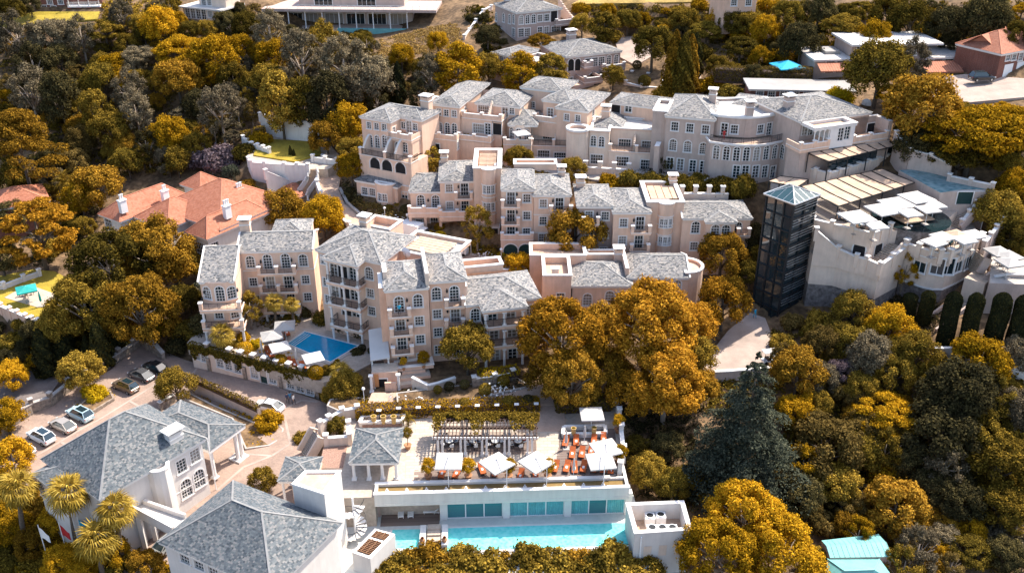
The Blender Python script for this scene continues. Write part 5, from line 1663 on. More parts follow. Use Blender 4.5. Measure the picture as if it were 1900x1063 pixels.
o=Loc('glass_screen','clear glass wind screen closing the front of the raised dining platform','screen',g1);o.build('pane',mb,('tower_glass',))
mb=MB();g1,g2=W(1430,345,ZT1),W(1500,352,ZT1)
# cascade pool, upper walls
cz=19.4
o=slab_thing('cascade_pool','long shallow cascade pool beside the big beige awning, sparkling in the sun','pool',poly_at([(1668,316),(1700,314),(1762,330),(1840,352),(1786,352),(1745,358)],cz),cz,5,('stucco_grey','water_cascade'))
wall_run('boundary_wall','tall pale boundary wall stepping down behind the cascade pool',[W(1655,290,20),W(1683,312,19.5),W(1722,318,19.5),W(1758,328,19.4)],2.6,.4,mats=('stucco_grey','white_trim'),piers=4.5,tops=[24,22.6,22.2,21.4],ph=.25)
wall_run('parapet_wall','low pale parapet at the right end of the cascade pool',[W(1760,336,19.4),W(1840,353,19.4)],.8,.35,mats=('stucco_grey','white_trim'),piers=2.6,ph=.35)
b=Bld('pump_house','pale service room with dark doorway under the right end of the cascade pool',(1756,356),(1838,356),15.6,ze=19.3,wall='stucco_grey')
b.box(0,b.w,0,4,-6,b.h,f=[(1790,368,'gr')],top='flat_roof_pale')
stairs('broad pale stair between piers leading up to the dark doorway',W(1762,418,ZT3),W(1792,386,16.4),3.6,12,('stone_paving',),sidem='stucco_grey')
wall_run('parapet_wall','pale stair wall with piers right of the broad stair',[W(1782,424,ZT3),W(1810,388,16.5)],1.0,.35,piers=2.6)
wall_run('parapet_wall','pale stair wall with piers left of the broad stair',[W(1745,410,ZT3),W(1775,378,16.5)],1.0,.35,piers=2.6)
# parasols of the restaurant
for k,(px,py,z,kit,rz,lab)in enumerate([
(1590,402,ZT1,UM5,18,'big white square parasol at front corner of the upper restaurant terrace'),
(1664,377,ZT1,UM5,20,'big white square parasol over the middle of the upper restaurant terrace'),
(1701,366,ZT1,UM5,22,'big white square parasol nearest the cascade pool'),
(1640,388,ZT1,UM5,20,'big white square parasol half hidden behind the small tree on the upper terrace'),
(1627,414,ZT1,UM25,10,'small white parasol at the parapet corner near the lamp globe'),
(1689,392,ZT1+.4,UM35,15,'medium white parasol on the timber dining deck, left one'),
(1723,385,ZT1+.4,UM35,15,'medium white parasol over the right end of the dark pool'),
(1735,376,ZT1,UM25,15,'small white parasol squeezed between the big ones and the orange shrub'),
(1750,436,ZT3,UM35,25,'white parasol at the back of the lower rounded terrace'),
(1734,446,ZT3,UM35,30,'white parasol at the front left of the lower rounded terrace'),
(1790,441,ZT3,UM35,20,'white parasol beside the beige one on the lower rounded terrace'),
(1809,432,ZT3,UM35,20,'white parasol at the right end of the lower rounded terrace'),
(1777,431,ZT3,UMB,25,'beige parasol in the centre of the lower rounded terrace')]):
 p=W(px,py,z+2.7);kit.place((p.x,p.y,z),R(rz),lab,'parasols on the restaurant terraces')
# ================================================================ reception house, bottom left
WT['rw']=(1.25,1.75,0,3,4,0);WT['ra']=(1.45,2.5,1,4,4,0)
b=Bld('reception_house','large white two-storey house with blue slate hipped roof at bottom left, palms in front',(186,927),(380.5,814),-4.6,ze=4.4,wall='stucco_white',slate='slate_blue',tile=(.25,.19))
h=b.h;K1=b
lf=b.onz(53,867,h);dp=math.hypot(lf.x,lf.y)
xb0=b.at(277,880).x;xb1=b.at(313,860).x
b.box(.35,b.w-.35,.35,dp-.35,-2,h,f=[(337,864,'rw'),(362,845,'rw'),(346,905,'ra'),(370,887,'ra')],l=[(100,915,'rw'),(145,955,'ar')])
b.roof(.35,b.w-.35,.35,dp-.35,h,pitch=20,oh=.5,rise=4.7)
bay=arcpts((xb0+xb1)/2,.35,(xb1-xb0)/2,180,360,6,1.5)
b.block(bay,-2,h-.35,{3:[(303,892,'bp')],4:[(308,892,'bp')],5:[(310,945,'bp')]},wall='stucco_white')
b.parapet(bay,h-.35,.3,t=.25)
b.band([(.35,.35),(b.w-.35,.35),(b.w-.35,dp-.35),(.35,dp-.35)],3.6,.12,.05)
c=b.at(345,838,1.8);b.chimney(b.w-3.0,1.5,h,h+2.6,1.8,1.1,wall='stucco_white')
for px in(318,396):
 q=MB();x=b.at(px,880,.3).x;q.tube([(x,.28,-.5),(x,.28,h-.3)],.06,6);q.build('downpipe',ml('white_paint'),b.root)
b.box(-1.6,.35,dp-7.5,dp-1.2,-2,h-.6,l=[(75,905,'ar')]);b.roof(-1.6,6,dp-7.5,dp-1.2,h-.5,pitch=18,oh=.4)
b.box(2.2,9.2,dp-.35,dp+2.6,-2,h-2.4);b.roof(2.2,9.2,dp-2,dp+2.6,h-2.4,pitch=17,oh=.35)
# covered entrance (porte cochere)
b=Bld('carport','open white carport with slate hipped roof on columns, between reception house and hotel drive',(389,836.5),(454,789),-3.1,ze=1.6,wall='stucco_white',slate='slate_blue',tile=(.25,.19))
lf=b.onz(293.5,773,b.h);dp=math.hypot(lf.x,lf.y)
b.roof(.3,b.w-.3,.3,dp-.3,b.h,pitch=17,oh=.4,eave=.4)
for x,y in((b.w-.6,.6),(b.w-1.35,.6),(b.w-.6,1.35),(.6,.6),(b.w-.6,dp-.7),(b.w-.6,dp*.5),(.6,dp-.7)):b.column(x,y,0,b.h-.4,.26)
q=MB();q.box(b.w-1.9,b.w-.1,-.1,1.8,-.6,.18);q.build('plinth',ml('white_trim'),b.root)
# ================================================================ second house with box, hipped roof
b=Bld('guest_house','white house with big blue slate hipped roof at bottom centre-left, cut by the photo edge',(505,1098),(632,971),-4.8,ze=3.0,wall='stucco_white',slate='slate_blue',tile=(.25,.19))
h=b.h;K3=b
lf=b.onz(314,992,h);dp=math.hypot(lf.x,lf.y)
b.box(.3,b.w-.3,.3,dp-.3,-2,h,l=[(341,1026,'rw'),(367,1036,'rw'),(392,1040,'rw')])
b.roof(.3,b.w-.3,.3,dp-.3,h,pitch=22,oh=.45,rise=3.6)
# lift box on its back edge
zt=6.3
tl,tr,fr_,fl=[b.onz(px,py,zt-b.z0)for px,py in((566,874),(632.5,873),(601.7,917),(542,898))]
pol=[fl.xy,fr_.xy,tr.xy,tl.xy]
L=Loc('lift_house','plain white box-shaped lift house with tan flat roof beside the gravel bed','building',b.glob(fl.x,fl.y,1.0-b.z0-5))
pw=[W(px,py,zt)for px,py in((542,898),(601.7,917),(632.5,873),(566,874))]
mb=MB();mb.prism([(p.x,p.y)for p in pw],-5,zt,0,top=False);L.build('wall',mb,('stucco_white',))
mb=MB();pi_=offset([(p.x,p.y)for p in pw],.35)
mb.prism(pi_,zt-.5,zt-.12,0);L.build('roof',mb,('flat_roof_tan',))
mb=MB();n=4;po=offset([(p.x,p.y)for p in pw],-.06)
for k in range(4):
 j=(k+1)%4;mb.face([(*po[k],zt+.1),(*po[j],zt+.1),(*pi_[j],zt+.1),(*pi_[k],zt+.1)]);mb.face([(*po[k],zt-.1),(*po[j],zt-.1),(*po[j],zt+.1),(*po[k],zt+.1)]);mb.face([(*pi_[j],zt-.4),(*pi_[k],zt-.4),(*pi_[k],zt+.1),(*pi_[j],zt+.1)])
L.build('coping',mb,('white_trim',))
# small hipped porch
b=Bld('porch','small slate-roofed porch on white posts beside the white box-shaped lift house',(516,893),(585,893),-2.9,ze=.9,wall='stucco_white',slate='slate_blue',tile=(.28,.22))
dpp=(W(530,848.5,.9)-W(516,893,.9)).y
b.roof(.2,b.w-.2,.2,dpp-.2,b.h,pitch=18,oh=.3)
for x,y in((.4,.4),(b.w-.4,.4),(.4,dpp-.4)):b.column(x,y,0,b.h-.2,.17)
q=MB();q.box(1.2,b.w,1.2,dpp-.3,0,b.h-.3);q.build('wall',ml('stucco_cream'),b.root)
# footbridge between the houses
L=Loc('footbridge','white enclosed footbridge linking the two slate-roofed white houses','bridge',W(300,960,-4.5))
z=.6
q4=[W(px,py,z)for px,py in((247,945),(268,934),(345,961),(322,985))]
mb=MB();mb.prism([(p.x,p.y)for p in q4],z-.9,z,0,mtop=1);L.build('deck',mb,('stucco_white','flat_roof_pale'))
for i,j in((0,3),(1,2)):
 mb=MB();mb.bar(q4[i]+Vector((0,0,.15)),q4[j]+Vector((0,0,.15)),.3,.9);L.build('parapet',mb,('stucco_white',))
for i in(0,1):
 mb=MB();p=q4[i];mb.box(p.x+.2,p.x+.7,p.y-.3,p.y+.2,-6,z-.9);L.build('pier',mb,('stucco_white',))
# ================================================================ sun deck and lower pool building
ZD,ZL=0.0,-4.35
FL,FRr=W(697,918,.55),W(1168,904.5,.55)
dv=Vector((FRr.x-FL.x,FRr.y-FL.y,0));LEN=dv.length;dv.normalize();nv=Vector((-dv.y,dv.x,0))
def PB(u,v,z):return FL+dv*u+nv*v+Vector((0,0,z-FL.z))
def PX(px,py,v):
 """u along the pool building of a pixel on the upright plane v metres behind its front"""
 r=ray(px,py);o=FL+nv*v;t=((o.x-CAM.x)*nv.x+(o.y-CAM.y)*nv.y)/(r.x*nv.x+r.y*nv.y)
 p=CAM+r*t;return(p-FL).dot(dv),p.z
base=Vector((*PB(LEN/2,3,0).xy,ZL))
pb=Loc('pool_house','long white pool house with teal glazed front below the sun deck of orange loungers','building',base)
ang=math.atan2(dv.y,dv.x)
def bx(u0,u1,v0,v1,z0,z1,mi=0,mb=None):
 mb=mb if mb is not None else MB()
 mb.prism([PB(u,v,0).xy for u,v in((u0,v0),(u1,v0),(u1,v1),(u0,v1))],z0,z1,mi);mb.prism([PB(u,v,0).xy for u,v in((u0,v1),(u1,v1),(u1,v0),(u0,v0))],z1,z0,mi)if False else None
 return mb
mb=bx(-.2,LEN,0,.35,-1.1,.55);bx(-.2,LEN,1.9,2.2,-.6,.5,0,mb);bx(-.2,.15,.35,1.9,-.6,.55,0,mb);bx(LEN-.35,LEN,.35,4.2,-.6,.55,0,mb);bx(LEN-2.4,LEN-.35,3.9,4.2,-.6,.5,0,mb)
mb.prism([PB(u,v,0).xy for u,v in((-.2,-.02),(LEN+.02,-.02),(LEN+.02,2.2),(-.2,2.2))],-1.15,-.7,0)
pb.build('fascia',mb,('stucco_white',))
mb=MB();bx(-.28,LEN+.08,-.08,.43,.55,.68,0,mb);bx(-.28,LEN-2.0,1.82,2.28,.5,.63,0,mb);pb.build('coping',mb,('white_trim',))
mb=MB();bx(.15,LEN-.35,.35,1.9,-.6,.18,0,mb);pb.build('water_channel',mb,('water_channel',))
# glazing set back under the fascia
V=1.3
u_p=[PX(px,960,V)[0]for px in(823.5,939,1052,1163)]
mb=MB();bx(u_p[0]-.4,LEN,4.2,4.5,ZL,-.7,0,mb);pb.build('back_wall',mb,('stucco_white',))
for k,u in enumerate(u_p):
 mb=MB();bx(u-.42,u+.42,V-.35,V+.5,ZL,-1.1,0,mb);pb.build('pillar',mb,('white_trim',))
for a,c in zip(u_p,u_p[1:]):
 w0,w1=a+.42,c-.42
 for j in range(3):
  x0,x1=w0+(w1-w0)*j/3,w0+(w1-w0)*(j+1)/3
  mb=MB();bx(x0,x0+.07,V-.06,V+.08,ZL,-1.15,0,mb);bx(x1-.07,x1,V-.06,V+.08,ZL,-1.15,0,mb);bx(x0+.07,x1-.07,V-.05,V+.07,ZL,ZL+.1,0,mb);bx(x0+.07,x1-.07,V-.05,V+.07,-1.3,-1.15,0,mb)
  fo=pb.build('window',mb,('white_paint',))
  p0,p1=PB(x0+.07,V+.02,0),PB(x1-.07,V+.02,0)
  if a is u_p[0]or(a==u_p[2]and j==1):
   mb=MB();mb.face([(p0.x,p0.y,ZL+.1),(p1.x,p1.y,ZL+.1),(p1.x,p1.y,-1.3),(p0.x,p0.y,-1.3)])
   mb.v=[(v[0]-base.x,v[1]-base.y,v[2]-base.z)for v in mb.v];mb.build('pane',ml('teal_glass'),fo)
  else:
   mb=MB();n=26;i0=len(mb.v)
   for q in range(n+1):
    p=PB(x0+.07+(x1-x0-.14)*q/n,V+.05+.05*math.sin(q*1.9)+.03*math.sin(q*.7),0)
    mb.v.append((p.x-base.x,p.y-base.y,.06));mb.v.append((p.x-base.x,p.y-base.y,-1.3-base.z))
   for q in range(n):mb.f.append((2*q,2*q+2,2*q+3,2*q+1));mb.m.append(0)
   mb.build('curtain',ml('curtain_shade_teal'),fo)
# open bay with loungers at left, lower deck, lap pool
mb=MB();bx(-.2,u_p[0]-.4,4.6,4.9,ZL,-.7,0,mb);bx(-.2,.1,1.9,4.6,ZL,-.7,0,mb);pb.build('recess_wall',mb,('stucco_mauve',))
mb=MB();bx(-.2,LEN,1.9,9,-.72,-.3,0,mb);pb.build('roof_slab',mb,('concrete',))
bx(-4.5,LEN+1.5,-9.2,4.6,ZL-3.5,ZL-.02).build('pool_deck',ml('pool_tile_pale'),kind='structure')
mb=MB();nb_=14
for k in range(nb_):
 bx(.2,u_p[0]-.5,.2+k*.3,.48+k*.3,ZL,ZL+.03,0,mb)
mb.build('timber_deck',ml('plank_island'),kind='stuff')
# pool: rim and water
def row_v(px,py,z):p=W(px,py,z);return(p-FL).dot(nv),(p-FL).dot(dv)
vb=row_v(1000,975,ZL)[0];vf=row_v(950,1019,ZL)[0]
uL=row_v(829,990,ZL)[1];uR=row_v(1172,990,ZL)[1]
pl=Loc('lap_pool','long turquoise lap pool in front of the glazed pool house','pool',PB((uL+uR)/2,(vb+vf)/2,ZL-FL.z+FL.z))
mb=MB();bx(uL,uR,vf,vb,ZL-.4,ZL+.05,0,mb);pl.build('water',mb,('water_turquoise',))
mb=MB();bx(uL-.3,uR+.3,vf-.35,vf,ZL-2.2,ZL+.1,0,mb);bx(uL-.3,uL,vf,vb,ZL-.3,ZL+.12,0,mb);bx(uL-.3,uR+.3,vb,vb+.3,ZL-.3,ZL+.08,0,mb);pl.build('rim',mb,('white_trim',))
u0,u1=row_v(728,985,ZL)[1],row_v(782,985,ZL)[1]
pl=Loc('spa_pool','small shallow turquoise spa pool left of the lap pool','pool',PB((u0+u1)/2,vb-2,ZL-FL.z+FL.z))
mb=MB();bx(u0,u1,vf+.6,vb,ZL-.4,ZL+.06,0,mb);pl.build('water',mb,('water_turquoise',))
mb=MB();bx(u0-.3,u1+.3,vf+.25,vf+.6,ZL-1.5,ZL+.1,0,mb);bx(u0-.3,u0,vf+.6,vb,ZL-.3,ZL+.1,0,mb);pl.build('rim',mb,('white_trim',))
u0,u1=row_v(786,985,ZL)[1],row_v(826,985,ZL)[1]
fo=Loc('fountain_steps','pale stepped fountain with two pedestals between the spa pool and the lap pool','fountain',PB((u0+u1)/2,vb-1.5,0).xy.to_3d()+Vector((0,0,ZL)))
for k in range(4):
 mb=MB();bx(u0+.5,u1-.5,vb-1.0-k*.8,vb-.2-k*.8,ZL-.3,ZL+.9-k*.2,0,mb);fo.build('step',mb,('stone_paving',))
for u in(u0,u1):
 mb=MB();bx(u-.35,u+.35,vb-3.5,vb-.1,ZL-.3,ZL+.75,0,mb);fo.build('plinth',mb,('white_trim',))
 mb=MB();p=PB(u,vb-3.0,0);mb.lathe([(.12,0),(.25,.05),(.34,.35),(.18,.6),(.22,.68)],(p.x,p.y,ZL+.75),10);fo.build('urn',mb,('terracotta_pot',))
# white loungers in the open bay
def mk_lounger(cm,towel):
 def f():
  r=thing('sun_lounger','lounger','sun lounger',(0,0,0))
  q=MB();q.box(-.34,.34,-1.0,.35,.24,.30)
  for sx in(-.3,.3):
   for sy in(-.9,.3,.85):q.box(sx-.03,sx+.03,sy-.03,sy+.03,0,.24)
  q.box(-.34,.34,.35,.95,.18,.24);q.build('frame',ml('wood_dark' if towel else 'white_paint'),r)
  q=MB();q.box(-.35,.35,-1.02,.34,.30,.42);q.build('cushion',ml(cm),r)
  q=MB();a=R(38);c,s_=math.cos(a),math.sin(a)
  pts=[(.36+.0,.32),(.36+.66*c,.32+.66*s_),(.36+.66*c-.1*s_,.32+.66*s_+.1*c),(.36-.1*s_,.32+.1*c)]
  i=len(q.v)
  for x in(-.35,.35):q.v+=[(x,y,z)for y,z in pts]
  for f_ in((0,1,2,3),(7,6,5,4),(0,4,5,1),(1,5,6,2),(2,6,7,3),(3,7,4,0)):q.f.append(tuple(i+k for k in f_));q.m.append(0)
  q.build('backrest',ml(cm),r)
  if towel:
   q=MB();q.box(-.13,.13,-.45,-.02,.42,.47);q.build('towel',ml('towel_white'),r)
  return r
 return Kit(f)
LOUNGE_O=mk_lounger('cushion_orange',True);LOUNGE_W=mk_lounger('towel_white',False)
for px,py,lab in((744,942,'left'),(762,941,'middle'),(801,945,'right')):
 v=2.4;u=PX(px,py,v)[0];p=PB(u,v,0)
 LOUNGE_W.place((p.x,p.y,ZL+.03),ang+(R(-90)if lab=='right' else 0),'white sun lounger in the shaded recess under the deck, %s of the three'%lab,'white loungers in the pool house recess')
# plant room at right end
r_=[W(px,py,0)for px,py in((1177.6,990),(1283,983),(1268,930),(1162,934))]
zt=-.4
r_=[W(px,py,zt)for px,py in((1177.6,990),(1283,983),(1268,930),(1162,934))]
L=Loc('plant_room','open-topped white plant room holding air-conditioning units at right end of the pool house','building',(*center(r_).xy,-8))
pol=[(p.x,p.y)for p in r_]
mb=MB();inn=offset(pol,.35)
for k in range(4):
 j=(k+1)%4
 mb.face([(*pol[k],-9.5),(*pol[j],-9.5),(*pol[j],zt),(*pol[k],zt)]);mb.face([(*inn[j],-5.5),(*inn[k],-5.5),(*inn[k],zt),(*inn[j],zt)])
mb.face([(*q,zt-2.2)for q in inn],1);L.build('wall',mb,('stucco_white','flat_roof_tan'))
mb=MB();o1,o2=offset(pol,-.08),offset(pol,.42)
for k in range(4):
 j=(k+1)%4;mb.face([(*o1[k],zt+.12),(*o1[j],zt+.12),(*o2[j],zt+.12),(*o2[k],zt+.12)]);mb.face([(*o1[k],zt),(*o1[j],zt),(*o1[j],zt+.12),(*o1[k],zt+.12)]);mb.face([(*o2[j],zt),(*o2[k],zt),(*o2[k],zt+.12),(*o2[j],zt+.12)])
L.build('coping',mb,('white_trim',))
for u in(.25,.52,.8):
 a,c=r_[0].lerp(r_[1],u-.07),r_[0].lerp(r_[1],u+.07);nn=Vector((0,-1,0))*.05;mb=MB()
 mb.face([tuple(a+nn+Vector((0,0,-3.4))),tuple(c+nn+Vector((0,0,-3.4))),tuple(c+nn+Vector((0,0,-1.9))),tuple(a+nn+Vector((0,0,-1.9)))]);L.build('louvre',mb,('stucco_cream',))
p=r_[0].lerp(r_[1],.12);mb=MB();mb.tube([(p.x,p.y-.15,-7),(p.x,p.y-.15,-.8)],.1,6);L.build('downpipe',mb,('white_paint',))
def ac_unit(nf,tall):
 def f():
  r=thing('air_conditioner','ac','air conditioner',(0,0,0));w_=1.15*nf
  q=MB();q.box(-w_/2,w_/2,-.55,.55,0,tall);q.build('casing',ml('white_paint'),r)
  for k in range(nf):
   x=-w_/2+1.15*(k+.5)
   q=MB();q.lathe([(.5,0),(.5,.12),(.42,.12),(.42,.02)],(x,0,tall),14);q.build('fan_ring',ml('white_paint'),r)
   q=MB();q.lathe([(.001,.05),(.40,.05)],(x,0,tall),12)
   q.build('fan_grille',ml('dark_metal'),r)
  return r
 return Kit(f)
K=ac_unit(3,1.3);p=W(1229,977,zt-.8);K.place((p.x,p.y,zt-2.2),0,'wide three-fan air-conditioning unit inside the open plant room',None)
K=ac_unit(1,1.1);p=W(1206,955,zt-1.0);K.place((p.x,p.y,zt-2.2),0,'left one of two single-fan units at the back of the plant room','single-fan air-conditioning units')
p=W(1226,953,zt-1.0);K.place((p.x,p.y,zt-2.2),0,'right one of two single-fan units at the back of the plant room','single-fan air-conditioning units')
# white louvred vent box
zt=-1.6
r_=[W(px,py,zt)for px,py in((653,1024),(687,1036),(733,990),(695.6,980))]
L=Loc('vent_box','white concrete vent box with two dark slatted roof openings by the small pool','vent',(*center(r_).xy,-7))
pol=[(p.x,p.y)for p in r_];mb=MB();mb.prism(pol,-8.5,zt,0,mtop=1);L.build('wall',mb,('stucco_white','white_trim'))
def quadpt(u,v,z):return r_[0].lerp(r_[3],v).lerp(r_[1].lerp(r_[2],v),u)+Vector((0,0,z))
for v0,v1 in((.08,.6),(.68,.93)):
 mb=MB();mb.face([quadpt(.16,v0,.02),quadpt(.84,v0,.02),quadpt(.84,v1,.02),quadpt(.16,v1,.02)]);L.build('opening',mb,('dark_interior',))
 n=9 if v1<.65 else 5
 for k in range(n):
  v=v0+(v1-v0)*(k+.5)/n;mb=MB();mb.bar(quadpt(.16,v,.08),quadpt(.84,v,.08),.1,.1);L.build('slat',mb,('wood_brown',))
 for u in(.36,.64):mb=MB();mb.bar(quadpt(u,v0,.16),quadpt(u,v1,.16),.09,.07);L.build('rail',mb,('wood_brown',))
# spiral stair
c=W(661,998,ZL);L=Loc('spiral_stair','white spiral stair winding up from the pool to the sun deck','stairs',c)
key='spst';q=MB();q.prism([(.1,-.05),(1.35,-.26),(1.35,.26),(.1,.05)],0,.08,0);me=q.mesh('step',ml('white_trim'))
for k in range(22):put('step',me,L.root,(0,0,.22*(k+1)),R(200+24*k))
mb=MB();mb.tube([c,c+Vector((0,0,6))],.12,8);L.build('post',mb,('white_paint',))
mb=MB();mb.tube([c+Vector((1.35*math.cos(R(200+12*k)),1.35*math.sin(R(200+12*k)),.22*(k/2+1)+1.0))for k in range(44)],.035,5);L.build('handrail',mb,('dark_metal',))
# ---------------- sun deck surface: pavers and boards
dp_=[W(px,py,ZD)for px,py in((637,904),(642,936),(697,930),(697,912))]
deck=[(636,908),(640,940),(699,921)]
pd=[PB(-4.2,.3,0),PB(-.2,.3,0),PB(-.2,2.2,0),PB(LEN-2.4,2.2,0),PB(LEN-2.4,4.2,0),PB(LEN,4.2,0),W(1148,798,0),W(1140,745,0),W(995,748,0),W(640,768,0)]
mb=MB();mb.prism([(p.x,p.y)for p in pd],ZD-4.6,ZD,0);mb.build('sun_deck',ml('stone_paving'),kind='structure')
def tiles(name,quad,z,tw,tl,matn,gap=.02,th=.03,inside=None):
 """separate slabs or boards laid over a four-cornered area"""
 A,B_,C_,D_=[Vector((p.x,p.y,z))for p in quad]
 nu=max(1,int((B_-A).length/tl));nv_=max(1,int((D_-A).length/tw));mb=MB();rd=random.Random(3)
 P_=lambda u,v:A.lerp(B_,u).lerp(D_.lerp(C_,u),v)
 gu,gv=gap/(B_-A).length,gap/(D_-A).length
 for j in range(nv_):
  off=.5/nu if j%2 else 0
  for i in range(nu+1):
   u0,u1=max(0,i/nu-off)+gu/2,min(1,(i+1)/nu-off)-gu/2
   if u1<=u0:continue
   v0,v1=j/nv_+gv/2,(j+1)/nv_-gv/2;e=rd.random()*.006
   pts=[P_(u0,v0),P_(u1,v0),P_(u1,v1),P_(u0,v1)]
   if inside and not inside(sum(pts,Vector())/4):continue
   mb.prism([(p.x,p.y)for p in pts],z,z+th+e,0)
 return mb.build(name,ml(matn),kind='stuff')
tiles('timber_deck',[PB(4.2,2.4,0),PB(LEN-2.6,2.4,0),PB(LEN-2.2,5.2,0),PB(4.2,5.2,0)],ZD,.16,2.4,'plank_island')
tiles('timber_deck',[W(1030,868,0),W(1150,863,0),W(1140,795,0),W(1040,797,0)],ZD,.16,2.4,'plank_island')
tiles('paving_slabs',[W(752,893,0),W(800,893,0),W(806,775,0),W(754,777,0)],ZD,.6,.9,'paver_island')
tiles('paving_slabs',[W(806,868,0),W(1035,862,0),W(1032,846,0),W(806,851,0)],ZD,.6,.9,'paver_island')
tiles('paving_slabs',[W(996,846,0),W(1038,846,0),W(1034,752,0),W(992,752,0)],ZD,.6,.9,'paver_island')
# pavilion on the deck
b=Bld('pavilion','open pavilion with dark blue slate pyramid roof on white columns on the sun deck',(647,860),(740,859),0.0,ze=2.75,wall='stucco_white',slate='slate_blue',tile=(.28,.22))
dq=(W(663,795.6,2.75)-W(647,860,2.75)).y
b.roof(.3,b.w-.3,.3,dq-.3,b.h,pitch=22,oh=.35)
for px in(656,683.7,709,735):b.column(b.at(px,870,.55).x,.55,0,b.h-.25,.2)
b.box(.6,b.w-.6,3.4,dq-.5,0,b.h-.3,f=[(672,872,'op'),(690,872,'op')])
# pergola
pg=Loc('pergola','long timber pergola on white posts over shaded dining tables, vines at the back','pergola',W(900,820,0))
zt=2.8
A,B_=W(811,811,zt),W(990,811,zt);dpt=4.4;A_PG,B_PG=A,B_
for px in(815.5,858,898,940,983):
 f=(px-811)/179
 for k,(sx,sy)in enumerate(((0,0),(.55,0),(0,dpt-.3),(.55,dpt-.3))):
  p=A.lerp(B_,f)+Vector((sx-.25,sy+.1,0));mb=MB();mb.box(p.x-.13,p.x+.13,p.y-.13,p.y+.13,0,zt-.3);mb.box(p.x-.22,p.x+.22,p.y-.22,p.y+.22,0,.35)
  pg.build('post',mb,('white_trim',))
for sy in(.1,dpt*.5,dpt-.2):
 mb=MB();mb.box(A.x-.6,B_.x+.6,A.y+sy-.08,A.y+sy+.08,zt-.3,zt-.08);pg.build('beam',mb,('white_paint' if sy<1 else 'wood_dark',))
for k in range(29):
 x=A.x-.4+(B_.x-A.x+.8)*k/28;mb=MB();mb.box(x-.05,x+.05,A.y-.5,A.y+dpt+.5,zt-.075,zt+.09);pg.build('rafter',mb,('wood_dark',))
for k in range(7):
 y=A.y+.1+k*.68;mb=MB();mb.box(A.x-.5,B_.x+.5,y-.03,y+.03,zt+.093,zt+.15);pg.build('batten',mb,('wood_dark',))
tiles('timber_deck',[Vector((A.x-.5,A.y+.3,0)),Vector((B_.x+.4,A.y+.3,0)),Vector((B_.x+.4,A.y+dpt,0)),Vector((A.x-.5,A.y+dpt,0))],ZD,.18,2.4,'plank_island')
# ================================================================ red-roofed house on the left
WT['sh']=(1.9,2.0,0,4,3,0)
b=Bld('red_roofed_house','rambling white house with terracotta tile hipped roofs and tall twin white chimney pots at left',(384,445.7),(460,413),1.5,ze=8.0,wall='stucco_white',slate='tile_terracotta',tile=(.30,.34))
h=b.h
def rb_(x0,x1,y0,y1,dz=0,rise=None,pitch=24,wf=(),wl=(),axis=None):
 b.box(x0+.6,x1-.6,y0+.6,y1-.6,-2,h+dz,f=wf,l=wl);b.roof(x0+.6,x1-.6,y0+.6,y1-.6,h+dz,pitch=pitch,oh=.6,rise=rise,trim='white_trim',axis=axis)
rb_(3.0,19.5,.2,17.5,.5,rise=4.6)
rb_(0,14,0,5.6,0,rise=2.6,wl=[(371,460,'sh'),(352,452,'sm')],wf=[(396,462,'sh')])
rb_(-1.0,9,8.6,17.8,0.1,rise=3.0,axis='x')
rb_(-3.6,11,17.9,24.2,0,rise=2.7,wl=[(202,417,'sh'),(192,414,'sm')])
rb_(14.5,20.5,19.5,25.5,-.6,rise=2.2);rb_(14.0,21,8.5,15.5,-.6,rise=2.0);rb_(21.5,28,3.0,9.0,-1.2,rise=1.8)
def pots(px,py,z,n=3):
 p=b.onz(px,py,z);mb=MB();mb.box(p.x-.6,p.x+.6,p.y-.4,p.y+.4,z-2.0,z+.2);mb.box(p.x-.7,p.x+.7,p.y-.5,p.y+.5,z+.2,z+.32)
 for k in range(n):
  x=p.x+(k-(n-1)/2)*.4;mb.lathe([(.17,.32),(.14,1.1),(.2,1.14),(.2,1.3),(.12,1.34)],(x,p.y,z),8)
 mb.build('chimney',ml('white_paint'),b.root)
pots(420,384,10.0);pots(444,352,9.8);pots(305,356,9.0,2);pots(226,374,9.6,2)
q=MB();bx_=b.at(371,470,.5)
# ================================================================ terrace garden wall, stairs and lane walls
ZU=11.05
tpts=[W(px,py,ZU)for px,py in((462,303),(468,309),(492,311),(528,313),(552,314),(572,315))]
wall_run('terrace_wall','tall white retaining wall with piers below the upper lawn, behind the red-roofed house',[(p.x,p.y,ZU-4.6)for p in tpts],5.4,.45,mats=('stucco_white','white_trim'),piers=3.2,ph=.35,down=2)
a,c=W(497,318,ZU),W(547,345,7.4)
wall_run('stair_wall','white stair wall descending to the right in front of the tall retaining wall',[(a.x,a.y-1.6,6.5),(c.x,c.y,6.0)],4.6,.4,mats=('stucco_white','white_trim'),piers=6,tops=[ZU+.6,8.0],ph=.3)
stairs('straight concrete stair behind the white stair wall below the upper lawn',(c.x,c.y+.9,6.8),(a.x,a.y-.6,ZU),1.2,18,side=False)
a,c=W(578,315,10.9),W(566,384,5.0)
stairs('curving S-shaped outdoor stair with white side walls dropping from the lawn terrace',c,a,1.7,30,('wood_pale',),sidem='stucco_white',curve=.7)
wall_run('garden_wall','long white garden wall half in shade behind the upper lawn',[W(486,240,12),W(520,247,12),W(556,253,12),W(594,258,11.8)],3.2,.35,mats=('stucco_white','white_trim'),piers=3.6,ph=.2)
wall_run('garden_wall','low white wall with piers at the right corner of the upper lawn',[W(581,300,11),W(604,303,11),W(626,306,10.9)],.8,.3,mats=('stucco_white','white_trim'),piers=2.5,ph=.5)
wall_run('garden_wall','low white balustrade wall at the left edge of the upper lawn',[W(452,263,11),W(468,275,11),W(500,285,11.1)],.8,.3,mats=('stucco_white','white_trim'),piers=2.0,ph=.4)
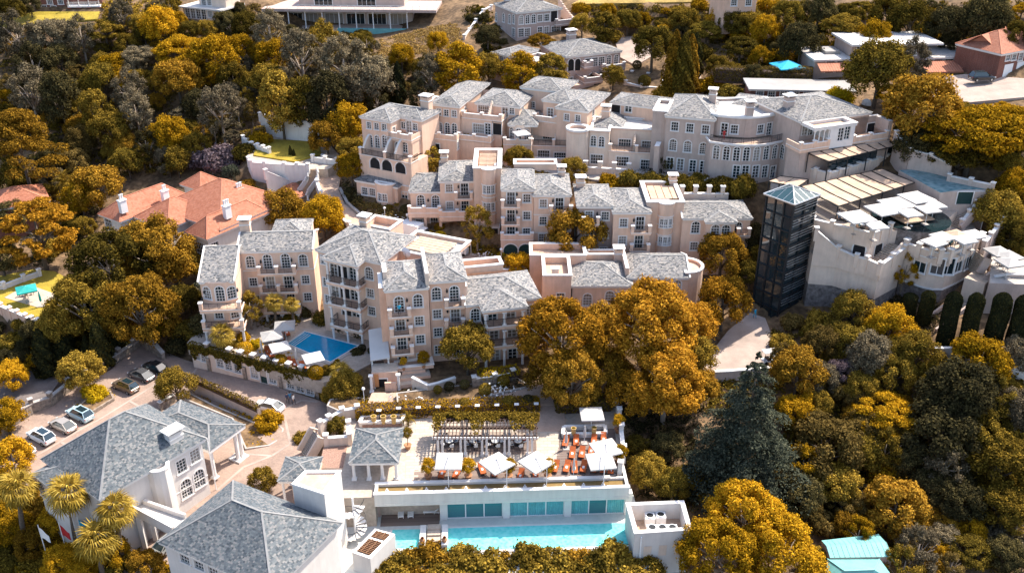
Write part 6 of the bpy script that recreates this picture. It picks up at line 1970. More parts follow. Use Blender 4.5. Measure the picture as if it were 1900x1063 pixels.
wall_run('garden_wall','winding rubble wall beside the purple tree and the terrace path',[W(420,272,9),W(440,300,8),W(447,325,6.5),W(440,345,5.5)],1.0,.5,mats=('stone_wall','concrete'),piers=0)
wall_run('lane_wall','white lane wall with square piers curving down beside the S-shaped stair',[W(600,300,10.2),W(590,322,9.4),W(589,347,8.8),W(604,388,7.8),W(648,425,7),W(690,445,6.5)],.9,.35,mats=('stucco_white','white_trim'),piers=5,ph=.4,down=3)
wall_run('kerb_wall','low curved kerb wall along the outer edge of the brick lane',[W(631,352,8.6),W(644,378,7.8),W(672,403,7.1),W(722,426,6.7),W(770,447,6.4)],.3,.3,mats=('concrete','concrete'),piers=0)
wall_run('lane_wall','pink boundary wall between the brick lane and the front hotel roofs',[W(745,462,6.3),W(800,480,6.0),W(870,503,5.7),W(960,511,5.5)],.8,.3,mats=('stucco_cream','white_trim'),piers=6,ph=.4)
# ================================================================ pool terrace: ivy wall, pool
WT['iv']=(1.15,1.75,0,4,4,0);WT['tdr']=(1.15,2.3,0,2,3,2)
b=Bld('ivy_wall','long retaining wall under the pool terrace with white shuttered windows and trailing ivy',(353,641.5),(588,699),-3.6,ze=.25,wall='stucco_cream',cat='wall')
b.box(0,b.w,0,1.4,-1.2,b.h,f=[(365,656.6,'iv'),(379,661.5,'iv'),(408,671.7,'iv'),(424,677,'iv'),(440.6,682,'iv'),(472,691.5,'iv'),(489,699,'tdr'),(505.6,701,'iv'),(539,711.5,'iv'),(556.5,717,'iv'),(574.8,722.5,'iv')],top='stone_paving')
IVY=b
q=MB();q.box(0,b.w,-.05,.4,b.h,b.h+.5);q.build('parapet',ml('stone_wall'),b.root)
q=MB();q.box(-.3,.3,-.3,.3,0,1.0,0);q.box(-.4,.4,-.4,.4,1.0,1.16,1);me=q.mesh('pier',ml('stone_wall','white_trim'))
for px,py in((383,634),(425,646),(446,653),(469,659),(491,666),(513,674),(536,680),(560,688),(586,695)):
 p=b.at(px,py,.2);put('pier',me,b.root,(p.x,.2,b.h))
q=MB();q.box(-.25,.25,-.28,.0,-1,2.5);me=q.mesh('buttress',ml('stone_wall'))
for px in(391,455,519,586):put('buttress',me,b.root,(b.at(px,690,0).x,0,0))
q4=[W(px,py,.05)for px,py in((533,637),(613,671),(664,641),(565,615))]
po=Loc('swimming_pool','deep blue swimming pool with tan coping on the terrace beside the front hotel wings','pool',(*center(q4).xy,0))
pl2=[(p.x,p.y)for p in q4]
mb=MB();mb.prism(pl2,-.3,.02,0);po.build('water',mb,('water_blue',))
mb=MB();o2=offset(pl2,-.75);o1=offset(pl2,-.12)
for k in range(4):
 j=(k+1)%4;mb.face([(*o2[k],.07),(*o2[j],.07),(*o1[j],.07),(*o1[k],.07)],0);mb.face([(*o2[k],-.3),(*o2[j],-.3),(*o2[j],.07),(*o2[k],.07)],0)
 mb.face([(*o1[k],.09),(*o1[j],.09),(*pl2[j],.09),(*pl2[k],.09)],1);mb.face([(*o1[k],.07),(*o1[j],.07),(*o1[j],.09),(*o1[k],.09)],1);mb.face([(*pl2[j],-.1),(*pl2[k],-.1),(*pl2[k],.09),(*pl2[j],.09)],1)
po.build('coping',mb,('concrete','white_trim'))
for k in range(4):
 a,c=q4[0].lerp(q4[3],.04),q4[0].lerp(q4[3],.96);d=(q4[1]-q4[0]).normalized()*(.15+.42*k);mb=MB()
 p1,p2=a+d,c+d;mb.bar(Vector((p1.x,p1.y,.03)),Vector((p2.x,p2.y,.03)),.10,.02);po.build('pool_step',mb,('pool_tile_pale',))
# ================================================================ garden terrace at far left
gp=[W(px,py,0)for px,py in((-40,556),(3,575),(20,582),(34,588),(49,595),(72,604))]
wall_run('garden_wall','peach wall with white-capped piers along the front of the left garden lawn',[(p.x,p.y,-2.2)for p in gp],2.9,.4,mats=('stucco_rose','white_trim'),piers=1.9,ph=.45,down=4)
wall_run('garden_wall','white balustrade with brick piers behind the left garden lawn',[W(-40,541,.1),W(8,535,.1),W(45,521,.1),W(74,511,.1)],.6,.3,mats=('stucco_white','white_trim'),piers=2.4,ph=.5)
q4=[W(px,py,.06)for px,py in((8,552),(25,542),(60,530),(110,548),(108,556),(70,570))]
mb=MB();mb.prism([(p.x,p.y)for p in q4],-.2,.06,0);mb.build('garden_paving',ml('stone_paving'),kind='structure')
# ================================================================ driveway walls and beds
sp=[W(px,py,-3.9)for px,py in((-20,812),(24,787),(62,764),(97,752),(130,726),(162,711),(193,688),(223,669),(251,652),(266,641))]
wall_run('stone_wall','rough stone wall with capped piers behind the row of parked cars',[(p.x,p.y,-4.0)for p in sp],1.5,.45,mats=('stone_wall','concrete'),piers=3.2,ph=.7,down=3)
wall_run('stone_wall','stepped stone wall closing the end of the car park, near the dark parked car',[W(266,641,-3.6),W(305,668,-3.6)],2.4,.5,mats=('stone_wall','concrete'),piers=0,tops=[-.2,-2.4])
def bed(label,pts,z,mats=('concrete','soil'),d=.5):
 P_=[W(px,py,z)for px,py in pts];o=Loc('flower_bed',label,'flower bed',(*center(P_).xy,z))
 pl_=[(p.x,p.y)for p in P_];inn=offset(pl_,.22);mb=MB();n=len(pl_)
 for k in range(n):
  j=(k+1)%n;mb.face([(*pl_[k],z-d),(*pl_[j],z-d),(*pl_[j],z),(*pl_[k],z)]);mb.face([(*pl_[k],z),(*pl_[j],z),(*inn[j],z),(*inn[k],z)]);mb.face([(*inn[j],z-.2),(*inn[k],z-.2),(*inn[k],z),(*inn[j],z)])
 o.build('kerb',mb,(mats[0],));mb=MB();mb.prism(inn,z-d,z-.08,0);o.build('earth',mb,(mats[1],));return P_
bed('rounded kerbed flower bed between the carport and the brick drive',[(455,832),(500,826),(523,812),(527,795),(512,782),(478,785),(400,752),(352,728),(330,735),(430,776)][::1],-2.75)
bed('small stone-edged planter of yellow shrubs between parked cars',[(137,758),(172,762),(212,738),(205,724),(176,728)],-3.2,('stone_wall','soil'),1.0)
bed('kerbed island bed by the entrance path under the spreading tree',[(606,752),(642,768),(672,766),(700,745),(690,738),(640,735),(612,740)],.05,d=2.5)
bed('flower bed with white flowers right of the wooden entrance gate',[(737,753),(760,757),(850,746),(900,735),(985,716),(960,700),(850,714),(735,728)],1.15,d=1.2)
wall_run('planter_wall','grey retaining wall topped with golden hedge between drive and carport',[W(357,726,-3.6),W(402,745,-3.6),W(440,762,-3.5),W(484,784,-3.4)],2.3,.5,mats=('stucco_grey','concrete'),piers=0,coping=False)
wall_run('stone_wall','short stone wall with white coping left of the carport',[W(297,762,-3.6),W(324,746,-3.6)],1.3,.5,mats=('stone_wall','white_trim'),piers=0)
wall_run('garden_wall','low white wall stepping beside the path in front of the peach hotel blocks',[W(765,707,1.6),W(795,722,1.2),W(812,718,1.2),W(845,707,1.3)],.6,.3,mats=('stucco_cream','white_trim'),piers=0,coping=True)
wall_run('garden_wall','stone wall with piers holding the golden hedge terrace by the path',[W(880,717,1.0),W(918,712,1.0),W(952,704,1.1)],1.3,.35,mats=('stone_wall','white_trim'),piers=2.6,ph=.3)
b=Bld('terrace_front','stepped peach planter terraces in front of the balcony blocks, with potted trees',(735,691),(805,683),.6,ze=1.75,wall='stucco_rose',cat='terrace')
for k in range(3):b.box(-.2+k*.5,b.w-k*.6,-.1-k*.0-(2-k)*.9,1.0,-2,b.h-(2-k)*.45,top='stone_paving',name='planter_wall')
b.parapet([(0,.1),(b.w,.1),(b.w,2),(0,2)],b.h,.55,floor='stone_paving')
b=Bld('entrance_gate','open wooden gate under a dark porch with orange climber, at the foot of the canopy',(689,696),(737,694),.5,ze=2.7,wall='stucco_rose',cat='gate')
b.box(0,b.w,.6,3,-1.5,b.h,f=[(708,716,'op')],top='stone_paving')
q=MB();q.box(.3,.9,.4,.55,0,2.0);q.build('climber_trellis',ml('trellis_orange'),b.root)
q=MB();q.box(b.w*.5,b.w*.95,-.4,-.1,-.5,1.1);q.build('low_wall',ml('stucco_rose'),b.root)
for x in(-.1,b.w+.1):b.column(x,0,-.5,b.h,.2)
# stairs and gravel roof near the drive
gr=[W(px,py,.1)for px,py in((592,868),(636,868),(645,826),(600,830))]
mb=MB();mb.prism([(p.x,p.y)for p in gr],-3.5,.1,0,mtop=1)
put('gravel_roof',mb.mesh('gravel_roof',ml('stucco_cream','gravel')),None,None,None,None,'flat roof covered in reddish gravel behind the white lift house','roof')
stairs('pale curved flight of steps climbing from the drive to the sun deck',W(566,848,-2.6),W(590,806,.1),2.2,13,('stone_paving',),sidem='stucco_cream')
stairs('long pale stair between the guest house hedge and the white vent box',W(625,1062,-7.2),W(655,1016,-5.2),2.4,12,('stone_paving',),sidem='stucco_cream')
wall_run('garden_wall','cream planter walls stepping up beside the gravel roof',[W(606,826,.1),W(650,823,.1),W(648,800,.1)],1.1,.35,piers=2.4,ph=.5,down=3)
wall_run('garden_wall','cream wall with piers between the drive steps and the pavilion',[W(596,800,.1),W(612,790,.1),W(636,776,.2),W(664,771,.2)],1.2,.35,piers=3,ph=.4,down=2.5)
wall_run('planter','white-rimmed gravel planter behind the slate-roofed pavilion',[W(668,792,0),W(748,789,0),W(750,777,0),W(674,780,0),W(668,792,0)],.7,.3,mats=('stucco_white','white_trim'),piers=0)
mb=MB();q4=[W(px,py,.5)for px,py in((672,788),(746,785),(748,776),(676,779))];mb.prism([(p.x,p.y)for p in q4],0,.45,0);put('gravel_bed',mb.mesh('gravel_bed',ml('gravel')),None,kind='structure')
wall_run('planter','white-rimmed raised planter on the orange lounger deck',[W(1044,812,0),W(1124,810,0),W(1122,796,0),W(1046,798,0),W(1044,812,0)],.55,.3,mats=('stucco_white','white_trim'),piers=0)
wall_run('garden_wall','stepped white wall at the right edge of the lounger deck',[W(1150,880,0),W(1156,850,0),W(1152,810,0),W(1148,780,0),W(1142,748,.3)],1.0,.35,mats=('stucco_white','white_trim'),piers=3.2,ph=.9,down=4)
wall_run('planter_wall','curved white-edged planter wall between guest house and long pale stair',[W(600,1062,-7),W(628,1022,-5.6),W(644,1000,-5.1),W(638,985,-5)],.7,.35,mats=('stucco_cream','white_trim'),piers=0)
wall_run('boundary_wall','white wall glimpsed between trees below the pale service road',[W(1300,702,1.6),W(1350,700,1.5),W(1420,694,1.6),W(1460,690,1.4)],1.0,.35,mats=('stucco_grey','white_trim'),piers=0,down=2.5)
wall_run('boundary_wall','pale teal-shaded wall between the clipped column trees and the woods at right',[W(1725,672,4.2),W(1800,672,4.8),W(1860,672,5.2),W(1960,678,5.8)],2.2,.35,mats=('stucco_white','white_trim'),piers=0,down=3)
wall_run('boundary_wall','pale wall topped with shrubs at right edge below the shaded parasols',[W(1836,548,9),W(1862,544,9.4),W(1960,546,9.6)],3.0,.4,mats=('stucco_grey','white_trim'),piers=0,down=4)
stairs('winding pale stone stair at right between clipped column trees, upper flight',W(1832,548,7.6),W(1853,508,11.5),2.6,16,('stone_paving',),sidem='stucco_grey',curve=.5)
stairs('winding pale stone stair at right between clipped column trees, lower flight',W(1722,612,5.2),W(1790,562,7.6),2.2,18,('stone_paving',),sidem='stucco_grey')
stairs('short pale stair with piers right of the lower rounded terrace',W(1806,500,11.0),W(1822,474,13.2),2.8,9,('stone_paving',),sidem='stucco_grey')
slab_thing('garden_platform','tiled landing between the two winding stair flights at right','terrace',poly_at([(1790,515),(1828,527),(1850,508),(1815,496)],11.0),11.0,5)
slab_thing('garden_platform','shaded seating platform with grey parasols at right edge','terrace',poly_at([(1836,525),(1960,530),(1960,478),(1840,470)],12.0),12.0,6,('stucco_grey','concrete'))
wall_run('garden_wall','pale wall with piers running down behind the lower rounded terrace',[W(1822,470,13),W(1845,440,14),W(1856,425,15)],1.6,.35,mats=('stucco_grey','white_trim'),piers=2.6,ph=.4,down=4)
def pad_z(x,y):
 pts,tr=PADDEF['driveway']
 for t in tr:
  a,b_,c=[pts[q]for q in t];den=(b_.y-c.y)*(a.x-c.x)+(c.x-b_.x)*(a.y-c.y)
  l0=((b_.y-c.y)*(x-c.x)+(c.x-b_.x)*(y-c.y))/den;l1=((c.y-a.y)*(x-c.x)+(a.x-c.x)*(y-c.y))/den
  if min(l0,l1,1-l0-l1)>-1e-3:return l0*a.z+l1*b_.z+(1-l0-l1)*c.z
 return None
def band(path,wd=.35):
 P_=[W(px,py,-3.3)for px,py in path];mb=MB()
 for a,c in zip(P_,P_[1:]):
  n=max(1,int((c-a).length/.8));d=Vector((c.x-a.x,c.y-a.y,0)).normalized();s=Vector((-d.y,d.x,0))*wd/2
  for k in range(n):
   q=[a.lerp(c,k/n)-s,a.lerp(c,(k+1)/n)-s,a.lerp(c,(k+1)/n)+s,a.lerp(c,k/n)+s];zs=[pad_z(p.x,p.y)for p in q]
   if None not in zs:mb.prism([(p.x,p.y)for p in q],0,0,0,z0s=[z-.05 for z in zs],z1s=[z+.02 for z in zs])
 if mb.f:mb.build('paving_band',ml('pale_road'),kind='structure')
for pth in([(52,842),(110,812),(170,780),(238,741),(300,704),(330,688)],[(330,688),(420,722),(520,765)],[(375,668),(352,700)],[(538,822),(592,797)],[(528,776),(540,830),(505,850),(462,846)],[(402,905),(452,868),(505,850)],[(610,752),(560,745),(520,765)],[(240,741),(276,760)],[(110,812),(140,830)]):band(pth)
# ================================================================ houses further up the hill
WMAP={}
WT['pl']=(4.2,2.5,0,4,1,1)
b=Bld('modern_house','long modern glass house with thin white roof slab on slim columns, hilltop',(495,17),(812,20),24.0,by=50,wall='stucco_grey')
h=b.h
q=MB();q.box(-.5,b.w,-2.5,9,h-.1,h+.5);q.build('roof_slab',ml('stucco_mauve'),b.root)
q=MB();q.box(0,b.w*.86,-2.5,9,-3,.1);q.build('floor_slab',ml('stucco_grey'),b.root)
b.box(b.w*.06,b.w*.84,3,8.5,.1,h-.1,f=[(545,35,'pl'),(582,36,'pl'),(620,36,'pl'),(660,37,'pl'),(700,37,'pl'),(738,37,'pl')])
for k in range(9):b.column(1.5+k*(b.w*.84-2)/8,-2.0,.1,h-.1,.14)
q=MB();rails(q,[(b.w*.2,-2.4,h+.5),(b.w-.5,-2.4,h+.5)],.9,bars=False);q.build('railing',ml('white_paint'),b.root)
b.box(b.w*.18,b.w*.8,2,8,h+.5,h+3.2,f=[(600,6,'pl'),(680,6,'pl')]);q=MB();q.box(b.w*.42,b.w*.9,-2.6,-1.9,-1.6,.3);q.build('pool_edge',ml('tin_teal'),b.root)
q=MB();q.box(b.w*.3,b.w*.86,-2.55,-2.5,-3,-.4);q.build('stone_plinth',ml('stone_wall'),b.root)
b=Bld('hill_house','dark brick house with white veranda beside the lawn at top left',(66,-12),(186,-14),26.2,by=26,wall='red_brick')
b.box(0,b.w,0,8,-2,b.h,f=[(82,16,'sq'),(100,17,'sq'),(92,3,'sq'),(112,3,'sq')],wall='red_brick')
b.roof(0,b.w,0,8,b.h,slate='slate_grey')
q=MB();zz=b.at(150,12,-2.2).z;q.box(b.w*.5,b.w,-2.2,0,zz-.3,zz);q.build('veranda_floor',ml('white_paint'),b.root)
q=MB();rails(q,[(b.w*.5,-2.1,zz),(b.w,-2.1,zz)],.9);q.build('railing',ml('white_paint'),b.root)
for k in range(4):b.column(b.w*.52+k*b.w*.155,-1.9,-.5,zz-.3,.35,'brick_red');b.column(b.w*.52+k*b.w*.155,-2.0,zz,b.h,.08)
b=Bld('hill_house','cream flat-roofed house with four tall dark windows among trees at top',(339,14),(400,20),25.5,by=46,wall='stucco_cream')
b.box(0,b.w,0,7,-2,b.h,f=[(348,24,'fr'),(358,25,'fr'),(368,26,'fr'),(378,27,'fr'),(390,27,'sq'),(372,40,'w2')])
q=MB();q.box(-.5,b.w+2,-.8,8,b.h,b.h+.35);q.build('roof_slab',ml('flat_roof_pale'),b.root)
b.box(b.w*.35,b.w+1.5,2,7,b.h+.35,b.h+3.2,f=[(378,5,'sq'),(388,5,'sq')]);q=MB();q.box(b.w*.3,b.w+2,1.4,8,b.h+3.2,b.h+3.5);q.build('roof_slab',ml('flat_roof_pale'),b.root)
b=Bld('hill_house','brown-roofed house partly hidden by trees at left edge beside the tall pine',(-20,392),(90,372),1.0,ze=6.0,wall='brick_red',slate='tile_terracotta')
b.box(0,b.w,0,9,-2,b.h,wall='brick_red');b.roof(0,b.w,0,9,b.h,pitch=24,slate='tile_terracotta')
b=Bld('row_building','long low brick building with pale sheet roof behind the grey-pink hotel block',(1393,166),(1580,170),23.0,ze=26.0,wall='red_brick',group=None)
b.box(0,b.w,0,6,-2,b.h,f=[(1410+22*k,173,'sq')for k in range(8)],wall='red_brick')
q=MB();q.box(-.5,b.w+.6,-1.0,6.5,b.h,b.h+.3);q.build('roof',ml('flat_roof_metal'),b.root)
def awn(b,x0,x1,y,z,d,drop,m='roof_orange'):
 n=max(2,int((x1-x0)/.45));q=MB()
 for k in range(n):
  a,c=x0+(x1-x0)*k/n,x0+(x1-x0)*(k+1)/n
  q.face([(a,y-d,z-drop),(c-.04,y-d,z-drop),(c-.04,y,z),(a,y,z)]);q.face([(a,y-d,z-drop-.25),(c-.04,y-d,z-drop-.25),(c-.04,y-d,z-drop),(a,y-d,z-drop)])
 q.build('awning',ml(m),b.root)
b=Bld('row_building','low restaurant building with white flat roofs and long orange awnings at upper right',(1513,113),(1832,107),26.0,ze=29.0,wall='stucco_mauve')
h=b.h
xs=[b.at(px,112).x for px in(1513,1580,1712,1826)]
b.box(xs[0],xs[1],0,8,-2,h,f=[(1540,124,'op'),(1560,124,'op')]);b.box(xs[2],xs[3],0,8,-2,h,f=[(1740,119,'op'),(1760,119,'op'),(1780,119,'op'),(1800,119,'op')]);b.box(xs[1]+.1,xs[2]-.1,1.0,9,-2,h+2.6,f=[(1600,95,'w2'),(1640,95,'w2'),(1690,95,'w2')])
for x0,x1,z in((xs[0]-.5,xs[1],h),(xs[2],xs[3]+.5,h),(xs[1]-.6,xs[2]+3,h+2.6)):
 q=MB();q.box(x0,x1,-.8,9.5,z,z+.35);q.build('roof_slab',ml('flat_roof_pale'),b.root)
q=MB();q.box(xs[0]+3,xs[1]-1,3,7,h+.35,h+.9);q.build('skylight',ml('flat_roof_metal'),b.root)
awn(b,xs[0],xs[1]-1,-.85,h-.2,2.4,.9);awn(b,xs[2]-1,xs[2]+6,-.85,h-.2,3.4,1.2);awn(b,xs[2]+6.1,xs[3],-.85,h-.2,2.2,.8)
q=MB();q.box(xs[2],xs[3]+1,-7.0,-6.7,-3,.2);q.build('brick_wall',ml('red_brick'),b.root)
q=MB();rails(q,[(xs[2],-6.85,.2),(xs[3]+1,-6.85,.2)],1.1,bars=False);q.build('railing',ml('steel'),b.root)
q=MB();q.box(xs[2],xs[3]+1,-6.7,-.1,-1,.15);q.build('terrace',ml('terrace_tile'),b.root)
b=Bld('red_house','dark red brick house with sash windows and two pale garage doors at upper right edge',(1858,101),(1950,84),27.6,by=146,wall='brick_red',slate='tile_terracotta')
b.box(0,b.w,0,9,-2,b.h,f=[(1871,104,'sq'),(1882,105,'sq'),(1894,106,'sq')],wall='red_brick');b.roof(0,b.w,0,9,b.h,pitch=30)
for px in(1868,1890):
 p=b.at(px,138,0);q=MB();q.box(p.x-1.2,p.x+1.2,-.06,.05,0,2.2);q.build('garage_door',ml('white_paint'),b.root)
b=Bld('red_house','house with pinkish sheet roof and white glazed gable veranda at upper right',(1791,82),(1850,92),27.8,ze=32.0,wall='brick_red')
b.box(0,b.w,0,12,-2,b.h,f=[(1800,92,'sq'),(1812,94,'sq'),(1826,95,'sq'),(1838,96,'sq')],wall='white_paint')
q=MB();w_=b.w
q.face([(-.5,-.8,b.h),(w_/2,-.8,b.h+2.2),(w_/2,12.5,b.h+2.2),(-.5,12.5,b.h)]);q.face([(w_/2,-.8,b.h+2.2),(w_+.5,-.8,b.h),(w_+.5,12.5,b.h),(w_/2,12.5,b.h+2.2)]);q.face([(0,-.05,b.h),(w_,-.05,b.h),(w_/2,-.05,b.h+2.1)])
q.build('roof',ml('roof_orange'),b.root)
b=Bld('flat_roof_building','low building with broad white flat roof beside the street at right edge',(1788,184),(1960,188),22.5,ze=25.6,wall='stucco_mauve')
b.box(0,b.w,0,7,-3,b.h);q=MB();q.box(-.5,b.w,-.6,7.5,b.h,b.h+.3);q.build('roof_slab',ml('flat_roof_pale'),b.root)
b=Bld('hill_house','tan brick house with two windows at the top edge, right of centre',(1346,-6),(1405,-8),32.0,ze=36.5,wall='stucco_rose')
b.box(0,b.w,0,8,-3,b.h,f=[(1362,5,'sq'),(1389,5,'sq')]);b.roof(0,b.w,0,8,b.h)
wall_run('boundary_wall','curving cream wall with piers climbing beside the three-storey manor',[W(862,96,22),W(872,84,22.5),W(884,66,24),W(897,48,25.5),W(912,40,26)],3.4,.4,mats=('stucco_cream','white_trim'),piers=4.0,ph=.2,down=2)
wall_run('garden_wall','low white balustrade below the curving cream wall, near the annexe',[W(868,100,22),W(890,100,22),W(918,97,22.5)],.8,.3,mats=('stucco_white','white_trim'),piers=2.0,ph=.4)
wall_run('garden_wall','low walled court with cream piers right of the two-storey manor',[W(1160,165,20.6),W(1190,172,20.4),W(1228,175,20.4),W(1232,155,20.8),W(1172,147,21)],1.2,.35,piers=3,ph=.4)
# teal roofed house at bottom right
L=Loc('teal_house','house with patched teal sheet roofs under trees at bottom right','building',W(1590,1040,-9))
z1=-4.6
A=[W(px,py,z1)for px,py in((1524,1002),(1630,990),(1656,1032),(1540,1034))];n=12
for k in range(n):
 q=MB();u0,u1=k/n+.003,(k+1)/n-.003;a,c,d,e=A[3].lerp(A[2],u0),A[3].lerp(A[2],u1),A[0].lerp(A[1],u1),A[0].lerp(A[1],u0);up=Vector((0,0,.45))
 m1,m2=(a+e)/2+up,(c+d)/2+up;q.face([a,c,m2,m1]);q.face([m1,m2,d,e]);q.bar(c,m2,.06,.08);L.build('roof_sheet',q,('tin_teal',))
q=MB();q.prism([(p.x,p.y)for p in(A[3],A[2],A[1],A[0])],-10,z1,0);L.build('wall',q,('stucco_mauve',))
z2=-4.9
A2_=[W(px,py,z2)for px,py in((1535,1036),(1632,1036),(1668,1085),(1530,1085))];ap=[W(1566,1058,z2+1.6),W(1622,1056,z2+1.6)]
q=MB();q.face([A2_[0],A2_[1],ap[1],ap[0]]);q.face([A2_[3],A2_[0],ap[0]]);q.face([A2_[1],A2_[2],ap[1]]);q.face([A2_[2],A2_[3],ap[0],ap[1]]);q.bar(ap[0],ap[1],.2,.12);q.bar(A2_[0],ap[0],.15,.1);q.bar(A2_[1],ap[1],.15,.1);L.build('roof',q,('tin_teal',))
q=MB();q.prism([(p.x,p.y)for p in(A2_[3],A2_[2],A2_[1],A2_[0])],-10,z2,0);L.build('wall',q,('stucco_mauve',))
# ================================================================ foliage
def leaf_mesh(name,P,N,size,mat_,jitter=.35,seed=0,stretch=1.35,droop=None):
 """small leaf clumps (one diamond each) at points P facing roughly along N"""
 r=np.random.default_rng(seed);n=len(P)
 N=N/np.maximum(1e-6,np.linalg.norm(N,axis=1,keepdims=True))+r.normal(0,jitter,(n,3))
 N/=np.linalg.norm(N,axis=1,keepdims=True)
 T=np.cross(N,r.normal(0,1,(n,3)));T/=np.maximum(1e-6,np.linalg.norm(T,axis=1,keepdims=True))
 if droop is not None:
  T=T*.6+droop;T-=N*(T*N).sum(1,keepdims=True);T/=np.maximum(1e-6,np.linalg.norm(T,axis=1,keepdims=True))
 B=np.cross(N,T)
 s=(size*r.uniform(.6,1.3,(n,1)))/2
 V=np.stack([P+T*s*stretch,P+B*s*.8+N*s*.18,P-T*s*stretch,P-B*s*.8+N*s*.18],1).reshape(-1,3)
 me=bpy.data.meshes.new(name)
 me.vertices.add(4*n);me.vertices.foreach_set('co',V.astype(np.float32).ravel())
 me.loops.add(4*n);me.loops.foreach_set('vertex_index',np.arange(4*n,dtype=np.int32))
 me.polygons.add(n);me.polygons.foreach_set('loop_start',np.arange(0,4*n,4,dtype=np.int32))
 try:me.polygons.foreach_set('loop_total',np.full(n,4,dtype=np.int32))
 except Exception:pass
 me.materials.append(MATS[mat_]);me.update(calc_edges=True)
 return me
def sphere_pts(r,n,up=.0):
 v=r.normal(0,1,(n,3));v[:,2]+=up;v/=np.linalg.norm(v,axis=1,keepdims=True);return v
def puffs_crown(seed,npuff,pr,va,n,flat=1.0,fill=.75,low=-.45,outer=.8,hole=0.0):
 """leaf points of a crown of unit radius made of overlapping puffs; va = height/width"""
 r=np.random.default_rng(seed)
 c=sphere_pts(r,npuff*3,.25);c=c[c[:,2]>low][:npuff]
 rad=r.uniform(.55,1.0,(len(c),1))**.5*outer
 c=c*rad*np.array([1,1,va])*np.array([r.uniform(.85,1.1),r.uniform(.85,1.1),1])
 prs=pr*r.uniform(.65,1.25,len(c))
 P,N=[],[]
 w=prs**2;w/=w.sum()
 for k in range(len(c)):
  m=int(n*w[k]);d=sphere_pts(r,m,.35)
  rr=prs[k]*(1+r.normal(-.08,.17,(m,1)))*(fill+(1-fill)*r.uniform(0,1,(m,1)))
  P.append(c[k]+d*rr*np.array([1,1,flat]));N.append(d*np.array([1,1,1/max(.4,flat)])+np.array([0,0,.35]))
 return np.concatenate(P),np.concatenate(N)
def branches(mb,seed,zc,va,tr,nb=7,spread=.75,z0=0.0):
 r=random.Random(seed)
 top=zc+va*.35
 mb.tube([(0,0,-.6),(r.uniform(-.03,.03),r.uniform(-.03,.03),zc*.5),(r.uniform(-.06,.06),r.uniform(-.06,.06),top)],[tr*1.25,tr,tr*.35],7)
 for k in range(nb):
  a=2*math.pi*k/nb+r.uniform(-.4,.4);z=zc*r.uniform(.5,.95)
  e=(math.cos(a)*spread*r.uniform(.6,1),math.sin(a)*spread*r.uniform(.6,1),zc+va*r.uniform(-.25,.55))
  mb.tube([(0,0,z),(e[0]*.5,e[1]*.5,(z+e[2])/2+.03),e],[tr*.55,tr*.35,tr*.12],5)
# shape: (crown generator, va, trunk length in crown radii, leaf size in metres at radius rr, variants, tree name)
SHAPES={}
def shape(name,gen,va,zc,leaf,rr,nvar,tname,tr=.06,nb=7,word='tree',bark='bark',**k):
 SHAPES[name]=dict(gen=gen,va=va,zc=zc,leaf=leaf/rr,nvar=nvar,tname=tname,tr=tr,nb=nb,word=word,bark=bark,k=k)
shape('broad',lambda s:puffs_crown(s,52,.25,.82,15000,outer=.93),.82,1.15,.27,4.5,2,'broadleaf_tree',word='round tree')
shape('small',lambda s:puffs_crown(s,28,.33,.9,6500,outer=.86),.9,1.25,.20,2.3,2,'small_tree',word='small round tree')
shape('big',lambda s:puffs_crown(s,95,.19,.95,30000,outer=.95,low=-.6),.95,1.2,.32,7.0,2,'plane_tree',word='spreading plane tree',bark='bark_pale',nb=11)
shape('tall',lambda s:puffs_crown(s,56,.29,1.7,13000,low=-.8,outer=.88),1.7,2.1,.27,3.2,2,'tall_tree',word='tall oval tree')
shape('airy',lambda s:puffs_crown(s,55,.22,1.25,10000,low=-.8,fill=.35,outer=.95),1.25,1.75,.22,3.6,2,'gum_tree',word='open thin-leaved tree',bark='bark_pale',nb=12)
shape('flat',lambda s:puffs_crown(s,60,.22,.55,17000,flat=.42,low=-.3,outer=.98),.55,.9,.27,5.5,2,'acacia_tree',word='flat layered tree',nb=10)
shape('tier',lambda s:puffs_crown(s,64,.2,.95,17000,flat=.4,low=-.7,outer=.98),.95,1.15,.25,4.5,1,'maple_tree',word='tiered autumn tree',nb=10)
shape('bush',lambda s:puffs_crown(s,22,.36,.66,6000,low=-.1,outer=.88),.66,.35,.17,1.6,2,'shrub',tr=.03,nb=4,word='low shrub')
shape('ball',lambda s:(lambda d:(d*np.array([1,1,.95])*.95,d))(sphere_pts(np.random.default_rng(s),2200)),.95,.85,.13,1.0,1,'clipped_shrub',tr=.05,nb=3,word='clipped ball shrub')
def cyp(s,n=7000,w=.16,top=.5):
 r=np.random.default_rng(s);z=r.uniform(0,1,n)**1.15;a=r.uniform(0,2*math.pi,n)
 rad=w*np.minimum(1,(z+.03)*6)*(1-z**2.2)**.75*(1+.22*np.sin(a*4+z*17)+.12*np.sin(a*9+z*41))*(1-np.abs(r.normal(0,.1,n)))
 P=np.stack([np.cos(a)*rad,np.sin(a)*rad,z],1);return P,np.stack([np.cos(a),np.sin(a),np.full(n,.25)],1)
def column(s,n=12000):
 r=np.random.default_rng(s);z=r.uniform(0,1,n);a=r.uniform(0,2*math.pi,n);w=.27
 cap=np.where(z>.84,np.sqrt(np.maximum(0,1-((z-.84)/.16)**2)),1.0)*np.where(z<.08,.8+z*2.5,1)
 rad=w*cap*(1-np.abs(r.normal(0,.05,n)))*(1+.05*np.sin(a*3+z*9));m=r.uniform(0,1,n)<.1
 rad[m]*=r.uniform(0,1,m.sum())**.5;z[m]=np.maximum(z[m],.9)
 return np.stack([np.cos(a)*rad,np.sin(a)*rad,z],1),np.stack([np.cos(a),np.sin(a),np.where(z>.85,1.0,.2)],1)
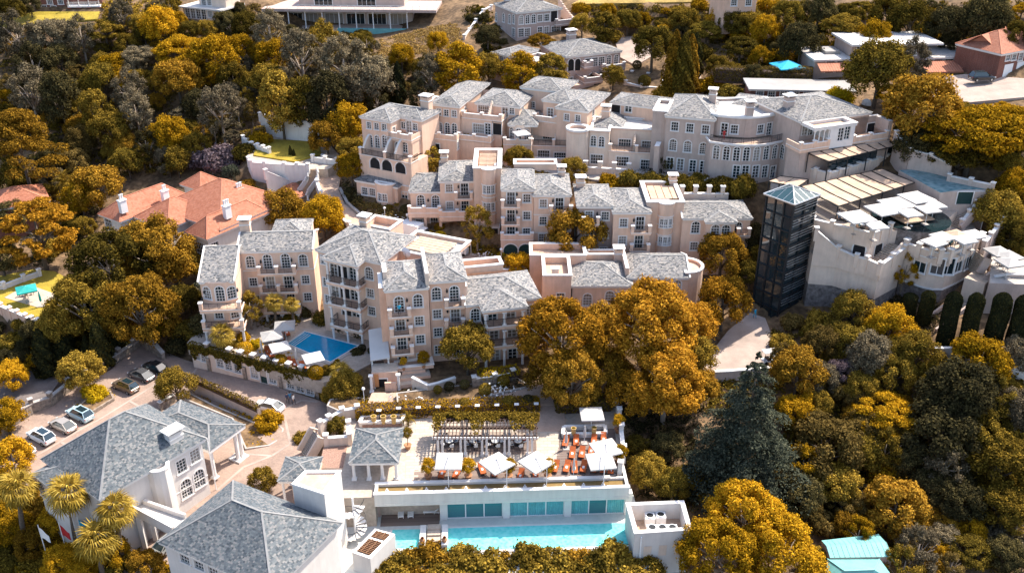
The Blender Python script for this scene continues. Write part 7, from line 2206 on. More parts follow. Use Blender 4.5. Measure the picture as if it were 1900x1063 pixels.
def cedar(s,n=62000):
 r=np.random.default_rng(s);P,N=[],[]
 for k in range(16):
  t=k/15;z=.09+.89*t;R_=.46*(1-t)**.85+.02;nb=max(5,int(8*(1-t)+4))
  for j in range(nb):
   a=2*math.pi*(j+r.uniform(-.3,.3))/nb+k*.7;L=R_*r.uniform(.6,1.2);m=int(n/150*(L/.3))+8
   u=r.uniform(.15,1,m)**.7;side=r.normal(0,1,m)*.14*L*(1.1-u*.8)*2.0
   x=np.cos(a)*L*u-np.sin(a)*side;y=np.sin(a)*L*u+np.cos(a)*side
   zz=z-.16*L*u**2+.06*L*np.sin(u*3)-np.abs(side)*.3+r.normal(0,.0035,m)+r.uniform(-.02,.02)
   P.append(np.stack([x,y,zz],1));N.append(np.stack([np.cos(a)*np.full(m,.35),np.sin(a)*np.full(m,.35),np.ones(m)],1))
 return np.concatenate(P),np.concatenate(N)
def pine(s,n=20000):
 r=np.random.default_rng(s);P,N=[],[]
 for k in range(60):
  t=r.uniform(0,1)**.8;a=r.uniform(0,6.28);z=.38+.58*t;L=(.40*(1-t)**.6+.05)*r.uniform(.55,1);c=np.array([math.cos(a)*L,math.sin(a)*L,z])
  m=n//60;d=sphere_pts(r,m,.5);P.append(c+d*np.array([.095,.095,.05])*(1-np.abs(r.normal(0,.2,(m,1)))));N.append(d+np.array([0,0,.5]))
 return np.concatenate(P),np.concatenate(N)
SPIRE={'cypress':(cyp,.16,.24,7.0,'cypress_tree','slender cypress'),'column':(column,.27,.2,6.0,'clipped_column','clipped column tree'),'cedar':(cedar,.46,.27,20.0,'conifer_tree','tiered conifer'),'pine':(pine,.42,.26,15.0,'pine_tree','tall pine')}
_cm,_tm={},{}
def crown_mesh(sh,var,mat_):
 k=(sh,var,mat_)
 if k not in _cm:
  base=next((m for(a,b_,c),m in _cm.items()if a==sh and b_==var),None)
  if base is not None:
   me=base.copy();me.materials[0]=MATS[mat_]
  elif sh in SPIRE:
   g,w,lf,hh=SPIRE[sh][:4];P,N=g(var*17+3);me=leaf_mesh('crown',P,N,lf/hh,mat_,seed=var,jitter=.45)
  else:
   d=SHAPES[sh];P,N=d['gen'](var*31+5+len(sh));P=P+np.array([0,0,d['zc']]);me=leaf_mesh('crown',P,N,d['leaf'],mat_,seed=var,jitter=.5)
  _cm[k]=me
 return _cm[k]
def trunk_mesh(sh,var):
 k=(sh,var)
 if k not in _tm:
  mb=MB()
  if sh in SPIRE:mb.tube([(0,0,-.05),(0,0,.5),(0,0,.93)],[.022 if sh!='cedar' else .02,.015,.003],7);m_='bark'
  else:d=SHAPES[sh];branches(mb,var,d['zc'],d['va'],d['tr'],d['nb']);m_=d['bark']
  _tm[k]=mb.mesh('trunk',ml(m_),True)
 return _tm[k]
TREES=[]
trd=random.Random(11)
TONE={'leaf_gold':'golden yellow','leaf_amber':'amber','leaf_rust':'orange','leaf_olive':'dark olive','leaf_khaki':'khaki','leaf_dark':'blackish green','leaf_grey':'grey-brown','leaf_blue':'blue-grey','leaf_plum':'purple','leaf_lime':'bright yellow','leaf_cypress':'dark green','leaf_palm':'golden','leaf_brush':'brown'}
def tree(px,py,rx,sh='broad',m_='khaki',hf=None,hard=None,z=None):
 """a tree whose crown centre is seen at (px, py) with a half width of rx pixels"""
 mt='leaf_'+m_;var=trd.randrange(SHAPES[sh]['nvar']);d=SHAPES[sh]
 p=G(px,py,0)
 for _ in range(4):
  r=rx/ppm(p+Vector((0,0,2)));p=G(px,py,r*d['zc']*(hf or 1))
 if z is not None:
  for _ in range(3):r=rx/ppm(p);p=W(px,py,z+r*d['zc']*(hf or 1))
 gz=H(p.x,p.y)if z is None else z
 o=thing(d['tname'],'x','shrub' if sh in('bush','ball')else 'tree',(p.x,p.y,gz-.05),trd.uniform(0,6.28),sc=(r*trd.uniform(.93,1.07),r*trd.uniform(.93,1.07),r*(hf or 1)))
 put('trunk',trunk_mesh(sh,var),o);put('crown',crown_mesh(sh,var,mt),o)
 TREES.append((o,px,py,r,d['word'],TONE[mt]));return o
def spire(px,pyb,hpx,sh='cypress',m_='cypress',wf=1.0,z=None):
 """a spire tree: foot seen at (px, pyb), hpx pixels tall"""
 p=G(px,pyb,0)if z is None else W(px,pyb,z);lo,hi=.5,60
 for _ in range(30):
  mm=(lo+hi)/2
  if proj((p.x,p.y,p.z+mm))[1]>pyb-hpx:lo=mm
  else:hi=mm
 hh=lo;g=SPIRE[sh]
 o=thing(g[4],'x','tree',(p.x,p.y,p.z-.05),trd.uniform(0,6.28),sc=(hh*wf,hh*wf,hh))
 put('trunk',trunk_mesh(sh,0),o);put('crown',crown_mesh(sh,0,'leaf_'+m_),o)
 TREES.append((o,px,pyb-hpx/2,hh*g[1]*wf,g[5],TONE['leaf_'+m_]));return o
# ---------------- trees one can point at in the photograph
KEY=[
# forest, upper left
(100,72,42,'broad','grey'),(32,68,38,'airy','grey'),(150,66,30,'airy','grey'),(62,128,38,'airy','dark'),(195,58,36,'flat','khaki'),(215,128,32,'broad','gold'),(295,48,38,'broad','gold'),
(338,98,52,'flat','gold'),(398,108,46,'broad','gold'),(446,92,32,'broad','gold'),(432,142,32,'broad','khaki'),(330,150,46,'broad','amber'),(190,150,36,'broad','olive'),(262,106,36,'flat','grey'),
(240,172,36,'airy','grey'),(112,112,34,'broad','dark'),(58,172,42,'airy','grey'),(112,186,36,'tall','dark'),(8,185,22,'broad','gold'),(180,208,28,'tall','khaki'),(206,242,42,'broad','khaki'),
(252,208,34,'airy','grey'),(312,250,38,'broad','gold'),(328,298,28,'small','khaki'),(272,272,26,'airy','dark'),(150,262,32,'broad','brush'),(140,302,28,'broad','brush'),(236,300,30,'broad','olive'),
(410,206,40,'airy','grey'),(368,196,32,'broad','dark'),(400,300,42,'bush','plum'),(364,296,28,'bush','plum'),(428,322,18,'small','blue'),(180,348,46,'broad','amber'),(150,366,36,'broad','gold'),
(20,330,30,'broad','olive'),(95,300,30,'broad','dark'),(300,30,22,'broad','khaki'),(455,50,30,'broad','olive'),(225,30,24,'airy','grey'),(20,20,26,'broad','olive'),(55,12,20,'broad','dark'),
# middle top
(500,60,34,'airy','grey'),(560,112,46,'airy','grey'),(640,132,52,'airy','grey'),(600,80,34,'airy','khaki'),(690,152,52,'broad','grey'),(745,106,28,'broad','gold'),(510,105,36,'broad','gold'),(500,150,36,'broad','khaki'),
(520,190,36,'tall','khaki'),(562,192,34,'tall','olive'),(606,190,38,'tall','dark'),(645,190,34,'broad','olive'),(800,145,34,'airy','grey'),(812,78,22,'broad','gold'),(850,132,40,'tall','gold',.8),(906,128,32,'broad','khaki'),
(966,138,34,'tall','gold',.75),(1023,134,30,'tall','khaki',.75),(1138,142,22,'small','khaki'),(905,68,24,'broad','dark'),(1005,78,26,'flat','amber'),(1080,48,24,'broad','khaki'),(1122,56,30,'tall','khaki',.7),(1132,72,20,'broad','dark'),
(1212,86,42,'broad','olive'),(1165,40,26,'broad','olive'),(1240,186,32,'bush','amber'),(1318,166,28,'bush','gold'),(1330,124,24,'broad','khaki'),(1196,150,12,'ball','olive'),(1182,120,9,'ball','dark'),(780,180,26,'airy','dark'),
(606,256,36,'broad','amber'),(646,230,42,'broad','gold'),(700,190,22,'airy','dark'),(480,262,20,'bush','gold'),(455,284,26,'bush','olive'),(498,258,10,'small','gold'),
# around the middle and upper rows
(655,284,32,'broad','khaki'),(652,312,32,'broad','gold'),(793,296,26,'tall','khaki',.7),(872,262,25,'small','khaki'),(962,296,28,'broad','khaki'),(940,282,16,'small','khaki'),(1062,316,28,'broad','khaki'),(1130,346,26,'bush','gold'),
(1068,432,56,'broad','amber'),(885,420,32,'airy','khaki'),(965,496,32,'broad','gold'),(1340,476,50,'broad','amber'),(1342,560,54,'broad','rust'),(1395,440,30,'broad','dark'),(1402,474,20,'small','khaki'),(1392,510,30,'broad','olive'),
(1240,302,16,'small','dark'),
# front of the hotel
(1040,628,80,'big','rust'),(1062,705,60,'big','amber'),(1206,610,92,'big','rust'),(1236,712,74,'big','rust'),(1130,690,46,'broad','amber'),(998,610,44,'broad','rust'),(1122,606,50,'broad','amber'),(1150,560,34,'broad','rust'),(1286,600,46,'broad','rust'),(1020,700,44,'broad','amber'),(1176,730,46,'broad','rust'),(1296,716,40,'broad','amber'),(1292,660,44,'broad','khaki'),(868,646,54,'broad','khaki'),
(524,392,46,'broad','amber'),(598,400,42,'broad','gold'),(420,438,26,'tall','khaki'),(463,572,28,'airy','khaki'),(560,580,22,'bush','dark'),(640,605,26,'bush','dark'),(684,612,26,'bush','dark'),(430,600,26,'bush','olive'),
(380,600,30,'bush','dark'),(350,620,30,'bush','olive'),(330,640,24,'bush','dark'),(640,715,36,'broad','khaki'),(618,730,22,'small','khaki'),(487,890,26,'small','khaki'),(498,786,28,'bush','gold'),(562,814,17,'bush','khaki'),(622,790,22,'small','olive'),
(325,716,38,'broad','khaki'),(175,735,26,'bush','lime'),
# left
(288,474,74,'big','amber'),(212,500,78,'big','olive'),(160,572,70,'big','khaki'),(262,578,72,'big','amber'),(112,604,42,'broad','khaki'),(330,490,46,'broad','khaki'),(340,560,36,'broad','olive'),(70,432,68,'tier','rust'),(20,400,34,'broad','dark'),
(150,690,44,'broad','khaki'),(82,658,38,'flat','gold'),(18,700,36,'broad','gold'),(8,772,40,'broad','gold'),(20,850,44,'broad','gold'),(352,555,24,'small','grey'),(380,540,22,'small','blue'),(312,606,20,'bush','lime'),(0,480,34,'broad','dark'),
# bottom right and right woods
(1382,962,76,'big','gold'),(1332,1030,74,'big','gold'),(1450,1030,78,'big','gold'),(1480,690,52,'broad','amber'),(1562,694,32,'broad','plum'),(1585,576,42,'broad','khaki'),(1652,606,46,'broad','gold'),(1618,660,48,'broad','grey'),
(1702,656,46,'broad','khaki'),(1812,674,60,'broad','gold'),(1785,732,72,'broad','dark'),(1640,770,62,'flat','gold'),(1530,832,68,'broad','brush'),(1742,806,72,'broad','dark'),(1662,942,62,'broad','amber'),(1856,862,64,'broad','khaki'),
(1476,768,40,'broad','gold'),(1200,872,38,'broad','khaki'),(1182,828,24,'small','olive'),(1556,900,46,'broad','khaki'),(1480,920,50,'broad','dark'),(1862,1000,38,'bush','grey'),(1702,1024,44,'airy','grey'),(1512,1040,30,'broad','khaki'),(1676,985,30,'airy','khaki'),(1600,720,36,'broad','khaki'),
(1880,760,44,'broad','grey'),(1560,620,30,'broad','olive'),(1520,610,36,'bush','khaki'),(1450,640,24,'bush','khaki'),(1470,600,22,'bush','brush'),(1240,830,34,'broad','dark'),(1250,900,36,'broad','olive'),(1600,840,46,'broad','olive'),
(1820,780,50,'broad','olive'),(1680,850,46,'broad','dark'),(1780,930,50,'broad','dark'),(1860,940,50,'broad','khaki'),(1890,660,40,'broad','grey'),(1740,700,36,'broad','olive'),(1662,690,40,'broad','khaki'),
(1680,502,30,'airy','gold'),(1706,340,18,'small','gold'),(1736,350,14,'airy','rust'),(1602,372,14,'bush','gold'),(1642,396,18,'airy','khaki'),(1752,390,8,'ball','khaki'),
# upper right
(1806,250,88,'flat','gold'),(1872,232,60,'flat','gold'),(1712,206,76,'broad','amber'),(1632,132,62,'broad','olive'),(1692,114,36,'airy','grey'),(1852,394,46,'broad','khaki'),(1885,350,40,'broad','gold'),(1486,80,40,'broad','dark'),(1840,108,18,'small','gold'),
(1780,290,60,'flat','olive'),(1700,270,40,'broad','dark'),(1555,186,28,'bush','lime'),(1375,90,36,'flat','olive'),(1420,56,30,'broad','gold'),(1310,60,34,'flat','olive'),(1270,40,30,'broad','khaki'),(1560,50,40,'flat','khaki'),(1620,70,36,'broad','gold'),
(1690,40,44,'broad','olive'),(1760,50,44,'broad','dark'),(1830,40,50,'broad','dark'),(1890,70,34,'broad','olive'),(1440,110,24,'bush','gold'),(1350,180,26,'bush','olive'),(1300,100,24,'bush','olive'),(1650,20,36,'broad','khaki'),(1520,20,34,'broad','dark'),(1460,30,32,'broad','olive'),
(1560,110,22,'bush','olive'),(1880,440,36,'broad','olive'),(1890,250,40,'flat','olive'),(1860,128,12,'bush','olive'),(1362,44,30,'broad','olive'),(1392,46,28,'broad','khaki'),(1332,40,26,'broad','gold'),(352,58,22,'broad','olive'),(384,56,22,'broad','khaki'),(416,40,22,'broad','dark'),(330,40,20,'broad','gold'),
(452,628,15,'bush','gold'),(475,640,14,'bush','lime'),(540,688,15,'bush','gold'),(562,694,15,'bush','gold'),(500,676,12,'bush','lime'),(604,690,14,'bush','khaki'),(436,640,13,'bush','khaki'),(700,650,16,'bush','dark'),(662,655,14,'bush','dark'),(600,592,20,'bush','olive'),(540,592,16,'bush','olive')]
for k in KEY:tree(*k[:5],hf=k[5]if len(k)>5 else None)
for a in[(722,190,82,'cypress','cypress'),(741,194,80,'cypress','cypress'),(126,672,92,'cypress','cypress',1.1),(196,684,88,'cypress','cypress',1.2),(92,700,90,'cypress','cypress',1.2),(168,672,50,'cypress','cypress',1.1),(300,612,52,'cypress','cypress'),
(176,600,60,'cypress','cypress'),(225,650,60,'cypress','cypress',1.2),(1246,186,130,'cypress','amber',.95),(1262,190,128,'cypress','olive',.95),(1276,180,115,'cypress','amber',.9),(1286,150,90,'cypress','cypress',1.0),(1490,778,66,'cypress','gold'),
(540,292,22,'cypress','cypress'),(546,294,18,'cypress','cypress')]:
 spire(*a)
for k,(px,pb_,hp,wf)in enumerate([(1680,598,54,.8),(1712,600,60,.7),(1750,640,98,.5),(1791,640,96,.5),(1838,644,100,.54),(1878,648,100,.52),(1918,652,100,.5)]):
 spire(px,pb_,hp,'column','cypress',wf)
spire(1372,915,262,'cedar','blue',.9);spire(62,372,168,'pine','amber',1.0)
# dark clipped shrubs forming the hedge under the grey-pink block; olive hedge at the bottom edge
for k in range(11):tree(1172+k*21,338+(k%2)*6+k*1.2,21,'bush','olive',hf=1.5)
for k in range(18):tree(692+k*29.5+(k%2)*7,1050+(k*7%5)*4,34+(k*5%4)*4,'bush',['khaki','khaki','olive','khaki','amber'][k*3%5],hf=1.15)
for k in range(11):tree(716+k*45,1080,42,'bush','khaki',hf=1.1)
# ---------------- woods between them
def inside(px,py,poly):
 c=False;n=len(poly)
 for i in range(n):
  (x0,y0),(x1,y1)=poly[i],poly[(i+1)%n]
  if(y0>py)!=(y1>py)and px<(x1-x0)*(py-y0)/(y1-y0)+x0:c=not c
 return c
WOODS={
'a':([(0,60),(120,48),(330,60),(480,40),(500,80),(640,150),(700,170),(670,196),(480,200),(430,262),(340,318),(150,330),(0,350)],78,['grey','grey','khaki','gold','olive','dark','brush','khaki','amber'],(18,34),['airy','broad','broad','broad','flat']),
'b':([(490,60),(690,70),(700,105),(830,110),(850,150),(780,170),(690,170),(560,150)],24,['grey','khaki','brush','grey','olive'],(14,26),['airy','bush','broad']),
'c':([(1060,14),(1340,10),(1600,8),(1900,4),(1900,60),(1770,84),(1560,90),(1420,150),(1320,140),(1290,100),(1180,60)],64,['gold','olive','khaki','olive','dark','gold'],(13,26),['broad','flat','bush','bush']),
'd':([(1640,170),(1720,180),(1770,200),(1900,200),(1900,320),(1760,308),(1690,290)],10,['olive','gold','dark'],(18,30),['broad','flat']),
'e':([(1440,640),(1520,590),(1720,640),(1720,680),(1900,700),(1900,1063),(1690,1063),(1500,960),(1250,940),(1250,880),(1470,880),(1470,700)],60,['khaki','dark','olive','gold','brush','khaki','grey','amber'],(18,36),['broad','broad','airy','flat','bush']),
'f':([(0,340),(120,340),(180,380),(180,420),(120,490),(0,500)],8,['dark','khaki','olive'],(16,28),['broad','bush']),
'g':([(0,910),(60,930),(200,1000),(330,1063),(0,1063)],22,['gold','gold','khaki','olive','amber'],(16,30),['bush','bush','broad']),
'h':([(1420,150),(1620,190),(1640,240),(1560,170),(1400,190)],0,['olive'],(10,16),['bush']),
'l':([(380,22),(480,10),(500,50),(640,62),(690,62),(690,80),(640,100),(480,70),(400,60)],18,['olive','khaki','dark','gold','brush'],(11,20),['bush','broad','bush']),
'm':([(192,0),(340,2),(340,50),(192,62)],9,['olive','dark','khaki','grey'],(14,26),['broad','airy']),
'o':([(-10,590),(40,600),(90,625),(80,690),(0,690),(-10,640)],7,['olive','khaki','dark'],(14,22),['bush','broad']),
'n':([(860,20),(900,10),(940,90),(900,100)],5,['dark','olive'],(10,16),['bush']),
'i':([(1840,360),(1900,350),(1900,470),(1850,440)],5,['khaki','olive'],(16,26),['broad','bush']),
'j':([(60,600),(200,600),(330,610),(250,640),(140,700),(60,660)],7,['olive','dark','khaki'],(14,24),['bush','broad']),
'k':([(440,330),(480,360),(580,390),(640,430),(600,420),(470,410)],8,['amber','gold','olive'],(12,20),['bush','small'])}
for nm,(poly,cnt,mats,(r0,r1),shs)in WOODS.items():
 xs=[p[0]for p in poly];ys=[p[1]for p in poly];made=0;tries=0
 while made<cnt and tries<cnt*60:
  tries+=1
  px,py=trd.uniform(min(xs),max(xs)),trd.uniform(min(ys),max(ys))
  if not inside(px,py,poly):continue
  rx=trd.uniform(r0,r1);p=G(px,py,2)
  rx*=min(1.3,max(.6,ppm(p)/11))
  if min(math.hypot(px-t[1],(py-t[2])*1.3)-t[3]*ppm(p)*.55 for t in TREES)<rx*.35:continue
  sh=trd.choice(shs)
  tree(px,py,rx,sh,trd.choice(mats));made+=1
# ---------------- undergrowth: low leaf cover over the wooded slopes
def scrub(label_name,poly,n,mt,size=.36,seed=0,h=.9):
 r=np.random.default_rng(seed);pts,nor=[],[];xs=[p[0]for p in poly];ys=[p[1]for p in poly]
 n=int(n*1.5);m=max(60,n//42)
 for _ in range(m):
  for _t in range(20):
   px,py=r.uniform(min(xs),max(xs)),r.uniform(min(ys),max(ys))
   if inside(px,py,poly):break
  p=G(px,py,0);rr=r.uniform(.5,1.7)
  d=sphere_pts(r,42,.6);d[:,2]=np.abs(d[:,2])
  q=np.array(p)+d*np.array([rr,rr,h*r.uniform(.4,1.2)])*r.uniform(.5,1,(42,1));pts.append(q);nor.append(d)
 me=leaf_mesh(label_name,np.concatenate(pts),np.concatenate(nor),size,mt,seed=seed,jitter=.5)
 return put('undergrowth',me,None,kind='stuff')
for k,(nm,n,mt)in enumerate([('a',16000,'leaf_brush'),('a',12000,'leaf_olive'),('l',7000,'leaf_brush'),('m',5000,'leaf_khaki'),('n',2000,'leaf_olive'),('b',6000,'leaf_brush'),('c',14000,'leaf_khaki'),('c',9000,'leaf_olive'),('d',5000,'leaf_olive'),('e',14000,'leaf_olive'),('e',8000,'leaf_brush'),('f',5000,'leaf_dark'),('g',9000,'leaf_gold'),('g',4000,'leaf_olive'),('i',2500,'leaf_brush'),('j',5000,'leaf_olive'),('k',3500,'leaf_olive')]):
 scrub('undergrowth',WOODS[nm][0],n,mt,seed=k+3)
for k,(poly,n,mt,h)in enumerate([
([(700,104),(705,75),(780,54),(850,44),(855,70),(800,100)],9000,'leaf_straw',.35),
([(420,752),(512,786),(522,812),(498,826),(458,830),(470,795),(360,745),(340,734)],2600,'leaf_gold',.7),
([(636,770),(606,752),(640,736),(690,740)],900,'leaf_khaki',.4),([(737,752),(850,746),(980,716),(955,702),(850,714),(740,730)],2200,'leaf_dark',.8),
([(655,372),(700,378),(760,400),(770,440),(720,422),(672,400)],2400,'leaf_brush',.7),([(870,468),(920,478),(925,462),(880,455)],800,'leaf_khaki',.6),
([(365,640),(590,700),(620,680),(600,665),(500,655),(480,630),(400,620)],2600,'leaf_gold',.5),([(470,590),(560,600),(520,612),(480,612)],900,'leaf_olive',.6),
([(140,757),(172,760),(208,738),(204,726),(176,730)],700,'leaf_lime',.5),([(1425,600),(1470,640),(1480,670),(1435,660)],1400,'leaf_olive',.6),([(1190,300),(1390,330),(1390,380),(1190,360)],4000,'leaf_dark',.8),
([(860,300),(1000,318),(1090,330),(1080,345),(880,325)],2400,'leaf_olive',.6),([(1150,720),(1300,720),(1280,930),(1190,920)],5000,'leaf_dark',.6),([(1300,700),(1460,700),(1460,760),(1310,780)],3000,'leaf_olive',.6),
([(1600,545),(1740,560),(1740,620),(1560,600)],3000,'leaf_dark',.6),([(760,330),(875,335),(870,300),(780,310)],1500,'leaf_olive',.5),([(640,330),(672,370),(668,385),(640,372)],500,'leaf_dark',.6),
([(690,640),(640,600),(690,590),(712,640)],900,'leaf_dark',.5),([(350,600),(390,600),(380,640),(340,636)],900,'leaf_dark',.5),([(1840,440),(1900,450),(1900,478),(1845,470)],900,'leaf_brush',.6)]):
 scrub('garden_plants',poly,n,mt,size=.26,seed=60+k,h=h)
# ivy over the retaining wall, vine over the pergola, climber by the gate
r=np.random.default_rng(5);n=5200;x=r.uniform(-.3,IVY.w+.3,n)
drop=1.0+.9*np.abs(np.sin(x*.55+1))*np.abs(np.sin(x*1.7))+.5*(np.mod(x,8.2)<.9)*2
z=IVY.h+.55-r.uniform(0,1,n)**1.3*drop;y=-.12-np.abs(r.normal(0,.1,n));y=np.where(z>IVY.h+.35,r.uniform(-.2,.6,n),y)
me=leaf_mesh('ivy',np.stack([x,y,z],1),np.tile([[0,-1.,.4]],(n,1)),.28,'leaf_olive',seed=9,jitter=.5);put('ivy',me,IVY.root,kind='stuff')
n=1800;me=leaf_mesh('ivy',np.stack([IVY.w+.2+np.abs(r.normal(0,.25,n)),r.uniform(-.3,5,n),r.uniform(-.5,IVY.h+.3,n)],1),np.tile([[1.,-.3,.4]],(n,1)),.3,'leaf_khaki',seed=10,jitter=.5);put('ivy',me,IVY.root,kind='stuff')
n=8500;bx0=W(792,800,2.9);x=r.uniform(A_PG.x-.8,B_PG.x+.8,n);yy=np.abs(r.normal(0,1,n));dep=1.3+.8*np.sin(x*1.1)+.6*np.sin(x*2.7+1)
y=A_PG.y+4.9-np.clip(yy,0,2.2)*np.maximum(.5,dep)*.8;z=2.95+r.uniform(0,.45,n)-np.where(y>A_PG.y+4.4,r.uniform(0,1.2,n),0)
me=leaf_mesh('vine',np.stack([x,y,z],1)-np.array(pg.b),np.tile([[0,-.2,1.]],(n,1)),.22,'leaf_khaki',seed=11,jitter=.6);put('vine',me,pg.root,kind='stuff')
n=500;me=leaf_mesh('climber',np.stack([r.uniform(0,9,n)*0,r.uniform(-.3,.3,n),r.uniform(0,2.2,n)],1)+np.array([.6,.3,0]),np.tile([[0,-1.,.3]],(n,1)),.22,'leaf_rust',seed=12,jitter=.6)
# ---------------- clipped hedges
def hedge(label,a,c,wd,ht,mt,px=True,z=None,n=None):
 P,Q=(W(*a),W(*c))if px else(Vector(a),Vector(c));d=Q-P;L=math.hypot(d.x,d.y);ang=math.atan2(d.y,d.x);r=np.random.default_rng(int(L*100))
 n=n or int((L*wd+2*L*ht+2*wd*ht)*42)
 o=thing('hedge',label,'hedge',(P.x,P.y,P.z),ang);fa=np.array([L*wd,L*ht,L*ht,wd*ht,wd*ht]);f=r.choice(5,n,p=fa/fa.sum());u,v=r.uniform(0,1,n),r.uniform(0,1,n)
 X=np.where(f<3,u*L,np.where(f==3,0,L));Y=np.where(f==0,(v-.5)*wd,np.where(f==1,-wd/2,np.where(f==2,wd/2,(u-.5)*wd)));Z=np.where(f==0,ht,v*ht)
 N=np.stack([np.where(f==3,-1.,np.where(f==4,1.,0)),np.where(f==1,-1.,np.where(f==2,1.,0)),np.where(f==0,1.,.15)],1)
 Pn=np.stack([X,Y,Z+(d.z/L)*X],1)+N*r.normal(0,.05,(n,1))+np.stack([0*X,0*X,.08*np.sin(X*1.3)],1)
 put('foliage',leaf_mesh('foliage',Pn,N,.2,mt,seed=3,jitter=.5),o)
 q=MB();q.box(.1,L-.1,-wd/2+.12,wd/2-.12,-.3,ht-.15);q.build('stems',ml('wood_dark'),o);return o
hedge('long clipped golden hedge between the brick path and the sun deck',(662,772,.1),(1000,757,.1),2.0,1.5,'leaf_gold')
hedge('dark clipped hedge right of the paved walk leading to the deck',(1030,758,.2),(1132,752,.2),2.4,1.5,'leaf_olive')
hedge('golden hedge strip on the terrace under the columned verandas',(888,700,1.9),(962,690,1.9),1.8,.8,'leaf_lime')
hedge('golden hedge growing over the grey retaining wall by the drive',W(357,726,-3.6)+Vector((0,.1,2.2)),W(484,784,-3.4)+Vector((0,.1,2.2)),.9,.55,'leaf_khaki',px=False)
hedge('dark clipped hedge along the street at upper right under the blue parasol',(1325,148,24.6),(1505,150,25.6),2.0,2.4,'leaf_brush')
hedge('low hedge beside the guest house and the long pale stair',(598,1060,-7),(640,1005,-5),.9,1.0,'leaf_khaki')
hedge('block of clipped golden hedge left of the upper lawn, front one',(448,262,10.8),(466,258,11),1.2,1.8,'leaf_khaki')
hedge('block of clipped golden hedge left of the upper lawn, rear one',(472,258,11),(494,254,11.2),1.2,2.2,'leaf_khaki')
for k,(px,py,z,rx,mt,lab)in enumerate([(797,436,6.2,10,'lime',''),(817,440,6.2,13,'lime',''),(816,424,6.3,12,'gold',''),(930,474,6.0,9,'lime',''),(1000,470,5.9,9,'olive',''),(722,388,7.2,10,'khaki',''),(738,385,7.2,10,'khaki',''),(752,390,7.2,12,'dark',''),
(900,722,1,13,'khaki',''),(934,706,1,12,'khaki',''),(812,722,1.2,9,'olive',''),(833,716,1.2,10,'dark',''),(862,712,1.2,10,'dark',''),(455,646,0,14,'gold',''),(520,668,0,13,'gold',''),(585,690,0,15,'gold',''),(672,645,0,8,'dark',''),(945,745,.6,13,'olive',''),(980,742,.6,12,'dark',''),(862,748,.5,12,'khaki','')]):
 tree(px,py,rx,'ball',mt,z=z)
# ---------------- palms
def fan_frond(seed):
 r=random.Random(seed);mb=MB();mb.tube([(0,0,0),(.45,0,.12),(.9,0,.1)],[.03,.022,.015],4)
 n=15
 for k in range(n):
  a=R(-105+210*k/(n-1));L=.95*(1-.18*abs(k/(n-1)-.5))*r.uniform(.9,1.05);d=Vector((math.cos(a),math.sin(a),0));s=Vector((-d.y,d.x,0))*.055
  b0=Vector((.88,0,.1));m1=b0+d*L*.55+Vector((0,0,.06));t_=b0+d*L+Vector((0,0,-.28-.1*r.random()))
  mb.face([b0,m1-s,t_,m1+s])
 return mb.mesh('frond',ml('leaf_palm'))
def feather_frond(seed):
 r=random.Random(seed);mb=MB();pts=[Vector((2.3*t,0,.75*math.sin(t*2.1)-.9*t*t))for t in[k/8 for k in range(9)]];mb.tube(pts,[.04*(1-k/10)for k in range(9)],4)
 for k in range(1,27):
  t=k/27;i=min(7,int(t*8));p=pts[i].lerp(pts[i+1],t*8-i);L=.62*math.sin(math.pi*(t*.85+.12))
  for sd in(-1,1):
   q=p+Vector((.28,sd*L,-.22*r.uniform(.6,1.3)));mb.face([p+Vector((-.035,0,0)),p+Vector((.035,0,0)),q])
 return mb.mesh('frond',ml('leaf_khaki'))
FR=[fan_frond(k)for k in range(3)];FF=[feather_frond(k)for k in range(2)]
def palm(label,head,base_z,sc,n=34,kind='fan',lean=0.0,head_z=None,group=None,m_=None):
 """palm whose head is seen at pixel head and stands head_z metres above sea datum"""
 hp=W(head[0],head[1],head_z);o=thing('palm_tree',label,'palm',(hp.x+lean,hp.y,base_z),trd.uniform(0,6),group)
 o.rotation_euler=(0,0,0);hh=head_z-base_z;mb=MB()
 pts=[(0-lean*t*t,0,hh*t-.3)for t in(0,.25,.5,.75,1)];tr=.26*min(1.2,sc)
 mb.tube(pts,[tr*1.4,tr,tr*.9,tr*.85,tr*1.2],9);mb.build('trunk',ml('bark'),o,True)
 if kind=='fan':
  q=MB();q.lathe([(tr*.9,-1.6*sc),(tr*2.6,-1.0*sc),(tr*2.2,-.2*sc),(tr*.8,0)],(-lean,0,hh),10);q.build('dead_frond_skirt',ml('bark'),o)
 for k in range(n):
  t=k/(n-1);a=k*2.39996;el=R(72-125*t**.9)
  f=put('frond',(FR[k%3]if kind=='fan' else FF[k%2]),o,(-lean,0,hh),None,sc*trd.uniform(.85,1.1),rot=(trd.uniform(-.3,.3),-el,a))
 return o
GP='fan palms in front of the reception house'
palm('tall fan palm at far left in front of the reception house',(35,905),-6.6,1.45,head_z=3.2,lean=-1.2,group=GP)
palm('tall fan palm with the highest head, second from left before the reception house',(128,915),-6.6,1.55,head_z=4.0,lean=-.8,group=GP)
palm('tall fan palm close to the footbridge, rightmost before the reception house',(214,948),-6.4,1.4,head_z=2.6,lean=-.5,group=GP)
palm('shorter fan palm with wide head nearest the bottom left edge',(180,1003),-6.8,1.5,head_z=.4,lean=-.4,group=GP)
palm('pale fan palm on the terrace corner by the bay-fronted hotel wing',(412,622),0,1.2,n=30,head_z=2.4)
palm('small golden fan palm in the front of the balconied hotel wing, left of two',(508,562),0,1.0,n=24,head_z=4.2)
palm('small golden fan palm in the front of the balconied hotel wing, right of two',(541,566),0,.85,n=22,head_z=3.6)
palm('golden fan palm beside the corner of the ivy wall above the drive',(632,690),-.5,1.0,n=26,head_z=2.2)
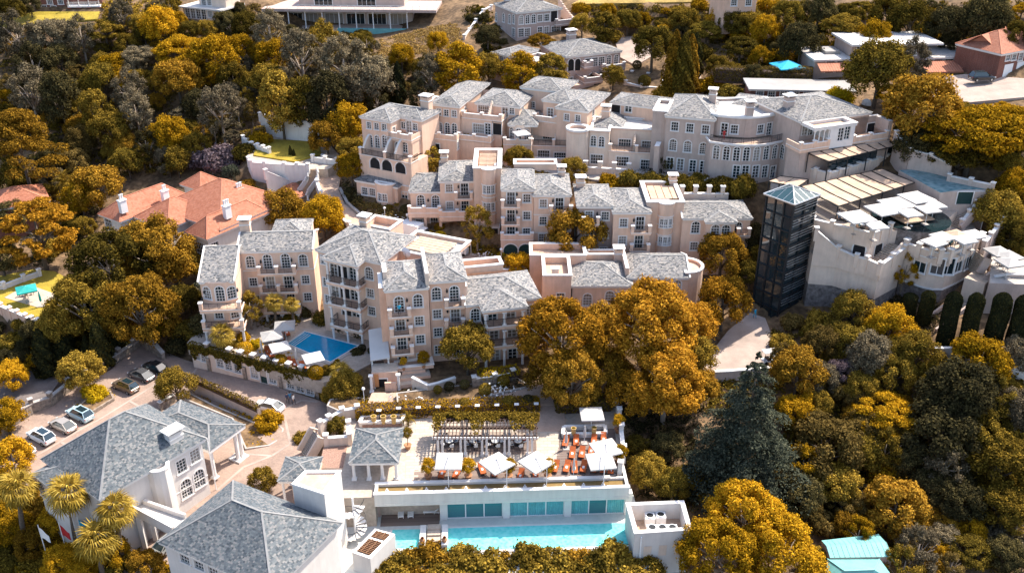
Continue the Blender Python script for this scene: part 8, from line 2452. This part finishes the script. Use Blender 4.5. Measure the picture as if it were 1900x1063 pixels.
palm('feathery date palm left of the red-roofed house',(120,338),2.5,1.2,n=30,kind='feather',head_z=6.5)
palm('little feathery palm in a pot behind the slate-roofed pavilion',(757,776),0,.55,n=18,kind='feather',head_z=1.2)
# ---------------- labels that single each tree out
LM=[('the red-roofed house',320,390),('the modern glass house',650,35),('the three-storey manor',980,50),('the two-storey manor',1100,125),('the upper lawn',540,280),('the glass lift tower',1440,470),('the teal-roofed house',1590,1030),
('the big tiered conifer',1372,790),('the teal parasol lawn',60,550),('the cascade pool',1740,335),('the orange awnings',1690,112),('the reception house',220,850),('the service road',1370,640),('the clipped columns',1790,595),
('the lap pool',950,995),('the swimming pool',600,642),('the brick lane',690,415),('the white garden wall',540,230),('the dark brick veranda house',125,12),('the cream flat-roofed house',370,28),('the grey-pink hotel block',1280,260),
('the peach balcony blocks',790,600),('the pergola',900,820),('the car park',200,720),('the cypress pair',731,155),('the hill path',1282,170),('the plant room',1222,960),('the upper hotel row',870,220),('the garage doors',960,462),('the red brick house',1885,110),
('the shaded grey parasols',1865,475),('the orange autumn tree',70,430),('the tall pine',62,290),('the top edge',1500,-30),('the right edge',1960,850)]
def direction(dx,dy):
 a=math.degrees(math.atan2(-dy,dx))%360
 return['right of','above and right of','above','above and left of','left of','below and left of','below','below and right of'][int((a+22.5)//45)%8]
labs={}
for t in TREES:
 o,px,py,r,word,tone=t
 nm,lx,ly=min(LM,key=lambda l:math.hypot(l[1]-px,(l[2]-py)*1.2))
 size='small' if r<1.6 else 'medium' if r<3.2 else 'large' if r<5.5 else 'huge'
 if word.startswith('small'):word=word[6:]
 near=math.hypot(lx-px,ly-py)
 labs.setdefault(f"{size} {tone} {word} {'close by, ' if False else ''}{direction(px - lx, py - ly)} {nm}".replace('  ',' '),[]).append(t)
ORD=['first','second','third','fourth','fifth','sixth','seventh','eighth','ninth','tenth','eleventh','twelfth','thirteenth','fourteenth','fifteenth','sixteenth']
for lab,ts in labs.items():
 ts.sort(key=lambda t:t[1])
 for i,t in enumerate(ts):
  t[0]['label']=lab if len(ts)==1 else(lab+(', leftmost' if i==0 else ', rightmost' if i==len(ts)-1 else f', {ORD[min(i, 15)]} from left'))
  t[0]['group']=t[4]+'s on the hillside' if not t[4].startswith('clipped')else t[4]+'s in the gardens'
# ================================================================ vehicles
def car_proto(body,suv=False):
 def mk():
  r=thing('parked_car','car','car',(0,0,0));L,wd=4.5,.9;hb,hr=(1.02,1.68)if suv else(.88,1.42)
  st=[(-2.25,.42,hb-.12,.74),(-2.1,.3,hb,.84),(-1.3,.28,hb+.04,.9),(.0,.28,hb+.02,.9),(.95,.28,hb,.9),(1.7,.28,hb-.1,.86),(2.1,.3,hb-.22,.78),(2.25,.42,hb-.36,.66)]
  q=MB();rings=[]
  for x,z0,z1,h_ in st:
   i=len(q.v);rings.append(i);q.v+=[(x,-h_+.06,z0),(x,-h_,z0+.15),(x,-h_+.01,z1-.22),(x,-h_+.12,z1),(x,h_-.12,z1),(x,h_-.01,z1-.22),(x,h_,z0+.15),(x,h_-.06,z0)]
  for a,c in zip(rings,rings[1:]):
   for j in range(8):q.f.append((a+j,a+(j+1)%8,c+(j+1)%8,c+j));q.m.append(0)
  q.f.append(tuple(rings[0]+j for j in range(8)));q.m.append(0);q.f.append(tuple(rings[-1]+j for j in reversed(range(8))));q.m.append(0)
  xr0,xr1,xb0,xb1=(-1.75,.35,-2.15,1.05)if suv else(-1.05,.35,-1.95,1.15)
  T=[(xr0,-.6,hr),(xr1,-.6,hr),(xr1,.6,hr),(xr0,.6,hr)];B_=[(xb0,-.78,hb),(xb1,-.78,hb),(xb1,.78,hb),(xb0,.78,hb)]
  q.face([(a,b,c+.03)for a,b,c in T]);
  for k in range(4):q.bar(B_[k],T[k],.09,.09)
  bo=q.build('body',ml(body),r)
  g=MB()
  for k in range(4):j=(k+1)%4;g.face([B_[k],B_[j],T[j],T[k]])
  g.build('windows',ml('tower_glass'),r)
  if suv:g=MB();g.box(-1.5,.1,-.45,.45,hr+.03,hr+.05);g.build('sunroof',ml('tower_glass'),r)
  for x in(-1.38,1.38):
   for s in(-1,1):
    w_=MB();w_.lathe([(.001,-.11),(.33,-.11),(.34,0),(.33,.11),(.001,.11)],n=14);w_.v=[(v[0]+x,s*.8+v[2],v[1]+.34)for v in w_.v];wo=w_.build('wheel',ml('rubber'),r)
    w_=MB();w_.lathe([(.001,.02),(.2,.0)],n=10);w_.v=[(v[0]+x,s*.915+s*v[2],v[1]+.34)for v in w_.v];w_.build('rim',ml('steel'),wo)
  for s in(-1,1):
   g=MB();g.box(2.02,2.2,s*.62-.14,s*.62+.14,hb-.38,hb-.24);g.build('headlight',ml('lamp_clear'),r)
   g=MB();g.box(-2.24,-2.1,s*.62-.14,s*.62+.14,hb-.3,hb-.14);g.build('tail_light',ml('lamp_red'),r)
   g=MB();g.box(.85,1.0,s*.92-.07,s*.92+.07,hb+.02,hb+.14);g.build('mirror',ml(body),r)
  g=MB();g.box(-2.27,-2.22,-.26,.26,.55,.66);g.build('number_plate',ml('white_paint'),r)
  return r
 return Kit(mk)
CK={}
def car(px,py,z,hd,body,suv,label,group='cars parked by the stone wall',sc=None):
 k=(body,suv)
 if k not in CK:CK[k]=car_proto(body,suv)
 p=W(px,py,z+.6);CK[k].place((p.x,p.y,z),R(hd),label,group,sc)
hd=148
car(40,832,-4.15,hd,'paint_silver',False,'silver hatchback at the left end of the row of parked cars')
car(76,809,-4.05,hd,'paint_white',True,'large white estate car, second from left in the parked row')
car(116,788,-3.95,hd,'paint_sand',False,'sand-silver hatchback between two light cars in the parked row')
car(148,768,-3.85,hd,'paint_ice',True,'ice-blue car with dark glass roof right of the sand hatchback')
car(233,716,-3.7,hd,'paint_bronze',True,'bronze estate car with dark glass roof next to the small planter')
car(262,695,-3.65,hd,'paint_grey',False,'dark grey car between the bronze estate and the black car')
car(288,681,-3.6,hd,'paint_black',False,'black car at the right end of the parked row by the stepped wall')
car(499,753,-3.15,158,'paint_white',False,'white saloon driving up beside the grey hedge-topped wall',None)
car(316,1004,-4.8,60,'paint_silver',False,'silver car in shade under the white footbridge',None)
car(8,650,-5.6,20,'paint_white',True,'white car on the street at the far left edge','cars on the far left street')
car(30,642,-5.5,20,'paint_teal',False,'teal car behind the white one on the far left street','cars on the far left street')
car(1822,144,27.6,8,'paint_black',True,'black estate car on the street at upper right',None)
car(805,468,6.15,-25,'paint_black',False,'small black car half hidden below the delivery truck on the lane',None,.8)
def truck():
 r=thing('delivery_truck','x','truck',(0,0,0));q=MB();q.box(-2.6,1.0,-1.0,1.0,.6,2.6);q.build('cargo_box',ml('white_paint'),r)
 q=MB();q.prism([(1.08,-.9),(2.6,-.85),(2.6,.85),(1.08,.9)],.45,1.25,0);q.prism([(1.08,-.88),(1.9,-.8),(1.9,.8),(1.08,.88)],1.25,2.0,0);q.build('cab',ml('paint_white'),r)
 q=MB();q.face([(2.45,-.78,1.27),(2.45,.78,1.27),(1.93,.72,1.92),(1.93,-.72,1.92)]);q.build('windscreen',ml('tower_glass'),r)
 for x in(-1.8,1.9):
  for s in(-1,1):w_=MB();w_.lathe([(.001,-.12),(.38,-.12),(.38,.12),(.001,.12)],n=12);w_.v=[(v[0]+x,s*.85+v[2],v[1]+.38)for v in w_.v];w_.build('wheel',ml('rubber'),r)
 return r
p=W(772,432,7.2);Kit(truck).place((p.x,p.y,6.25),R(-30),'small white box delivery truck on the brick lane by the golden ball trees')
def cart():
 r=thing('golf_cart','x','golf cart',(0,0,0));q=MB();q.box(-1.1,1.1,-.55,.55,.3,.55);q.box(.6,1.15,-.5,.5,.55,.95);q.build('body',ml('paint_white'),r)
 q=MB();q.box(-1.1,.9,-.6,.6,1.8,1.88);q.build('roof',ml('canvas_white'),r);q=MB();q.box(-.5,0,-.5,.5,.55,.8);q.build('seat',ml('wood_dark'),r)
 for x in(-1,.8):
  for s in(-.5,.5):q=MB();q.bar((x,s,.5),(x,s,1.8),.05,.05);q.build('roof_post',ml('dark_metal'),r)
 for x in(-.75,.75):
  for s in(-1,1):w_=MB();w_.lathe([(.001,-.08),(.25,-.08),(.25,.08),(.001,.08)],n=10);w_.v=[(v[0]+x,s*.5+v[2],v[1]+.25)for v in w_.v];w_.build('wheel',ml('rubber'),r)
 return r
GC=Kit(cart);p=W(1428,664,3.2);GC.place((p.x,p.y,2.5),R(15),'white golf cart parked at the edge of the pale service road','golf carts')
p=W(853,463,6.8);GC.place((p.x,p.y,5.9),R(-20),'golf cart with pale roof in the shade on the lane beside the garage','golf carts',1.2)
# ================================================================ loungers, parasols, tables and people
GL='orange loungers on the sun deck'
LT=[(821,877,'under the leftmost white parasol, left one'),(848,877,'under the leftmost white parasol, right one'),(894,870,'under the second white parasol, left one'),(919,874,'under the second white parasol, right one'),
(966,882,'with a white sheet under the third parasol, left one'),(994,880,'with a white sheet under the third parasol, right one'),(1031,866,'in the front row right of the third parasol'),(1052,866,'in the front row, second right of the third parasol'),
(1066,868,'beside the folded parasol in the front row'),(1083,866,'left of the front right parasol'),(1101,866,'under the front right parasol, left one'),(1118,867,'under the front right parasol, middle one'),(1133,869,'at the front right corner of the deck'),
(1062,841,'in the middle row, leftmost'),(1080,840,'in the middle row, second from left'),(1097,836,'in the middle row under the rear right parasol'),(1050,819,'in the back row beside the planter, leftmost'),(1069,818,'in the back row, second from left'),(1102,818,'in the back row, third from left'),(1120,814,'in the back row at the right end')]
for px,py,lab in LT:
 p=W(px,py,.3);LOUNGE_O.place((p.x,p.y,.03),trd.uniform(-.12,.12)+(R(12)if px<960 and px in(894,966)else R(-8)),'orange cushioned sun lounger '+lab,GL)
GU='white parasols on the sun deck'
for px,py,rz,lab in[(833,853,0,'white square parasol at the left end of the sun deck'),(922,857,40,'white parasol turned cornerwise, second from left on the sun deck'),(995,855,42,'white parasol turned cornerwise in the middle of the sun deck'),(1115,853,8,'white parasol at the front right of the sun deck'),(1124,829,20,'white parasol at the rear right of the sun deck')]:
 p=W(px,py,2.75);UM3.place((p.x,p.y,.03),R(rz),lab,GU)
p=W(1098,766,2.6);UMG2=umbrella_proto(2.9,'canvas_white',False,2.4);UMG2.place((p.x,p.y,.1),R(3),'parasol in tree shade behind the white planter, at the deck back right')
def folded(label,px,py,z,cm='canvas_white',h=2.7,group=None):
 p=W(px,py,z);o=thing('folded_parasol',label,'parasol',(p.x,p.y,z),0,group);q=MB();q.tube([(0,0,0),(0,0,h)],.04,6);q.build('pole',ml('white_paint'),o)
 q=MB();q.lathe([(.05,h*.3),(.2,h*.38),(.16,h*.7),(.05,h)],n=8);q.build('canopy',ml(cm),o);q=MB();q.box(-.4,.4,-.4,.4,0,.1);q.build('base',ml('concrete'),o)
for a in[('folded white parasol between the loungers at the front of the deck',1064,884,.03),('folded white parasol on a square base inside the lounger rows',1084,822,.03),('folded white parasol at the left back of the lounger rows',1050,832,.03),('folded white parasol by the pool left of the big white parasol',487,658,0),('folded white parasol behind the orange loungers by the swimming pool',551,676,0),]:folded(*a)
folded('folded green parasol on the left garden lawn',78,568,.05,'canvas_teal')
for px,py,z,K_,rz,lab in[(528,604,0,UMG,10,'small grey parasol behind the swimming pool, near the palms'),(504,622,0,UMG,20,'large grey parasol over the dining guests by the swimming pool'),(519,643,0,UM35,25,'white parasol at the left corner of the swimming pool'),(581,663,0,UM35,25,'white parasol at the front corner of the swimming pool'),(48,534,.05,UMT,30,'green square parasol on the left garden lawn'),
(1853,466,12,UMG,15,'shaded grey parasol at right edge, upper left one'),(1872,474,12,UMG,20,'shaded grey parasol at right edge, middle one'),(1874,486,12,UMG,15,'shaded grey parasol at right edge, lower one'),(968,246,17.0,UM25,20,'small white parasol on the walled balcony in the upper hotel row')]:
 p=W(px,py,z+2.5);K_.place((p.x,p.y,z),R(rz),lab)
p=W(1461,123,27.6);UMBL=umbrella_proto(5,'canvas_blue',False,2.6);UMBL.place((p.x,p.y,H(p.x,p.y)+.3),R(12),'bright blue square parasol on the upper right slope')
for px,py,lab in[(532,617,'behind the pool beneath the small grey parasol'),(521,625,'behind the pool beside the dining guests'),(497,652,'by the pool near the big white parasol, left one'),(503,657,'by the pool near the big white parasol, right one'),(538,672,'by the pool next to the folded parasol'),(562,680,'by the pool left of the front white parasol'),(546,676,'by the pool between folded and front white parasol')]:
 p=W(px,py,.3);LOUNGE_O.place((p.x,p.y,.02),R(25),'orange sun lounger '+lab,'orange loungers by the swimming pool')
def pot_tree(label,px,py,z,r,mt='gold',hg=1.3,group='potted trees on the terraces',pm='terracotta_pot',rad=1.0):
 p=W(px,py,z);o=thing('potted_tree',label,'potted tree',(p.x,p.y,z),0,group);q=MB();q.lathe([(.3*rad,0),(.42*rad,.55),(.5*rad,.6),(.46*rad,.62),(.001,.52)],n=12);q.build('pot',ml(pm),o)
 q=MB();q.tube([(0,0,.5),(0.03,0,hg)],.05,5);q.build('trunk',ml('bark'),o);put('crown',crown_mesh('small',0,'leaf_'+mt),o,(0,0,hg+r*.6-1.25*r),0,r)
for px,lab in((795,'at the left end of the deck'),(869,'right of the leftmost white parasol'),(944,'right of the second white parasol'),(1016,'right of the third white parasol')):pot_tree('golden potted tree '+lab,px,888,.03,1.0)
pot_tree('golden potted tree at the front right corner of the deck',1149,862,.05,1.0);pot_tree('golden potted tree at the back right corner of the deck',1146,802,.05,.9);pot_tree('clipped potted ball tree beside the slate-roofed pavilion',757,832,.03,.75,'khaki',1.9)
pot_tree('potted golden tree on the peach planter terrace, left one',749,686,1.8,.6,'gold',1.0);pot_tree('potted golden tree on the peach planter terrace, right one',786,682,1.8,1.0,'gold',1.0);pot_tree('potted khaki ball tree by the dark round pool',1655,436,ZT3,.7,'khaki',1.2);pot_tree('potted olive ball tree left of the broad pale stair',1752,405,ZT3,.8,'khaki',.8)
def urn(label,px,py,z,m_='pot_gold',s=1.0,group='tall golden pots'):
 p=W(px,py,z);o=thing('tall_pot',label,'pot',(p.x,p.y,z),0,group,s);q=MB();q.lathe([(.25,0),(.3,.1),(.34,1.0),(.4,1.05),(.4,1.15),(.3,1.15),(.28,1.0),(.001,1.0)],n=12);q.build('body',ml(m_),o);q=MB();q.ball((0,0,1.12),.26,.26,.14,8);q.build('plant',ml('leaf_khaki'),o)
for px,py,lab in((694,785,'left'),(712,785,'middle'),(731,785,'right')):urn(f'tall golden pot on the gravel planter behind the pavilion, {lab} of three',px,py,.45)
urn('pale pot on the white planter of the lounger deck, left one',1064,806,.5,'pot_gold',.9);urn('pale pot on the white planter of the lounger deck, right one',1102,805,.5,'pot_gold',.9)
def lamp(label,px,py,h,group='globe lamps',z=None):
 p=G(px,py,0)if z is None else W(px,py,z);o=thing('garden_lamp',label,'lamp',(p.x,p.y,p.z),0,group);q=MB();q.tube([(0,0,-.3),(0,0,h)],.05,6);q.build('post',ml('white_paint'),o);q=MB();q.ball((0,0,h+.2),.24,.24,.24,10);q.build('globe',ml('lamp_globe'),o)
for a in[('white globe lamp among white roses by the brick lane',715,412,2.4),('white globe lamp at the left foot of the arched hotel wing',757,425,2.4),('white globe lamp post in front of the garages, left one',874,476,2.6),('white globe lamp post beside the clipped tree at the garages',930,492,2.6),('tall globe lamp by the entrance path island bed',677,756,2.8),('globe lamp at the left side of the dark doorway stair',1781,382,2.6),('globe lamp at the right side of the dark doorway stair',1810,385,2.6),('globe lamp on the stair landing wall',1595,478,2.2),('globe lamp on the parapet of upper restaurant terrace',1621,434,1.6),('globe lamp at the left of the lower rounded terrace',1685,446,2.0),('globe lamp at the right of the lower rounded terrace',1820,424,2.0)]:lamp(*a,z={2.0:ZT3,1.6:ZT1,2.2:ZT2}.get(a[3]))
for k in range(9):
 px=703+k*36.5 if k<9 else 0;p=W(px,761-k*1.2-(3 if k else 0),1.75);o=thing('path_light',f'small square white path light above the long hedge, {ORD[k]} from left','lamp',(p.x,p.y,.2),0,'square path lights along the hedge');q=MB();q.box(-.04,.04,-.04,.04,0,1.5);q.build('post',ml('dark_metal'),o);q=MB();q.box(-.3,.3,-.22,.22,1.5,1.6);q.build('shade',ml('white_paint'),o)
for k in range(12):
 p=PB(1.2+k*(LEN-3)/11.5,1.1,0);o=thing('water_spout',f'small white fountain nozzle in the water channel, {ORD[k]} from left','fountain',(p.x,p.y,.15),0,'fountain nozzles in the channel');q=MB();q.lathe([(.22,0),(.22,.1),(.08,.14),(.05,.34),(.1,.36),(.001,.38)],n=8);q.build('nozzle',ml('white_trim'),o)
for px,py,col in((78,1000,'white_paint'),(116,995,'cloth_red'),(150,985,'canvas_blue')):
 p=W(px,py,-1.5);o=thing('flagpole',f'white flagpole with {dict(white_paint="white", cloth_red="red and white", canvas_blue="blue")[col]} flag among the fan palms','flagpole',(p.x,p.y,-6.6),0,'flagpoles');q=MB();q.tube([(0,0,0),(0,0,7.2)],.05,6);q.build('pole',ml('white_paint'),o)
 q=MB();n=6
 for k in range(n):q.face([(.05+.14*k,.06*math.sin(k),5.3-.12*k),(.19+.14*k,.06*math.sin(k+1),5.2-.12*k),(.19+.14*k,.06*math.sin(k+1),6.6-.2*k),(.05+.14*k,.06*math.sin(k),6.8-.2*k)])
 q.build('flag',ml(col),o)
# satellite dishes
for px,py,z,lab in((752,470,13,'round white satellite dish on the roof beside the slatted awning'),(1467,180,27,'white satellite dish on the roof of the grey-pink corner block'),(1607,193,25,'white satellite dish among the trees behind the hotel')):
 p=W(px,py,z);o=thing('satellite_dish',lab,'satellite dish',p,R(150));q=MB();q.lathe([(.001,0),(.45,.06),(.85,.22)],n=14);q.v=[(v[0],v[2]*-1,v[1])for v in q.v];q.build('dish',ml('white_paint'),o);q=MB();q.tube([(0,0,-2.2),(0,.05,0)],.05,5);q.build('mast',ml('steel'),o)
# dining sets with guests
def dine(px,py,z,lab,guests,ch=CHAIR,rot=0,grp='terrace dining tables'):
 p=W(px,py,z);TABLE.place((p.x,p.y,z),0,'round table '+lab,grp)
 for k in range(4):
  a=rot+k*math.pi/2+.4;q=Vector((p.x+.85*math.cos(a),p.y+.85*math.sin(a),z));ch.place(q,a-math.pi/2,f'{ORD[k]} chair round the table {lab}','chairs at the '+grp)
  if k<guests:person(f'{ORD[k]} seated guest at the table {lab}',(q.x,q.y,z),a-math.pi/2,'sit','seated guests')
for px,lab,g in((834,'in the first bay of the pergola',2),(878,'in the second bay of the pergola',4),(919,'in the third bay of the pergola',0),(961,'in the fourth bay of the pergola',3)):dine(px,826,.05,lab,g,CHAIRW)
for px,py,z,lab,g in((1562,408,ZT1,'near the left end of the upper restaurant parapet',4),(1580,410,ZT1,'under the front parasol of the upper terrace',4),(1600,424,ZT1,'at the front parapet corner of the upper terrace',3),(1676,405,ZT1+.42,'on the timber deck in the dark pool',2),(1695,398,ZT1+.42,'on the right part of the timber deck',1),(1720,446,ZT3,'under the front left parasol of the rounded terrace',2),(1755,455,ZT3,'by the curved parapet of the rounded terrace',4),
(1785,450,ZT3,'under the right parasols of the rounded terrace',2),(1752,416,ZT3,'in the sun at the foot of the broad stair',0),(1700,440,ZT3,'in the sun beside the pool wall',0),(1862,492,12,'under the shaded grey parasols',1),(505,634,0,'beside the swimming pool under the grey parasol',4),(50,548,.06,'under the green parasol on the left lawn',0)):dine(px,py,z,lab,g)
GR_='people walking on the drive'
for px,py,rz,lab in((534,748,40,'person in pale shirt walking on the drive, left of three'),(539,746,20,'person in dark trousers walking on the drive, middle of three'),(546,750,60,'person walking on the drive, right of three')):p=W(px,py,-3.05);person(lab,(p.x,p.y,-3.05),R(rz),'walk',GR_)
p=W(741,578,11.5);person('person in pale blue standing at the top balcony of the peach four-storey block',(p.x,p.y,p.z-.5),R(10),'stand',None,('canvas_blue','trousers'));pf=U10.at(1344,246,.6)
g=U10.glob(pf.x,.6,U10.h);person('person in a long red dress on the bow-fronted balcony',g,0,'stand',None,('cloth_red','cloth_red'))
p=W(1434,330,15.7);person('person in a pale blue shirt walking at the foot of the bow-fronted wing',p,R(90),'walk',None,('canvas_white','trousers'));p=W(1400,590,3.2);person('person in a blue shirt on the service road by the glass lift tower',p,R(30),'walk',None,('canvas_blue','canvas_blue'));p=W(645,975,ZL);person('person in white at the foot of the spiral stair',p,R(-40),'stand',None,('towel_white','trousers'))
# white roses
for k,(px,py,n)in enumerate(((762,738,70),(815,738,40),(925,722,60),(712,405,30),(735,408,40),(905,470,30))):
 P0=G(px,py,.8);r=np.random.default_rng(k);me=leaf_mesh('white_flowers',np.array(P0)+r.normal(0,1,(n,3))*np.array([1.2,.8,.25]),np.tile([[0,-.5,1.]],(n,1)),.3,'flower_white',seed=k);put('white_flowers',me,kind='stuff')
